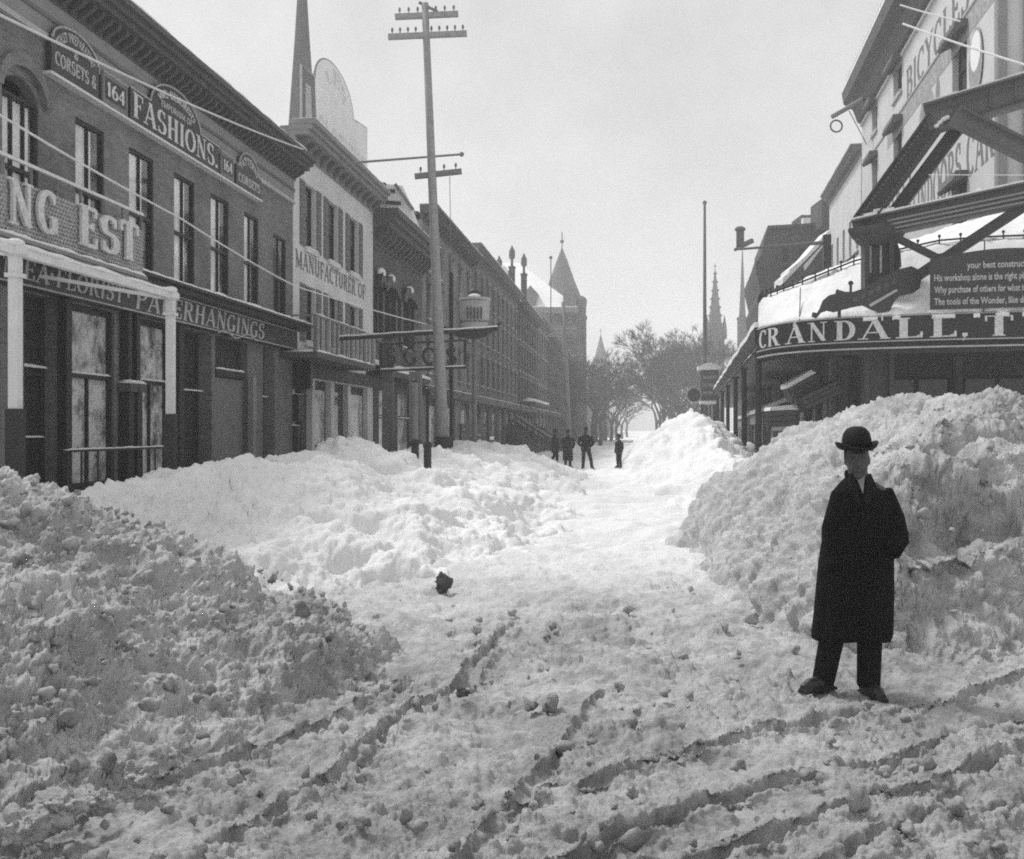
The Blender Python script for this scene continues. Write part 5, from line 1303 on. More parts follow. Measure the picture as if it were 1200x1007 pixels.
def mansard():
    D0 = 82.0
    P = lambda x, y: at_depth(x, y, D0)
    r_ = thing('mansard_building', (P(893, 503).x, P(893, 503).y, 0), 'dark mansard-roofed building with bulging eaves on the right', 'building', GR)
    prof = [(895, 520), (895, 384), (889, 372), (887, 352), (891, 340), (886, 318), (885, 308), (892, 300), (896, 280), (900, 268), (972, 264), (972, 520)]
    mb = MB(); mb.prism([P(x, y) for x, y in prof], dR * 16); part('gable_wall', mb, 'brick_dark', r_)
    mb = MB(); mb.prism([P(899, 268.5) - FW * .2, P(973, 264.5) - FW * .2, P(973, 261) - FW * .2, P(899, 265) - FW * .2], dR * 16.4); part('roof', mb, 'slate', r_)
    for x, y in ((920, 300), (940, 300), (915, 345), (935, 345), (950, 345), (905, 380), (925, 385)):
        a, b = P(x - 2.5, y + 9), P(x + 2.5, y - 9); mb = MB(); mb.prism([a - FW * .06, Vector((b.x, b.y, a.z)) - FW * .06, b - FW * .06, Vector((a.x, a.y, b.z)) - FW * .06], FW * .1); w_ = part('window', mb, 'wood_dark', r_)
        part('sill', MB().bar(P(x - 3, y + 9.8) - FW * .1, P(x + 3, y + 9.8) - FW * .1, .25, .12), 'stone', w_)
    a, b = P(870, 282), P(877, 257); mb = MB(); w2 = .28
    c = P(873.5, 270); mb.box(c.x - w2, c.x + w2, c.y + 4 - w2, c.y + 4 + w2, P(873, 282).z, P(873, 259).z); mb.lathe((c.x, c.y + 4, P(873, 259).z), [(.42, 0), (.42, .15), (.25, .3)], 8); mb.bar(Vector((c.x, c.y + 4, P(873, 279).z)), P(892, 274) + FW * 3, .3, .3); part('chimney', mb, 'brick_dark', r_)
    # lean-to with snow on its slope before the gable
    lt = thing('lean_to_roof', P(945, 400), 'snow-covered sloping side roof against the dark mansard building', 'roof', None)
    Q = lambda x, y: at_depth(x, y, 76)
    mb = MB(); mb.prism([Q(918, 333), Q(972, 278), Q(974, 292), Q(930, 345)], FW * 3); part('slope', mb, 'slate', lt)
    for k in range(7):
        x0, y0 = 917 + 54 * k / 7, 331 - 56 * k / 7; x1, y1 = 917 + 54 * (k + 1) / 7 + .5, 331 - 56 * (k + 1) / 7 - .5
        j = rnd.uniform(3, 7); mb = MB(); mb.prism([Q(x0, y0 + 2) - FW * .1, Q(x1, y1 + 2) - FW * .1, Q(x1, y1 - j) - FW * .1, Q(x0, y0 - j + rnd.uniform(-2, 2)) - FW * .1], FW * 2.5); part('snow_cap', mb, 'snow', lt)
    mb = MB(); mb.prism([Q(942, 318) - FW * .3, Q(962, 291) - FW * .3, Q(963, 288) - FW * .3, Q(941, 312) - FW * .3], FW * .2); part('snow_cap', mb, 'snow', lt)
    mb = MB(); mb.prism([Q(922, 520), Q(985, 520), Q(985, 320), Q(955, 318), Q(928, 340)], FW * 3); part('wall', mb, 'brick_mid', lt)
mansard()
def staff():
    a, b = at_depth(862, 292.5, 60), at_depth(972, 284, 60)
    r_ = thing('projecting_staff', (b.x, b.y, 0), 'long horizontal staff projecting from a post before the mansard building', 'pole')
    mb = MB(); mb.tube([a, b], [.06, .11], 8); mb.ball(a, .1, 8, 6); part('staff', mb, 'shutter', r_)
    mb = MB(); p = at_depth(969, 282, 60); mb.box(p.x - .2, p.x + .2, p.y - .2, p.y + .2, -.3, p.z + .3); part('post', mb, 'wood_dark', r_)
    mb = MB(); mb.bar(at_depth(1005, 296, 58), at_depth(973, 322, 60), .1); part('stay', mb, 'steel', r_)
staff()

# --- corner canopy with the curved name board
CV = [(887, 34.0), (893, 33.4), (903, 32.6), (918, 31.9), (940, 31.2), (970, 30.6), (1000, 30.2), (1050, 29.7), (1100, 29.3), (1150, 29.0), (1200, 28.7), (1270, 28.4)]
ZB, ZT = EYE + 2.33, EYE + 3.08
def cv_at(t):       # smooth polyline by arc position 0..1 over CV points
    pts = CVP; L = CVL; d = t * L[-1]
    for i in range(len(L) - 1):
        if d <= L[i + 1] or i == len(L) - 2:
            k = (d - L[i]) / (L[i + 1] - L[i]); p = pts[i].lerp(pts[i + 1], k)
            t0 = (pts[min(i + 1, len(pts) - 1)] - pts[max(i - 1, 0)]).normalized(); t1 = (pts[min(i + 2, len(pts) - 1)] - pts[i]).normalized()
            tt = t0.lerp(t1, k).normalized(); return p, Vector((tt.y, -tt.x, 0))
CVP = [Vector((at_depth(x, 503, d).x, at_depth(x, 503, d).y, 0)) for x, d in CV]
CVL = [0.0]
for a, b in zip(CVP[:-1], CVP[1:]): CVL.append(CVL[-1] + (b - a).length)
def arc_of_px(px):
    best = min(range(401), key=lambda i: abs(project_x(cv_at(i / 400)[0]) - px)); return best / 400
def project_x(p):
    q = p - Vector((0, 0, 0)); return CX + F * q.dot(RT) / q.dot(FW)
def corner_canopy():
    C0 = CVP[0]; N = 60
    r_ = thing('corner_canopy', (C0.x, C0.y, 0), 'corner shop canopy with curved black name board reading CRANDALL, T', 'canopy')
    S = [cv_at(i / N) for i in range(N + 1)]
    def ribbon(z0, z1, n0, n1):
        mb = MB(); vs = []
        for p, n in S: vs += [p + n * n0 + UP * z0, p + n * n1 + UP * z0, p + n * n1 + UP * z1, p + n * n0 + UP * z1]
        fs = []
        for i in range(N):
            for j in range(4): fs.append((i * 4 + j, i * 4 + (j + 1) % 4, (i + 1) * 4 + (j + 1) % 4, (i + 1) * 4 + j))
        fs += [(0, 1, 2, 3), (N * 4, N * 4 + 3, N * 4 + 2, N * 4 + 1)]
        return mb.add(vs, fs)
    nb = part('name_board', ribbon(ZB, ZT, -.06, 0), 'sign', r_)
    part('moulding', ribbon(ZB + .03, ZB + .06, .001, .02), 'trim', nb); part('moulding', ribbon(ZT - .04, ZT - .01, .001, .02), 'trim', nb)
    part('moulding', ribbon(ZB - .16, ZB - .12, -.06, .03), 'trim', nb); part('moulding', ribbon(ZB - .30, ZB - .004, -.10, -.07), 'sign', nb)
    # letters, each at its place in the photograph
    for ch, x0, x1 in (('C', 890, 899), ('R', 900, 914), ('A', 921, 943), ('N', 947, 970), ('D', 978, 1004), ('A', 1007, 1042), ('L', 1049, 1083), ('L', 1089, 1123), (',', 1126, 1137), ('T', 1151, 1190), ('H', 1206, 1240)):
        t0, t1 = arc_of_px(x0), arc_of_px(x1); tl = GL[ch][0]
        def m_(x, y, k, t0=t0, t1=t1, tl=tl):
            p, n = cv_at(min(max(t0 + (t1 - t0) * x / tl, 0), 1)); return p + n * (k + .0005) + UP * (ZB + .11 + .54 * y)
        letters(ch, m_, 'letter', nb, thick=.2, thin=.055, serif=.15, depth=.01)
    # street-side eave running away with its posts
    far = C0 + dR * 92
    mb = MB(); mb.bar(C0 + UP * (ZB + .55), far + UP * (ZB + .55), .12, .5, side=nR); ev = part('eave', mb, 'wood_dark', r_)
    mb = MB()
    for i in range(40):
        a, b = C0.lerp(far, i / 40), C0.lerp(far, (i + 1) / 40); mb.bar(a + UP * (ZB + .88 + .05 * math.sin(i * 2.1)) - nR * .2, b + UP * (ZB + .88 + .05 * math.sin(i * 2.1 + 2.1)) - nR * .2, .55, .16, side=nR)
    part('snow_cap', mb, 'snow', ev, fix=False)
    for px_ in (888.5, 872, 862, 853, 846.5, 841, 836.5, 832.5, 829.5):
        p = on_plane(px_, CY, C0, nR) if px_ < 888 else C0 + RT * .05
        mb = MB(); mb.lathe((p.x, p.y, -.3), [(.14, 0), (.14, 1.3), (.10, 1.35), (.095, ZB - .1 + .3), (.15, ZB + .2), (.16, ZB + .3)], 8); part('post', mb, 'iron', r_)
    # soffit and dark shop underneath
    K0, K1 = at_depth(986, 503, 36.0), at_depth(1290, 503, 34.0); K0.z = K1.z = 0
    wf = far - nR * 3.0
    poly = [p - n * .065 for p, n in S[::-1]] + [far - nR * .07, wf, K0 + dR * 6, K0 + dR * .5 - nR * .5, K1 + FW * 1.0]
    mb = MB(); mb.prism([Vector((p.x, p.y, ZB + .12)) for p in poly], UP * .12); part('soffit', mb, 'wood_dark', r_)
    # roof: snow-covered skirt, iron cresting, upper roof
    edge = [(887, 386), (893, 384)]
    rid = [(889, 358), (893, 352), (903, 348), (918, 343), (940, 335), (970, 323), (1000, 311), (1050, 298), (1100, 287), (1150, 283), (1200, 281), (1270, 280)]
    top = [(892, 354), (896, 349), (906, 344), (922, 337), (944, 328), (974, 316), (1004, 305), (1052, 289), (1100, 272), (1150, 256), (1200, 240), (1270, 222)]
    e3 = [p + UP * (ZT + .002) - cv_at(CVL[i] / CVL[-1])[1] * .03 for i, p in enumerate(CVP)]
    r3 = [at_depth(x, y, CV[i][1] + .6 + min(2.0, i * .35)) for i, (x, y) in enumerate(rid)]
    t3 = [at_depth(x, y, CV[i][1] + 1.2 + min(4.5, i * .8)) for i, (x, y) in enumerate(top)]
    n = len(e3)
    def drift(rows, sub_u, sub_v, amp, seed):      # snow lying on the roof: finely divided and uneven, ragged at its lower edge
        rr_ = random.Random(seed); cols = []
        def samp(arr, t):
            x = t * (len(arr) - 1); i = min(int(x), len(arr) - 2); return arr[i].lerp(arr[i + 1], x - i)
        grid = [[samp(rows[0], i / sub_u).lerp(samp(rows[1], i / sub_u), j / sub_v) for j in range(sub_v + 1)] for i in range(sub_u + 1)]
        pts = np.array([[p[:] for p in c] for c in grid], f32).reshape(-1, 3)
        nz_ = fbm(pts, 1.6, 4, seed); mb = MB(); vs = []
        for i in range(sub_u + 1):
            for j in range(sub_v + 1):
                k = i * (sub_v + 1) + j; vs.append(grid[i][j] + UP * (amp * (float(nz_[k]) + .3)) - FW * (amp * 1.2 * max(0, float(nz_[k])) if j == 0 else 0))
        m_ = sub_v + 1; fs = [(i * m_ + j, (i + 1) * m_ + j, (i + 1) * m_ + j + 1, i * m_ + j + 1) for i in range(sub_u) for j in range(sub_v)]
        nn_ = len(vs); vs += [v - UP * .22 for v in vs]; fs += [tuple(q + nn_ for q in reversed(f)) for f in fs]
        for i in range(sub_u): fs += [(i * m_, i * m_ + nn_, (i + 1) * m_ + nn_, (i + 1) * m_), (i * m_ + sub_v, (i + 1) * m_ + sub_v, (i + 1) * m_ + sub_v + nn_, i * m_ + sub_v + nn_)]
        return mb.add(vs, fs)
    rf = part('roof', drift((e3, r3), 150, 14, .13, 5), 'snow', r_, smooth=True)
    part('upper_roof', drift((r3, t3), 120, 10, .15, 8), 'snow', r_, smooth=True)
    mb = MB(); mb.tube([p + UP * .12 - FW * .05 for p in r3], .03, 5); cr = part('cresting_rail', mb, 'iron', rf)
    for i in range(n - 1):
        seg = max(2, int((r3[i + 1] - r3[i]).length / .55))
        for j in range(seg):
            p = r3[i].lerp(r3[i + 1], j / seg) - FW * .05; mb = MB(); mb.tube([p, p + UP * .22], [.03, .02], 4); mb.ball(p + UP * .24, .05, 6, 4); part('finial', mb, 'iron', cr)
    for px_ in (937, 1152):
        i = arc_of_px(px_); p, nn = cv_at(i); q = at_depth(px_, 338 if px_ < 1000 else 283, (p - CAM).dot(FW) + 1.2); mb = MB(); mb.tube([p + UP * ZT - FW * .02, q - FW * .1], .02, 4); part('downpipe', mb, 'steel', rf)
    return K0, K1
K0, K1 = corner_canopy()
def dark_shop():
    d = (K1 - K0).normalized(); n = Vector((d.y, -d.x, 0)); f = Fac(K0, d, n); L_ = (K1 - K0).length
    r_ = thing('corner_shop', K0, 'dark corner shop front in deep shade under the canopy', 'shop', GR)
    hs = [(1.3 + 2.4 * k, 3.3 + 2.4 * k, .4, 3.4) for k in range(3)]
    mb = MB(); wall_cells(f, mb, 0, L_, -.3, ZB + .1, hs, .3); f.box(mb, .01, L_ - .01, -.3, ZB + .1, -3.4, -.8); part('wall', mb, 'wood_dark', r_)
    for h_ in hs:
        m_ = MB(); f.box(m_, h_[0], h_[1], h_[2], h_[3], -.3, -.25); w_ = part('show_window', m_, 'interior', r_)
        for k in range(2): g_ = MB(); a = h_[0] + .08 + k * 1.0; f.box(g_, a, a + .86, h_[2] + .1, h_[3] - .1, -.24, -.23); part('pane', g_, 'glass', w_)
    for u in (.1, 1.0, 3.5, 5.9):
        p = f.P(u, 0, .25); m_ = MB(); m_.lathe((p.x, p.y, -.3), [(.22, 0), (.22, 1), (.16, 1.1), (.14, ZB), (.24, ZB + .25)], 12); part('column', m_, 'steel_lo', r_)
    for (u, v, w_, h_) in ((2.0, 2.0, .5, .7), (4.3, 2.0, .5, .6), (6.6, 1.5, .4, .5)):
        m_ = MB(); f.box(m_, u, u + w_, v, v + h_, -.229, -.22); part('card', m_, 'shutter', r_)
    # flank along the street with snowed-up awnings
    g = Fac(K0, dR, nR)
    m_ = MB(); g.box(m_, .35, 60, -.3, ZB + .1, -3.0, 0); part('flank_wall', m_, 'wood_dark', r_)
    for k in range(14):
        u = 1.2 + 4.2 * k; m_ = MB(); g.box(m_, u, u + .5, -.3, ZB + .1, .002, .18); part('pilaster', m_, 'cornice' if k % 3 else 'shutter', r_)
        m_ = MB(); g.box(m_, u + .8, u + 3.9, .7, 3.2, .003, .03); wn = part('show_window', m_, 'interior', r_)
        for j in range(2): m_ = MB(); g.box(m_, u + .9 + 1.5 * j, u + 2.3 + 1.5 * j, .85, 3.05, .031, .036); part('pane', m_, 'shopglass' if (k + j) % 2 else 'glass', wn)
    for k, (u0, u1, v, pr) in enumerate(((3.5, 9, 2.9, 1.5), (13, 22, 3.2, 1.7), (28, 40, 3.1, 1.7))):
        aw_ = thing('shop_awning', g.P(u0, v, .1), ['snow-laden awning nearest the corner under the canopy', 'second snow-laden awning behind the canopy posts', 'farthest snow-laden awning behind the canopy posts'][k], 'awning', 'awnings under the canopy')
        m_ = MB(); m_.prism([g.P(u0, v, .02), g.P(u0, v - .75, pr), g.P(u0, v - .9, pr), g.P(u0, v - .15, .02)], dR * (u1 - u0)); part('cloth', m_, 'cornice', aw_)
        m_ = MB(); m_.prism([g.P(u0, v + .01, .02), g.P(u0, v - .74, pr + .03), g.P(u0, v - .55, pr + .03), g.P(u0, v + .2, .02)], dR * (u1 - u0)); part('snow_cap', m_, 'snow', aw_)
        m_ = MB(); m_.prism([g.P(u0, v - .9, pr), g.P(u0, v - 1.25, pr), g.P(u0, v - 1.25, pr - .03), g.P(u0, v - .9, pr - .03)], dR * (u1 - u0)); part('valance', m_, 'frieze', aw_)
dark_shop()
def crate(px, py, D, w_, h_, tilt, label, snow=True):
    p = at_depth(px, py, D); r_ = thing('packing_case', p, label, 'crate', 'cases stacked before the corner shop')
    a = RT * math.cos(tilt) + UP * math.sin(tilt); b = UP * math.cos(tilt) - RT * math.sin(tilt)
    m_ = MB(); m_.prism([p - a * w_ / 2, p + a * w_ / 2, p + a * w_ / 2 + b * h_, p - a * w_ / 2 + b * h_], FW * .8); part('box', m_, 'wood_dark', r_)
    for k in range(3): m_ = MB(); q = p + b * h_ * (k + .5) / 3 - FW * .015; m_.bar(q - a * w_ * .48, q + a * w_ * .48, .03, h_ * .26); part('plank', m_, 'cornice', r_)
    if snow: m_ = MB(); m_.prism([p - a * w_ / 2 + b * (h_ + .01), p + a * w_ / 2 + b * (h_ + .01), p + a * w_ * .4 + b * (h_ + .16), p - a * w_ * .45 + b * (h_ + .12)], FW * .8); part('snow_cap', m_, 'snow', r_)
crate(948, 462, 33.5, 1.0, .45, .5, 'dark tilted packing case with snow, upper of two under the canopy')
crate(966, 470, 33.0, 1.2, .4, .45, 'dark tilted packing case, lower of two under the canopy', False)
crate(918, 500, 34.5, .8, .5, .05, 'low dark case in the snow between canopy posts')
# --- text board on the canopy roof
def text_board():
    A, B = at_depth(1090, 503, 29.05), at_depth(1275, 503, 28.05); d = B - A; d.z = 0; L_ = d.length; d.normalize(); n = Vector((d.y, -d.x, 0)); A.z = 0
    f = Fac(A, d, n); v0 = ZT + .06; V = lambda x, y: f.px(x, y)[1]
    r_ = thing('slogan_board', f.P(0, v0, 0), 'black board of small white slogan lines standing on the canopy roof', 'sign')
    vt = V(1095, 304); poly = [(0, v0), (L_, v0), (L_, vt + .05)] + [(L_ * (1 - k / 10), vt + .22 * math.sin(math.pi * (1 - k / 10))) for k in range(11)]
    m_ = MB(); m_.prism([f.P(u, v, -.06) for u, v in poly], f.n * .06); b = part('board', m_, 'sign2', r_)
    H = vt - v0
    for k, s in enumerate(('The tools of the Wonder, like direct from', 'Why purchase of others for what is to be had', 'His workshop alone is the right place to buy', 'your best construction their')):
        va = v0 + H * (.09 + .235 * k); hh = H * .135; u0, u1 = (.10, L_ * .78) if k < 3 else (.9, L_ * .78)
        part('lettering', plain_text(s, lambda x, y, kk, u0=u0, u1=u1, va=va, hh=hh: f.P(u0 + (u1 - u0) * x, va + hh * y, kk)), 'letter2', b, fix=False)
    for u in (.3, L_ * .5, L_ - .3): m_ = MB(); m_.bar(f.P(u, v0 + H * .7, -.06), f.P(u, v0 - .05, -.9), .06); part('strut', m_, 'iron', r_)
text_board()
# --- cut-out silhouette of a carpenter's plane standing on the name board
def cutout():
    D0 = 29.85; Pp = lambda x, y: at_depth(x, y, D0)
    r_ = thing('cutout_trade_sign', Pp(1015, 366), 'dark cut-out trade sign with curling ends lying across the canopy roof', 'sign')
    poly = [(952, 371), (953, 366), (958, 367), (961, 362), (965, 352), (972, 346), (980, 344), (981, 339), (990, 342), (1000, 342), (1012, 338), (1025, 331), (1040, 322), (1055, 315), (1068, 312), (1075, 315), (1075, 322), (1080, 326), (1078, 338), (1070, 344), (1055, 347), (1049, 352), (1044, 362), (1040, 368), (1030, 366), (1020, 362), (1012, 358), (1000, 360), (985, 364), (978, 366), (970, 364), (962, 367), (957, 373)]
    m_ = MB(); m_.prism([Pp(x, y) for x, y in poly], FW * .10); b = part('board', m_, 'sign2', r_)
    m_ = MB(); m_.prism([Pp(1018, 357) - FW * .003, Pp(1050, 339) - FW * .003, Pp(1052, 341) - FW * .003, Pp(1020, 360) - FW * .003], FW * -.02); part('highlight_bar', m_, 'trim', b)
    m_ = MB(); m_.bar(Pp(997, 342), Pp(997, 333), .06); m_.ball(Pp(997, 332), .07, 8, 6); part('knob', m_, 'iron', r_)
    for x in (985, 1035): m_ = MB(); m_.bar(Pp(x, 350) + FW * .1, Pp(x, 372) + FW * .12, .08); part('strut', m_, 'iron', r_)
    m_ = MB()
    for k in range(6):
        x = 1000 + k * 9; y = 351 - k * 4.2; m_.prism([Pp(x, y + 4) - FW * .002, Pp(x + 5, y + 2) - FW * .002, Pp(x + 5, y - 4) - FW * .002, Pp(x, y - 2) - FW * .002], FW * -.008)
    part('lettering', m_, 'cornice', b)
cutout()

# --- steel frame over the corner: column, girders and braces
def steel_frame():
    dS = (CVP[10] - CVP[6]).normalized(); nS = Vector((dS.y, -dS.x, 0)); O = at_depth(1028, 503, 30.9); O.z = 0
    Pp = lambda x, y, n=0.0: on_plane(x, y, O + nS * n, nS)
    r_ = thing('steel_frame', O, 'riveted steel column and girder frame over the corner canopy', 'steel frame')
    m_ = MB(); a = .78 / 2; 
    def hbeam(mb, p, q, wd, hh, t=.05):        # I-section bar in the frame plane: web plus two flanges
        p, q = Vector(p), Vector(q); d = (q - p).normalized(); up = (UP - d * UP.dot(d)).normalized() if abs(d.z) < .95 else dS
        mb.bar(p + up * hh / 2, q + up * hh / 2, wd, t, side=nS); mb.bar(p - up * hh / 2, q - up * hh / 2, wd, t, side=nS); mb.bar(p, q, t, hh - t * 1.05, side=nS)
    zc = Pp(1028, 280).z
    m_.box(O.x - .30, O.x + .30, O.y - .06, O.y + .06, -.3, zc); 
    for s_ in (-1, 1): m_.box(O.x + s_ * .33 - .06, O.x + s_ * .33 + .06, O.y - .28, O.y + .28, -.3, zc)
    col = part('column', m_, 'steel_lo', r_)
    m_ = MB(); m_.lathe((O.x, O.y, zc - .2), [(.42, 0), (.5, .08), (.62, .22), (.72, .4), (.72, .5)], 4, 1.1, 1.1); part('capital', m_, 'steel_lo', col)
    for x in (1020, 1032): m_ = MB(); m_.bar(Pp(x, 288, .12), Pp(x, 320, .12), .05); part('flute', m_, 'letter2', col)
    # lower girder with ribs and snow on top
    m_ = MB(); hbeam(m_, Pp(1000, 272), Pp(1290, 209), .5, .55); g1 = part('lower_girder', m_, 'steel', r_)
    for k in range(3): m_ = MB(); m_.bar(Pp(1040, 258 + k * 5 + 1, .27), Pp(1290, 207 + k * 6, .27), .03, .05, side=nS); part('rib', m_, 'frieze', g1)
    m_ = MB()
    k = 24
    for i in range(k):
        x0, x1 = 1000 + 290 * i / k, 1000 + 290 * (i + 1) / k; y = lambda x: 272 - (x - 1000) * 63 / 290
        h0 = .05 + .10 * math.exp(-((x0 - 1025) / 14) ** 2); p, q = Pp(x0, y(x0)) + UP * (.305 + h0 / 2), Pp(x1, y(x1)) + UP * (.305 + h0 / 2); m_.bar(p, q, .46, h0, side=nS)
    part('snow_cap', m_, 'snow', g1, fix=False)
    # rafter pair, upper girder
    m_ = MB(); hbeam(m_, Pp(1010, 262), Pp(1098, 140), .5, .5); part('rafter', m_, 'steel_lo', r_)
    m_ = MB(); m_.bar(Pp(1048, 250, -.5), Pp(1128, 143, -.5), .3, .35, side=nS); part('rear_rafter', m_, 'iron', r_)
    m_ = MB(); m_.bar(Pp(1085, 138), Pp(1300, 73), .10, .8, side=nS); m_.bar(Pp(1082, 131) + UP * .12, Pp(1300, 66) + UP * .12, .6, .06, side=nS); m_.bar(Pp(1100, 152) - UP * .02, Pp(1300, 93) - UP * .02, .5, .06, side=nS); g2 = part('upper_girder', m_, 'steel', r_)
    for x in (1160, 1190, 1225): m_ = MB(); y = 138 - (x - 1085) * 65 / 215; m_.bar(Pp(x, y - 10, .08), Pp(x, y + 11, .08), .05, .06); part('stiffener', m_, 'steel', g2)
    m_ = MB()
    for i in range(16):
        x0, x1 = 1082 + 215 * i / 16, 1082 + 215 * (i + 1) / 16; y = lambda x: 131 - (x - 1082) * 65 / 218
        m_.bar(Pp(x0, y(x0)) + UP * (.17 + .01 * (i % 3)), Pp(x1, y(x1)) + UP * (.17 + .01 * (i % 3)), .5, .05, side=nS)
    part('snow_cap', m_, 'snow', g2, fix=False)
    m_ = MB(); m_.bar(Pp(1118, 135, .28), Pp(1290, 222, .28), .08, .62, side=nS); m_.bar(Pp(1128, 128, .28), Pp(1295, 212, .28), .3, .05, side=nS); part('brace', m_, 'steel', r_)
    m_ = MB(); m_.prism([Pp(1090, 142, .06), Pp(1100, 150, .06), Pp(1140, 148, .06), Pp(1145, 132, .06), Pp(1120, 126, .06), Pp(1095, 132, .06)], nS * .04); gp = part('gusset_plate', m_, 'steel', r_)
    m_ = MB()
    for x, y in ((1098, 148), (1102, 144), (1106, 140), (1110, 138), (1126, 137), (1130, 135), (1134, 133), (1128, 131), (1136, 138), (1140, 136)): m_.ball(Pp(x, y, .12), .09, 6, 4, (1, 1, .8))
    part('snow_cap', m_, 'snow', gp)
    m_ = MB()                          # rivet heads along the plates
    def rivets(p, q, n, off):
        for i in range(n):
            c = p.lerp(q, (i + .5) / n); m_.ball(c + off, .035, 5, 4)
    for y0 in (130, 146): rivets(Pp(1100, y0, .06), Pp(1290, y0 - 57, .06), 34, nS * .0)
    for s_ in (-5, 5): rivets(Pp(1014 + s_, 258 + s_, .26), Pp(1094 + s_, 146 + s_, .26), 26, nS * .0)
    for s_ in (-9, 9): rivets(Pp(1125 + s_ * .4, 139 + s_, .33), Pp(1285 + s_ * .4, 220 + s_, .33), 30, nS * .0)
    part('rivets', m_, 'steel', r_, kind='stuff')
    m_ = MB(); m_.bar(Pp(1215, 232), Pp(1073, 325), .2, .28, side=nS); part('strut', m_, 'steel_lo', r_)
    m_ = MB(); m_.bar(Pp(1040, 274, .05), Pp(1104, 305, .05), .14, .2, side=nS); part('strut', m_, 'steel_lo', r_)
    m_ = MB(); m_.prism([Pp(1092, 300), Pp(1110, 296), Pp(1112, 312), Pp(1094, 318)], nS * .1); part('joint_plate', m_, 'iron', r_)
    m_ = MB(); m_.lathe(Pp(1047, 300, -.3) - UP * .5, [(.05, 0), (.22, .2), (.2, .6), (.1, .9)], 8); part('bracket', m_, 'iron', r_)
steel_frame()

# --- kiosk with flagpole by the far end of the canopy
def kiosk():
    D0 = 88.0; p = at_depth(831, 503, D0); s = D0 / F
    r_ = thing('ornate_kiosk', (p.x, p.y, 0), 'ornate kerbside sign tower with snowy pediment at the canopy end', 'kiosk')
    z = lambda y: at_depth(831, y, D0).z
    w_ = 10 * s
    m_ = MB(); m_.box(p.x - w_, p.x + w_, p.y - .5, p.y + .5, z(470), z(434)); body = part('body', m_, 'cornice', r_)
    for x in (-.6, 0, .5):
        for y in (443, 452, 461): m_ = MB(); m_.box(p.x + x * w_ - .12, p.x + x * w_ + .2, p.y - .56, p.y - .502, z(y) - .1, z(y) + .15); part('ornament', m_, 'frieze', body)
    m_ = MB(); m_.box(p.x - w_ * 1.35, p.x + w_ * 1.35, p.y - .8, p.y + .8, z(434) + .002, z(434) + .3); m_.prism([(p.x - w_ * 1.1, p.y - .7, z(434) + .31), (p.x + w_ * 1.1, p.y - .7, z(434) + .31), (p.x + w_ * .3, p.y - .7, z(426)), (p.x - w_ * .3, p.y - .7, z(426))], (0, 1.4, 0)); cp = part('pediment', m_, 'snow', r_)
    m_ = MB(); m_.box(p.x - w_ * 1.1, p.x + w_ * 1.1, p.y - .7, p.y + .7, z(470) - .25, z(470) - .003); part('base', m_, 'snow', r_)
    for x in (-.8, .8): m_ = MB(); m_.bar((p.x + x * w_, p.y, -.3), (p.x + x * w_, p.y, z(470) - .26), .2); part('post', m_, 'iron', r_)
    c = at_depth(813, 463, D0 - .5); m_ = MB(); m_.tube([c - FW * .12, c + FW * .12], 8.5 * s, 18); dsc = part('disc_sign', m_, 'iron', r_)
    m_ = MB(); m_.tube([c - FW * .13 + (RT * math.cos(R(t)) + UP * math.sin(R(t))) * 8.6 * s for t in range(0, 361, 20)], .06, 5); part('rim', m_, 'letter2', dsc)
    q = at_depth(827, 430, D0); fp = thing('flagpole', (q.x, q.y, 0), 'tall thin bare flagpole standing behind the kerbside kiosk', 'flagpole')
    m_ = MB(); m_.tube([(q.x, q.y + 1.2, -.3), (q.x, q.y + 1.2, at_depth(827, 236, D0).z)], [.2, .10], 8); part('pole', m_, 'shutter', fp)
    m_ = MB(); m_.ball((q.x, q.y + 1.2, at_depth(827, 234, D0).z), .18, 8, 6); part('ball', m_, 'shutter', fp)
kiosk()

# ---------------------------------------------------------------- poles, hanging signs, wires
def crossarm(root, a, b, n_ins, mat='pole', wd=.14, skip=()):
    m_ = MB(); m_.bar(a, b, wd, wd * 1.1); c = part('crossarm', m_, mat, root)
    for k in range(n_ins):
        if k in skip: continue
        p = a.lerp(b, (k + .5) / n_ins) + UP * wd * .55; m_ = MB(); m_.lathe(p, [(.014, 0), (.014, .07), (.034, .08), (.04, .14), (.022, .19)], 6); part('insulator', m_, 'shutter', c)
    return c
def main_pole():
    D0 = 33.0; P = lambda x, y, d=D0: at_depth(x, y, d)
    b, t = P(520.5, 555), P(498, 4)
    r_ = thing('utility_pole', (b.x, b.y, b.z - .3), 'tall leaning telegraph pole with three crossarms at the left kerb', 'utility pole', 'telegraph poles')
    m_ = MB(); m_.tube([b - UP * .3, b.lerp(t, .33), b.lerp(t, .66), t], [.20, .155, .125, .10], 14); part('pole', m_, 'pole', r_, smooth=True)
    m_ = MB(); m_.tube([b - UP * .3, P(520, 540), P(519.2, 512)], [.235, .23, .225], 10); part('base_guard', m_, 'pole_dark', r_)
    crossarm(r_, P(463, 20), P(537, 16.5), 7); crossarm(r_, P(455, 43.5), P(547, 39.5), 10, skip=(4,)); crossarm(r_, P(486, 207), P(541, 201), 4, 'shutter')
    m_ = MB(); m_.bar(P(491, 3), P(513, 14), .07); part('top_brace', m_, 'shutter', r_)
    m_ = MB(); m_.tube([P(507.5, 222) - RT * .02, P(504, 235)], .05, 5); part('step_iron', m_, 'shutter', r_)
    m_ = MB(); m_.tube([P(527, 207), P(529, 320)], .012, 4); part('drop_wire', m_, 'shutter', r_)
main_pole()
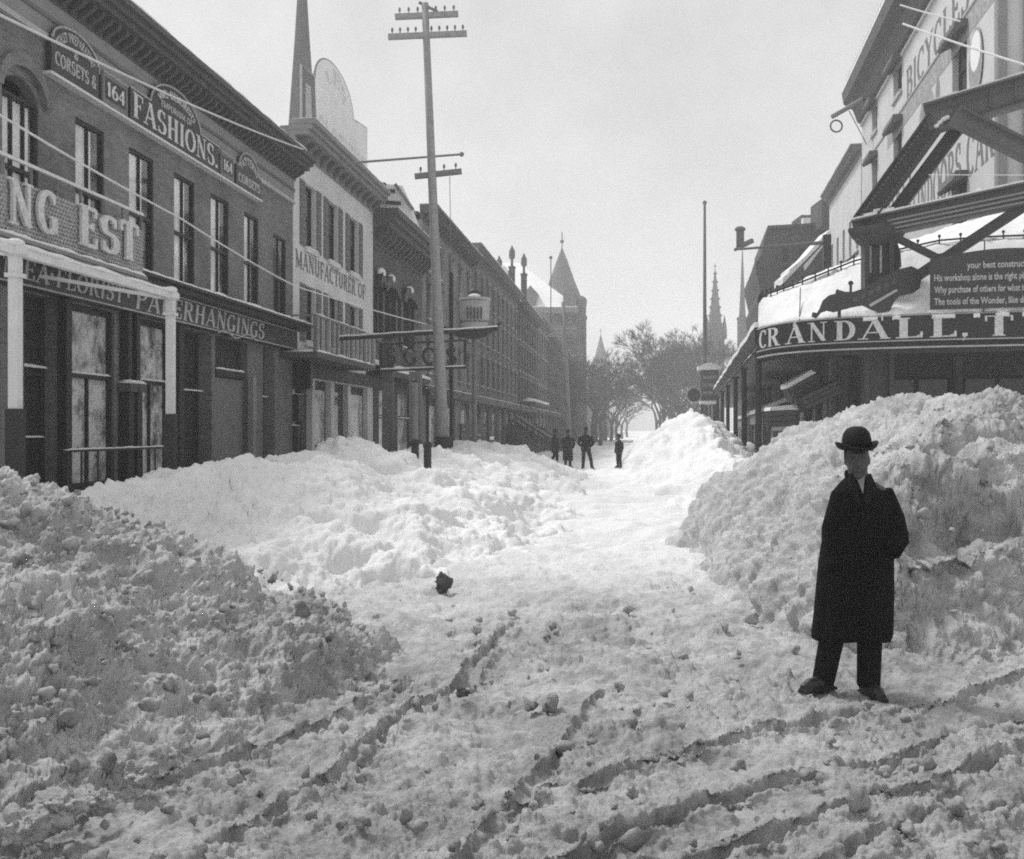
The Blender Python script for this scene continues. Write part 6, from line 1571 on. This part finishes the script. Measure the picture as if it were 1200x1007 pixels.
def far_pole():
    D0 = 78.0; P = lambda x, y, d=D0: at_depth(x, y, d)
    b, t = P(667, 520), P(660, 354)
    r_ = thing('utility_pole', (b.x, b.y, 0), 'pale far telegraph pole standing before the turreted building', 'utility pole', 'telegraph poles')
    m_ = MB(); m_.tube([Vector((b.x, b.y, -.3)), b.lerp(t, .5), t], [.22, .19, .13], 10); part('pole', m_, 'pole', r_, smooth=True)
    crossarm(r_, P(648, 371.5), P(674, 370), 6); crossarm(r_, P(652, 375.5), P(673, 374.5), 4)
    for y in (396, 400, 405): crossarm(r_, P(663, y), P(671, y), 3, wd=.11)
    m_ = MB(); a = P(659, 475); m_.box(a.x - .1, a.x + .5, a.y - .35, a.y - .3, P(659, 487).z, a.z); part('notice', m_, 'frieze', r_)
    m_ = MB(); m_.tube([P(645.5, 303), P(645.5, 380)], .035, 5); m_.ball(P(645.5, 302), .12, 6, 5); part('lightning_rod', m_, 'shutter', r_)
far_pole()
def hanging_sign():
    D0 = 33.5; P = lambda x, y, d=D0: at_depth(x, y, d)
    b = P(487, 560)
    r_ = thing('hanging_sign', (b.x, b.y, 0), 'open black frame sign hung from a beam across the left pavement', 'sign')
    m_ = MB(); m_.bar(P(398, 397.5, D0 + .3), P(583, 386, D0), .09, .10); bm_ = part('beam', m_, 'iron', r_)
    k = 20
    f = None
    m_ = MB()
    for i in range(k): m_.bar(P(398, 397.5, D0 + .3).lerp(P(583, 386), i / k) + UP * (.09 + .01 * math.sin(i * 2)), P(398, 397.5, D0 + .3).lerp(P(583, 386), (i + 1) / k) + UP * (.09 + .01 * math.sin(i * 2 + 2)), .1, .04)
    part('snow_cap', m_, 'snow', bm_, fix=False)
    m_ = MB(); A, B, C, D_ = P(446, 404), P(545, 399), P(545, 431), P(446, 435)
    for a, c in ((A, B), (C, D_)): m_.bar(a, c, .06, .06)
    m_.bar(B + UP * .04, C - UP * .04, .08, .08); m_.bar(A + UP * .04, D_ - UP * .04, .08, .08); fr = part('frame', m_, 'iron', r_)
    m_ = MB(); m_.bar(D_ + UP * .06 - FW * .02, C + UP * .06 - FW * .02, .1, .03); part('snow_cap', m_, 'snow', fr)
    for i, x in enumerate((459, 480, 502, 530)):     # round cut-out characters hung in the frame
        c = P(x, 417.5); m_ = MB()
        m_ = lettering('SGCS'[i], lambda x, y, k: c + RT * ((x - .4) * .5) + UP * ((y - .5) * .52) - FW * k, .2, .1, .1, .05); m_.bar(c - UP * .30, c - UP * .27, .4, .05); part('letter', m_, 'iron', r_, fix=False)
        m_ = MB(); m_.bar(c + UP * .28, P(x, 402.5), .03); part('hanger', m_, 'iron', r_)
    for x, y0, y1, w_, mt in ((487, 436, 520, .17, 'pole'),):
        p = P(x, y0); m_ = MB(); m_.box(p.x - w_, p.x + w_, p.y - w_, p.y + w_, P(x, 518).z, p.z); ps = part('post', m_, 'shutter', r_)
        m_ = MB(); m_.box(p.x - w_ * 1.05, p.x + w_ * 1.05, p.y - w_ * 1.05, p.y + w_ * 1.05, -.3, P(x, 518).z); part('post_base', m_, 'pole_dark', ps)
    p = P(451, 440); m_ = MB(); m_.box(p.x - .16, p.x + .16, p.y + .3, p.y + .62, -.3, P(451, 396).z); part('post', m_, 'stone', r_)
    p = P(529, 320, D0 + 1.5); m_ = MB(); m_.tube([(p.x, p.y, -.3), p], .07, 6); part('rod', m_, 'iron', r_)
hanging_sign()
def short_post(px, ytop, ybase, wpx, label, knob):
    """kerb post standing in the snow bank: found where the bank's surface meets its foot in the photograph"""
    dd = np.arange(16.0, 24.0, .05, dtype=f32); rr_ = (px - CX) / F * dd; yy = CY + (EYE - h_c(rr_, dd)) * F / dd
    k = int(np.argmin(np.abs(yy - ybase))); D0 = float(dd[k]); s = D0 / F
    q = at_depth(px, ybase, D0); r_ = thing('hitching_post', (q.x, q.y, q.z), label, 'post', 'short kerb posts by the telegraph pole')
    z = lambda y: at_depth(px, y, D0).z; w_ = wpx * s / 2
    m_ = MB(); m_.lathe((q.x, q.y, 0), [(w_ * 1.15, q.z - .4), (w_ * 1.15, z(ybase - 26)), (w_ * 1.4, z(ybase - 27)), (w_ * 1.3, z(ybase - 31)), (w_, z(ybase - 33))], 10); part('base', m_, 'pole_dark', r_)
    m_ = MB(); m_.lathe((q.x, q.y, 0), [(w_ * (.9 if not knob else .5), z(ybase - 32)), (w_ * (.85 if not knob else .45), z(ytop + 6)), (w_ * 1.0, z(ytop + 5)), (w_ * .7, z(ytop))], 10); part('shaft', m_, 'iron' if knob else 'shutter', r_)
    m_ = MB(); m_.ball((q.x, q.y, z(ytop - 1)), w_ * .8, 8, 6); part('knob', m_, 'iron', r_)
short_post(486.5, 448, 548, 8, 'thick short kerb post, left of the pair by the telegraph pole', False)
short_post(501, 458, 551, 8, 'slim dark iron kerb post, right of the pair by the telegraph pole', True)
def tub_sign():
    D0 = 37.0; P = lambda x, y, d=D0: at_depth(x, y, d)
    b = P(556, 530); r_ = thing('tub_sign', (b.x, b.y, 0), 'big tub-shaped trade sign on a slim post over the pavement', 'sign')
    prof = [(0, 391), (13, 390), (16, 384), (17.5, 372), (18, 356), (19, 351), (18, 349), (0, 348)]
    c = P(556, 370); s = D0 / F; m_ = MB(); m_.lathe((c.x, c.y, 0), [(max(r * s, .01), P(556, y).z) for r, y in prof], 18, 1, .55); tb = part('tub', m_, 'trim', r_, smooth=False)
    m_ = MB(); m_.lathe((c.x, c.y, P(556, 353).z), [(18.6 * s, 0), (18.6 * s, .05)], 18, 1, .56); m_.lathe((c.x, c.y, P(556, 378).z), [(17.6 * s, 0), (17.6 * s, .05)], 18, 1, .56); part('hoop', m_, 'shutter', tb)
    for k in range(5): m_ = MB(); x = 548 + k * 4; m_.bar(P(x, 374, D0 - .32), P(x, 360, D0 - .32), .05, .03); part('letter', m_, 'cornice', tb)
    m_ = MB(); m_.ball(P(556, 345), .2, 10, 7); part('knob', m_, 'iron', tb); part('snow_cap', MB().ball(P(556, 348) - FW * .1, .2, 10, 6, (1.1, 1, .5)), 'snow', tb)
    m_ = MB(); pts = [(520, 385), (538, 391), (556, 393.5), (570, 391), (580, 384), (587, 378)]; m_.tube([P(x, y, D0 - .1) for x, y in pts], [.09, .12, .13, .11, .08, .05], 8); part('curved_bracket', m_, 'iron', r_)
    m_ = MB(); p = P(556, 393); m_.tube([(p.x, p.y, -.3), p], .085, 8); part('post', m_, 'shutter', r_)
tub_sign()
def barrow():
    D0 = 40.0; P = lambda x, y, d=D0: at_depth(x, y, d)
    b = P(557, 520); r_ = thing('snowed_in_cart', (b.x, b.y, 0), 'plank cart body half buried in snow behind the telegraph pole', 'cart')
    for k in range(3):
        m_ = MB(); y = 500 + 7 * k; m_.bar(P(537, y), P(574, y - 1), .06, .19); part('plank', m_, 'shutter', r_)
    for x in (540, 572): m_ = MB(); m_.bar(P(x, 496), P(x, 530), .08); part('stake', m_, 'cornice', r_)
    m_ = MB(); a, c = P(536, 530), P(575, 516); m_.box(a.x, c.x, a.y + .05, a.y + 1.6, -.1, c.z); part('body', m_, 'cornice', r_)
    part('snow_cap', MB().box(a.x + .05, c.x - .05, a.y + .1, a.y + 1.5, c.z + .001, c.z + .12), 'snow', r_)
barrow()
def wire(pts, rad, mat, label, sag=.0):
    o = []
    for (x0, y0, d0), (x1, y1, d1) in zip(pts[:-1], pts[1:]):
        for k in range(12):
            t = k / 12; p = at_depth(x0, y0, d0).lerp(at_depth(x1, y1, d1), t); o.append(p - UP * sag * 4 * t * (1 - t))
    o.append(at_depth(*pts[-1])); m_ = MB(); m_.tube(o, rad, 5)
    return solo('overhead_wire', m_, mat, tuple(o[0]), label, 'wire', 'snow-coated overhead wires')
wire([(-60, -12, 14), (355, 175, 32)], .022, 'white', 'snow-coated wire crossing the upper left sign and cornice', .12)
wire([(-60, 98, 12), (210, 255, 19), (345, 335, 27), (500, 380, 33)], .016, 'white', 'snow-coated wire running down past the brick shop windows', .04)
wire([(1058, 28, 30), (1220, 82, 25)], .028, 'white', 'lower snow-coated wire across the upper right cornice', .03)
wire([(1055, 6, 30), (1125, 25, 28)], .022, 'white', 'short upper snow-coated wire across the right cornice', .02)
wire([(1088, 205, 29), (1230, 205.5, 27)], .010, 'white', 'thin level wire in front of the painted wall', .0)

# ---------------------------------------------------------------- people
def loft(mb, rings, n=20):
    """rings: (centre, rx, ry) stacked; closed tube"""
    o = len(mb.v)
    for c, rx, ry in rings:
        for k in range(n):
            a = 2 * math.pi * k / n; mb.v.append(Vector(c) + Vector((rx * math.cos(a), ry * math.sin(a), 0)))
    for i in range(len(rings) - 1):
        for k in range(n): mb.f.append((o + i * n + k, o + i * n + (k + 1) % n, o + (i + 1) * n + (k + 1) % n, o + (i + 1) * n + k))
    mb.f.append(tuple(o + k for k in reversed(range(n)))); e = o + (len(rings) - 1) * n; mb.f.append(tuple(e + k for k in range(n)))
def fused(name, mb, mat, root, rot, vox, smooth_it=6, local=True):
    """one continuous surface: voxel remesh of overlapping lofts, turned by rot about the root"""
    mt = Matrix.Rotation(rot, 4, 'Z'); me = bpy.data.meshes.new(name)
    me.from_pydata([tuple(mt @ Vector(p)) for p in mb.v], [], mb.f)
    bm = bmesh.new(); bm.from_mesh(me); bmesh.ops.recalc_face_normals(bm, faces=bm.faces); bm.to_mesh(me); bm.free()
    ob = bpy.data.objects.new('tmp', me); COL.objects.link(ob)
    rm = ob.modifiers.new('r', 'REMESH'); rm.mode = 'VOXEL'; rm.voxel_size = vox
    sm = ob.modifiers.new('s', 'SMOOTH'); sm.factor = .5; sm.iterations = smooth_it
    dg = bpy.context.evaluated_depsgraph_get(); m2 = bpy.data.meshes.new_from_object(ob.evaluated_get(dg)); m2.name = name
    bpy.data.objects.remove(ob); bpy.data.meshes.remove(me); m2.materials.clear(); m2.materials.append(M[mat])
    m2.polygons.foreach_set('use_smooth', [True] * len(m2.polygons))
    o = bpy.data.objects.new(name, m2); COL.objects.link(o); o.parent = root; return o
def local(name, mb, mat, root, rot=0.0, smooth=True):
    mt = Matrix.Rotation(rot, 4, 'Z'); m2 = MB(); m2.v = [mt @ Vector(p) for p in mb.v]; m2.f = mb.f
    me = m2.mesh(name); me.materials.append(M[mat])
    if smooth: me.polygons.foreach_set('use_smooth', [True] * len(me.polygons))
    o = bpy.data.objects.new(name, me); COL.objects.link(o); o.parent = root; return o
def head_mesh(mb, c, s=1.0, turn=0.0):
    """head with jaw, nose, brow, ears; c = centre of the head; faces -y, turned by turn"""
    t = MB()
    loft(t, [((0, .012, -.135), .045, .05), ((0, -.012, -.115), .052, .066), ((0, -.008, -.075), .064, .082), ((0, 0, -.03), .073, .094), ((0, .004, .02), .077, .099), ((0, .008, .065), .072, .094), ((0, .01, .1), .05, .068), ((0, .012, .118), .02, .03)], 18)
    t.ball((0, -.104, -.032), .019, 8, 6, (.85, 1.0, 1.3)); t.ball((0, -.095, -.008), .014, 8, 6, (.7, 1, 2.0)); t.ball((0, -.07, -.112), .03, 8, 6, (1, .8, .7))
    t.tube([(-.05, -.082, .02), (-.025, -.096, .022), (0, -.098, .018), (.025, -.096, .022), (.05, -.082, .02)], .016, 6)
    t.tube([(-.024, -.083, -.075), (0, -.092, -.073), (.024, -.083, -.075)], .010, 6)
    for s_ in (-1, 1): t.ball((s_ * .078, .008, -.015), .02, 8, 6, (.5, .8, 1.5)); t.ball((s_ * .03, -.078, -.062), .02, 8, 6, (1, .6, 1))
    mt = Matrix.Rotation(turn, 3, 'Z'); o = len(mb.v)
    mb.v += [Vector(c) + (mt @ p) * s for p in t.v]; mb.f += [tuple(i + o for i in f) for f in t.f]
def limb(mb, pts, rad, n=12):
    o = []; rr = []
    for i in range(len(pts) - 1):
        a, b = Vector(pts[i]), Vector(pts[i + 1])
        for k in range(4): t = k / 4; o.append(a.lerp(b, t)); rr.append(rad[i] + (rad[i + 1] - rad[i]) * t)
    o.append(Vector(pts[-1])); rr.append(rad[-1]); mb.tube(o, rr, n)
def shoe(mb, p, ang, L_=.27):
    d = Vector((math.sin(ang), -math.cos(ang), 0)); p = Vector(p)
    pts = [p - d * .07 + UP * .045, p + UP * .05, p + d * L_ * .45 + UP * .04, p + d * L_ * .68 + UP * .028]; mb.tube(pts, [.045, .05, .046, .026], 10)
    mb.bar(p - d * .1 + UP * .012, p + d * L_ * .7 + UP * .010, .085, .024)
def hand(mb, w, dirv, curl=Vector((0, -1, 0)), s=1.0):
    """palm, four bent fingers and a thumb, growing from wrist w along dirv"""
    w = Vector(w); d = Vector(dirv).normalized(); sd = d.cross(curl).normalized(); c = sd.cross(d).normalized() * -1
    mb.tube([w, w + d * .045 * s, w + d * .085 * s], [.024 * s, .034 * s, .03 * s], 8)
    for k, L_ in enumerate((.062, .072, .068, .052)):
        b = w + d * .08 * s + sd * (k - 1.5) * .018 * s; mb.tube([b, b + d * L_ * .5 * s + c * .006, b + d * L_ * .8 * s + c * .024, b + d * L_ * .85 * s + c * .04], [.0095 * s, .009 * s, .0085 * s, .007 * s], 6)
    b = w + d * .03 * s + sd * .03 * s; mb.tube([b, b + sd * .022 * s + d * .03 * s, b + sd * .02 * s + d * .058 * s + c * .012], [.012 * s, .011 * s, .009 * s], 6)
def bowler(c, s, root, rot, tilt=.0):
    t = MB(); n = 28
    prof = [(.0005, .122), (.035, .12), (.062, .108), (.082, .084), (.091, .05), (.093, .0), (.0935, -.008)]
    t.lathe((0, 0, 0), [(r, z) for r, z in prof[::-1]], n, .92, 1.12)
    o = len(t.v); rr = [(.090, -.004), (.108, -.010), (.122, -.006), (.130, .006), (.127, .013), (.118, .004), (.105, -.001), (.090, .004)]
    for k in range(n):
        a = 2 * math.pi * k / n; side = abs(math.cos(a))
        for r, z in rr: t.v.append(Vector((r * math.cos(a) * .95, r * math.sin(a) * 1.12, z + (r - .09) * (1.0 * side ** 2 - .25))))
    m_ = len(rr)
    for k in range(n):
        for j in range(m_): t.f.append((o + k * m_ + j, o + k * m_ + (j + 1) % m_, o + ((k + 1) % n) * m_ + (j + 1) % m_, o + ((k + 1) % n) * m_ + j))
    q = MB(); mt = Matrix.Rotation(tilt, 3, 'Y'); q.v = [Vector(c) + (mt @ p) * s for p in t.v]; q.f = t.f
    h = local('bowler_hat', q, 'felt', root, rot)
    b = MB(); b.lathe((0, 0, 0), [(.0945, .002), (.0955, .03), (.0945, .031), (.0935, .003)], n, .93, 1.13); q = MB(); q.v = [Vector(c) + (mt @ p) * s for p in b.v]; q.f = b.f
    local('hat_band', q, 'coat', h, rot)
    return h

def main_man():
    p = ground(1003, 806); p.z = -.045
    r_ = thing('person', p, 'man in black bowler hat and long dark overcoat standing before the tall snow heap', 'person', 'people in the street')
    r_.scale = (.98, .98, 1.065)
    rot = YAW                                   # local axes: +x photo right, -y towards the camera
    B = MB()                                     # the body, one continuous surface
    loft(B, [((.0, 0, .78), .15, .11), ((.015, 0, .9), .155, .115), ((.03, 0, 1.05), .15, .11), ((.045, 0, 1.2), .17, .105), ((.045, 0, 1.28), .15, .09), ((.02, -.005, 1.33), .07, .065), ((.01, -.01, 1.38), .055, .06), ((.005, -.015, 1.44), .055, .06)])
    head_mesh(B, (.0, -.03, 1.462), .98, -.25)
    limb(B, [(-.07, 0, .82), (-.13, -.02, .45), (-.19, .03, .07)], [.085, .06, .04]); limb(B, [(.09, 0, .82), (.085, -.02, .45), (.075, -.02, .05)], [.085, .06, .04])
    limb(B, [(-.10, 0, 1.24), (-.17, .02, 1.0), (-.165, -.04, .82)], [.055, .045, .032]); limb(B, [(.20, .0, 1.24), (.25, .05, 1.02), (.17, -.04, .92)], [.055, .045, .032])
    hand(B, (-.165, -.04, .82), (.3, .1, -1)); hand(B, (.17, -.04, .92), (-.7, .1, -.5))
    body = fused('body', B, 'skin', r_, rot, .0075, 3)
    # eyes, brows, moustache, hair
    mt = Matrix.Rotation(-.25, 3, 'Z')
    for s_ in (-1, 1):
        e = MB(); e.ball(Vector((0, -.03, 1.462)) + mt @ Vector((s_ * .031, -.081, .0)), .009, 8, 6, (1.3, .6, .5)); local('eye', e, 'leather', body, rot)
    e = MB(); e.lathe((0, -.018, 1.478), [(.075, -.06), (.082, -.02), (.083, .03), (.078, .05)], 16, .95, 1.12); e.v = [v + Vector((0, .012, 0)) for v in e.v]; local('hair', e, 'hair', body, rot)
    # overcoat: skirt, chest, shoulders and sleeves as one garment
    C = MB()
    prof = [(.34, -.285, .235, .17), (.37, -.288, .245, .175), (.5, -.275, .252, .175), (.65, -.262, .255, .17), (.8, -.245, .25, .165), (.92, -.225, .243, .155), (1.02, -.20, .245, .15), (1.12, -.18, .25, .145), (1.2, -.165, .245, .135), (1.26, -.145, .215, .12), (1.30, -.11, .16, .10), (1.335, -.065, .09, .08), (1.36, -.055, .075, .075)]
    o_ = len(C.v); nn = 64                       # cloth hangs in soft vertical folds below the chest
    for z, a, b, ry in prof:
        for k in range(nn):
            t = 2 * math.pi * k / nn; am = .006 + .05 * max(0, 1.05 - z) * .6
            fd = 1 + am * math.sin(6 * t + 1.2 + 1.5 * z) + am * .6 * math.sin(11 * t + 3 * z) + .012 * math.sin(9 * z + 2 * t)
            C.v.append(Vector(((a + b) / 2 + (b - a) / 2 * math.cos(t) * fd, .01 + ry * math.sin(t) * fd, z + .008 * math.sin(3 * t))))
    for i in range(len(prof) - 1):
        for k in range(nn): C.f.append((o_ + i * nn + k, o_ + i * nn + (k + 1) % nn, o_ + (i + 1) * nn + (k + 1) % nn, o_ + (i + 1) * nn + k))
    C.f.append(tuple(o_ + k for k in reversed(range(nn)))); C.f.append(tuple(o_ + (len(prof) - 1) * nn + k for k in range(nn)))
    limb(C, [(.17, .0, 1.245), (.262, .02, 1.07), (.262, -.06, .97), (.19, -.15, .90)], [.082, .078, .072, .064])
    for q in ((.262, .0, 1.05), (.27, -.03, 1.0), (.25, -.09, .95)): C.ball(q, .079 if q[0] > 0 else .07, 10, 7, (1, 1, .28))
    limb(C, [(-.09, 0, 1.24), (-.165, -.01, 1.02), (-.185, -.07, .84), (-.17, -.12, .80)], [.075, .07, .062, .055])
    coat = fused('overcoat', C, 'coat', r_, rot, .009, 3)
    # collar, lapels, front edge, buttons, pocket flaps
    m_ = MB(); m_.tube([(-.055, .0, 1.35), (-.04, .05, 1.365), (.01, .075, 1.37), (.06, .05, 1.365), (.072, .0, 1.35)], [.02, .026, .028, .026, .02], 8); local('collar', m_, 'coat', coat, rot)
    for s_, pts in ((-1, [(-.07, -.075, 1.37), (-.085, -.115, 1.28), (-.02, -.150, 1.17), (-.015, -.155, 1.16), (-.025, -.12, 1.25), (-.04, -.085, 1.36)]), (1, [(.075, -.07, 1.37), (.105, -.11, 1.28), (.02, -.155, 1.165), (.01, -.155, 1.16), (.02, -.12, 1.25), (.045, -.085, 1.36)])):
        m_ = MB(); m_.prism([Vector(q) for q in pts], Vector((0, -.014, 0))); local('lapel', m_, 'felt', coat, rot, False)
    m_ = MB(); m_.tube([(.0, -.158, 1.15), (-.005, -.168, .9), (-.01, -.178, .6), (-.015, -.172, .36)], .008, 6); local('front_edge', m_, 'coat', coat, rot)
    for k in range(4): m_ = MB(); m_.ball((.035, -.157 - .004 * k, 1.1 - .15 * k), .011, 8, 6, (1, .5, 1)); local('button', m_, 'felt', coat, rot)
    for x in (-.13, .14): m_ = MB(); m_.bar((x - .06, -.163, .86), (x + .06, -.163, .86), .01, .04); local('pocket_flap', m_, 'coat', coat, rot, False)
    m_ = MB(); m_.prism([Vector(q) for q in ((-.03, -.088, 1.37), (.035, -.085, 1.37), (.008, -.130, 1.25))], Vector((0, .03, 0))); local('shirt_front', m_, 'linen', r_, rot, False)
    m_ = MB(); m_.lathe((.008, -.015, 1.365), [(.062, 0), (.064, .035), (.060, .036), (.058, .0)], 18, 1, 1.08); local('shirt_collar', m_, 'linen', r_, rot)
    T = MB(); limb(T, [(-.085, 0, .72), (-.155, -.025, .42), (-.215, .02, .075)], [.10, .085, .075]); limb(T, [(.085, 0, .72), (.085, -.03, .42), (.075, -.03, .055)], [.10, .085, .078]); T.ball((0, 0, .74), .14, 12, 8, (1.1, .8, .8))
    fused('trousers', T, 'trouser', r_, rot, .010, 4)
    for q, ang in (((-.225, .0, .025), -1.05), ((.075, -.045, .0), .18)):
        m_ = MB(); shoe(m_, q, ang); fused('shoe', m_, 'leather', r_, rot, .007, 3)
    bowler((-.002, -.026, 1.522), 1.12, r_, rot, -.03)
main_man()

def far_man(px, pyfeet, hpx, label, legs, arms, coat_z, coat_w, facing=0.0, hat='round', z0=0.0, D=None, coat_name='coat', cmat='coat2'):
    D = D or EYE * F / (pyfeet - CY); p = at_depth(px, pyfeet, D); H = hpx * D / F; k = H / 1.78
    r_ = thing('person', (p.x, p.y, p.z), label, 'person', 'people in the street'); rot = YAW + facing
    def S(q): return tuple(c * k for c in q)
    B = MB(); K = lambda r: r * k
    loft(B, [(S((0, 0, .80)), K(.15), K(.1)), (S((0, 0, .95)), K(.145), K(.1)), (S((0, 0, 1.2)), K(.17), K(.105)), (S((0, 0, 1.36)), K(.17), K(.09)), (S((0, 0, 1.43)), K(.08), K(.07)), (S((0, -.01, 1.5)), K(.055), K(.06))], 14)
    head_mesh(B, S((0, -.02, 1.60)), k); 
    for s_, (hip, knee, ank) in zip((-1, 1), legs): limb(B, [S(hip), S(knee), S(ank)], [K(.085), K(.06), K(.04)], 8)
    for s_, (sh, el, wr) in zip((-1, 1), arms): limb(B, [S(sh), S(el), S(wr)], [K(.055), K(.045), K(.03)], 8); hand(B, S(wr), (0, -.05, -1) if wr[2] < .8 else (-s_ * .6, -.3, -.5), s=k)
    fused('body', B, 'skin', r_, rot, .018 * k, 2)
    C = MB(); loft(C, [(S((0, 0, coat_z)), K(coat_w), K(coat_w * .75)), (S((0, 0, (coat_z + 1.0) / 2)), K(coat_w * .98), K(coat_w * .72)), (S((0, 0, 1.02)), K(.185), K(.135)), (S((0, 0, 1.25)), K(.205), K(.135)), (S((0, 0, 1.38)), K(.19), K(.11)), (S((0, 0, 1.45)), K(.09), K(.085)), (S((0, 0, 1.5)), K(.075), K(.08))], 16)
    for sh, el, wr in arms: limb(C, [S(sh), S(el), S(wr)], [K(.08), K(.068), K(.055)], 8)
    fused(coat_name, C, cmat, r_, rot, .016 * k, 3)
    T = MB(); T.ball(S((0, 0, .84)), K(.15), 10, 7, (1.05, .75, .9))
    for hip, knee, ank in legs: limb(T, [S(hip), S(knee), S(ank)], [K(.1), K(.08), K(.068)], 8)
    fused('trousers', T, 'trouser', r_, rot, .016 * k, 2)
    for (hip, knee, ank), a in zip(legs, (-.35, .35)): m_ = MB(); shoe(m_, S((ank[0], ank[1], 0)), a, .27 * k); local('shoe', m_, 'leather', r_, rot, False)
    if hat == 'round': bowler(S((0, -.015, 1.675)), k, r_, rot)
    else:
        m_ = MB(); m_.lathe(S((0, -.015, 1.66)), [(K(.085), 0), (K(.09), K(.03)), (K(.085), K(.08)), (K(.05), K(.11)), (K(.01), K(.115))], 14, 1, 1.1); m_.ball(S((0, -.12, 1.66)), K(.05), 8, 5, (1.2, 1, .3)); local('cap', m_, 'felt', r_, rot)
std_legs = [((-.09, 0, .86), (-.10, -.02, .46), (-.11, .02, .06)), ((.09, 0, .86), (.10, -.02, .46), (.11, .02, .06))]
wide_legs = [((-.09, 0, .86), (-.10, -.02, .46), (-.12, .02, .06)), ((.09, 0, .86), (.20, -.02, .46), (.27, .02, .06))]
hang = [((-.2, 0, 1.36), (-.25, .02, 1.08), (-.25, -.06, .84)), ((.2, 0, 1.36), (.25, .02, 1.08), (.25, -.06, .84))]
pock = [((-.2, 0, 1.36), (-.31, .05, 1.1), (-.2, -.1, .95)), ((.2, 0, 1.36), (.33, .05, 1.1), (.2, -.1, .95))]
walk = [((-.08, 0, .86), (-.08, -.18, .5), (-.09, -.12, .06)), ((.08, 0, .86), (.09, .1, .48), (.09, .35, .10))]
far_man(686.5, 549.5, 49, 'man standing with legs apart and hands in pockets, third from left', wide_legs, pock, .80, .22, 0.0, coat_name='jacket', cmat='coat')
far_man(725.5, 548.5, 39.5, 'youth in short dark coat standing apart, rightmost of the far group', std_legs, hang, .70, .2, -.9)
far_man(665.5, 548, 45, 'man in long dark overcoat, second from left of the far group', std_legs, [((-.2, 0, 1.36), (-.3, .03, 1.1), (-.22, -.1, .9)), ((.2, 0, 1.36), (.3, .03, 1.1), (.22, -.1, .9))], .32, .25, .2, coat_name='overcoat')
far_man(650.5, 546, 43, 'man walking behind the snow bank, leftmost of the far group', walk, hang, .62, .23, 1.0)

# ---------------------------------------------------------------- winter haze
mb = MB(); mb.box(-420, 420, -60, 620, -2.0, 62)
hm = bpy.data.materials.new('winter_haze'); hm.use_nodes = True; t = hm.node_tree; t.nodes.clear()
om = t.nodes.new('ShaderNodeOutputMaterial'); pv = t.nodes.new('ShaderNodeVolumePrincipled')
pv.inputs['Color'].default_value = (.99, .99, .99, 1); pv.inputs['Density'].default_value = .0017; pv.inputs['Anisotropy'].default_value = .2
t.links.new(pv.outputs[0], om.inputs['Volume'])
hz = part('haze', mb, hm); tag(hz, 'pale winter haze filling the street air', 'haze', kind='stuff')
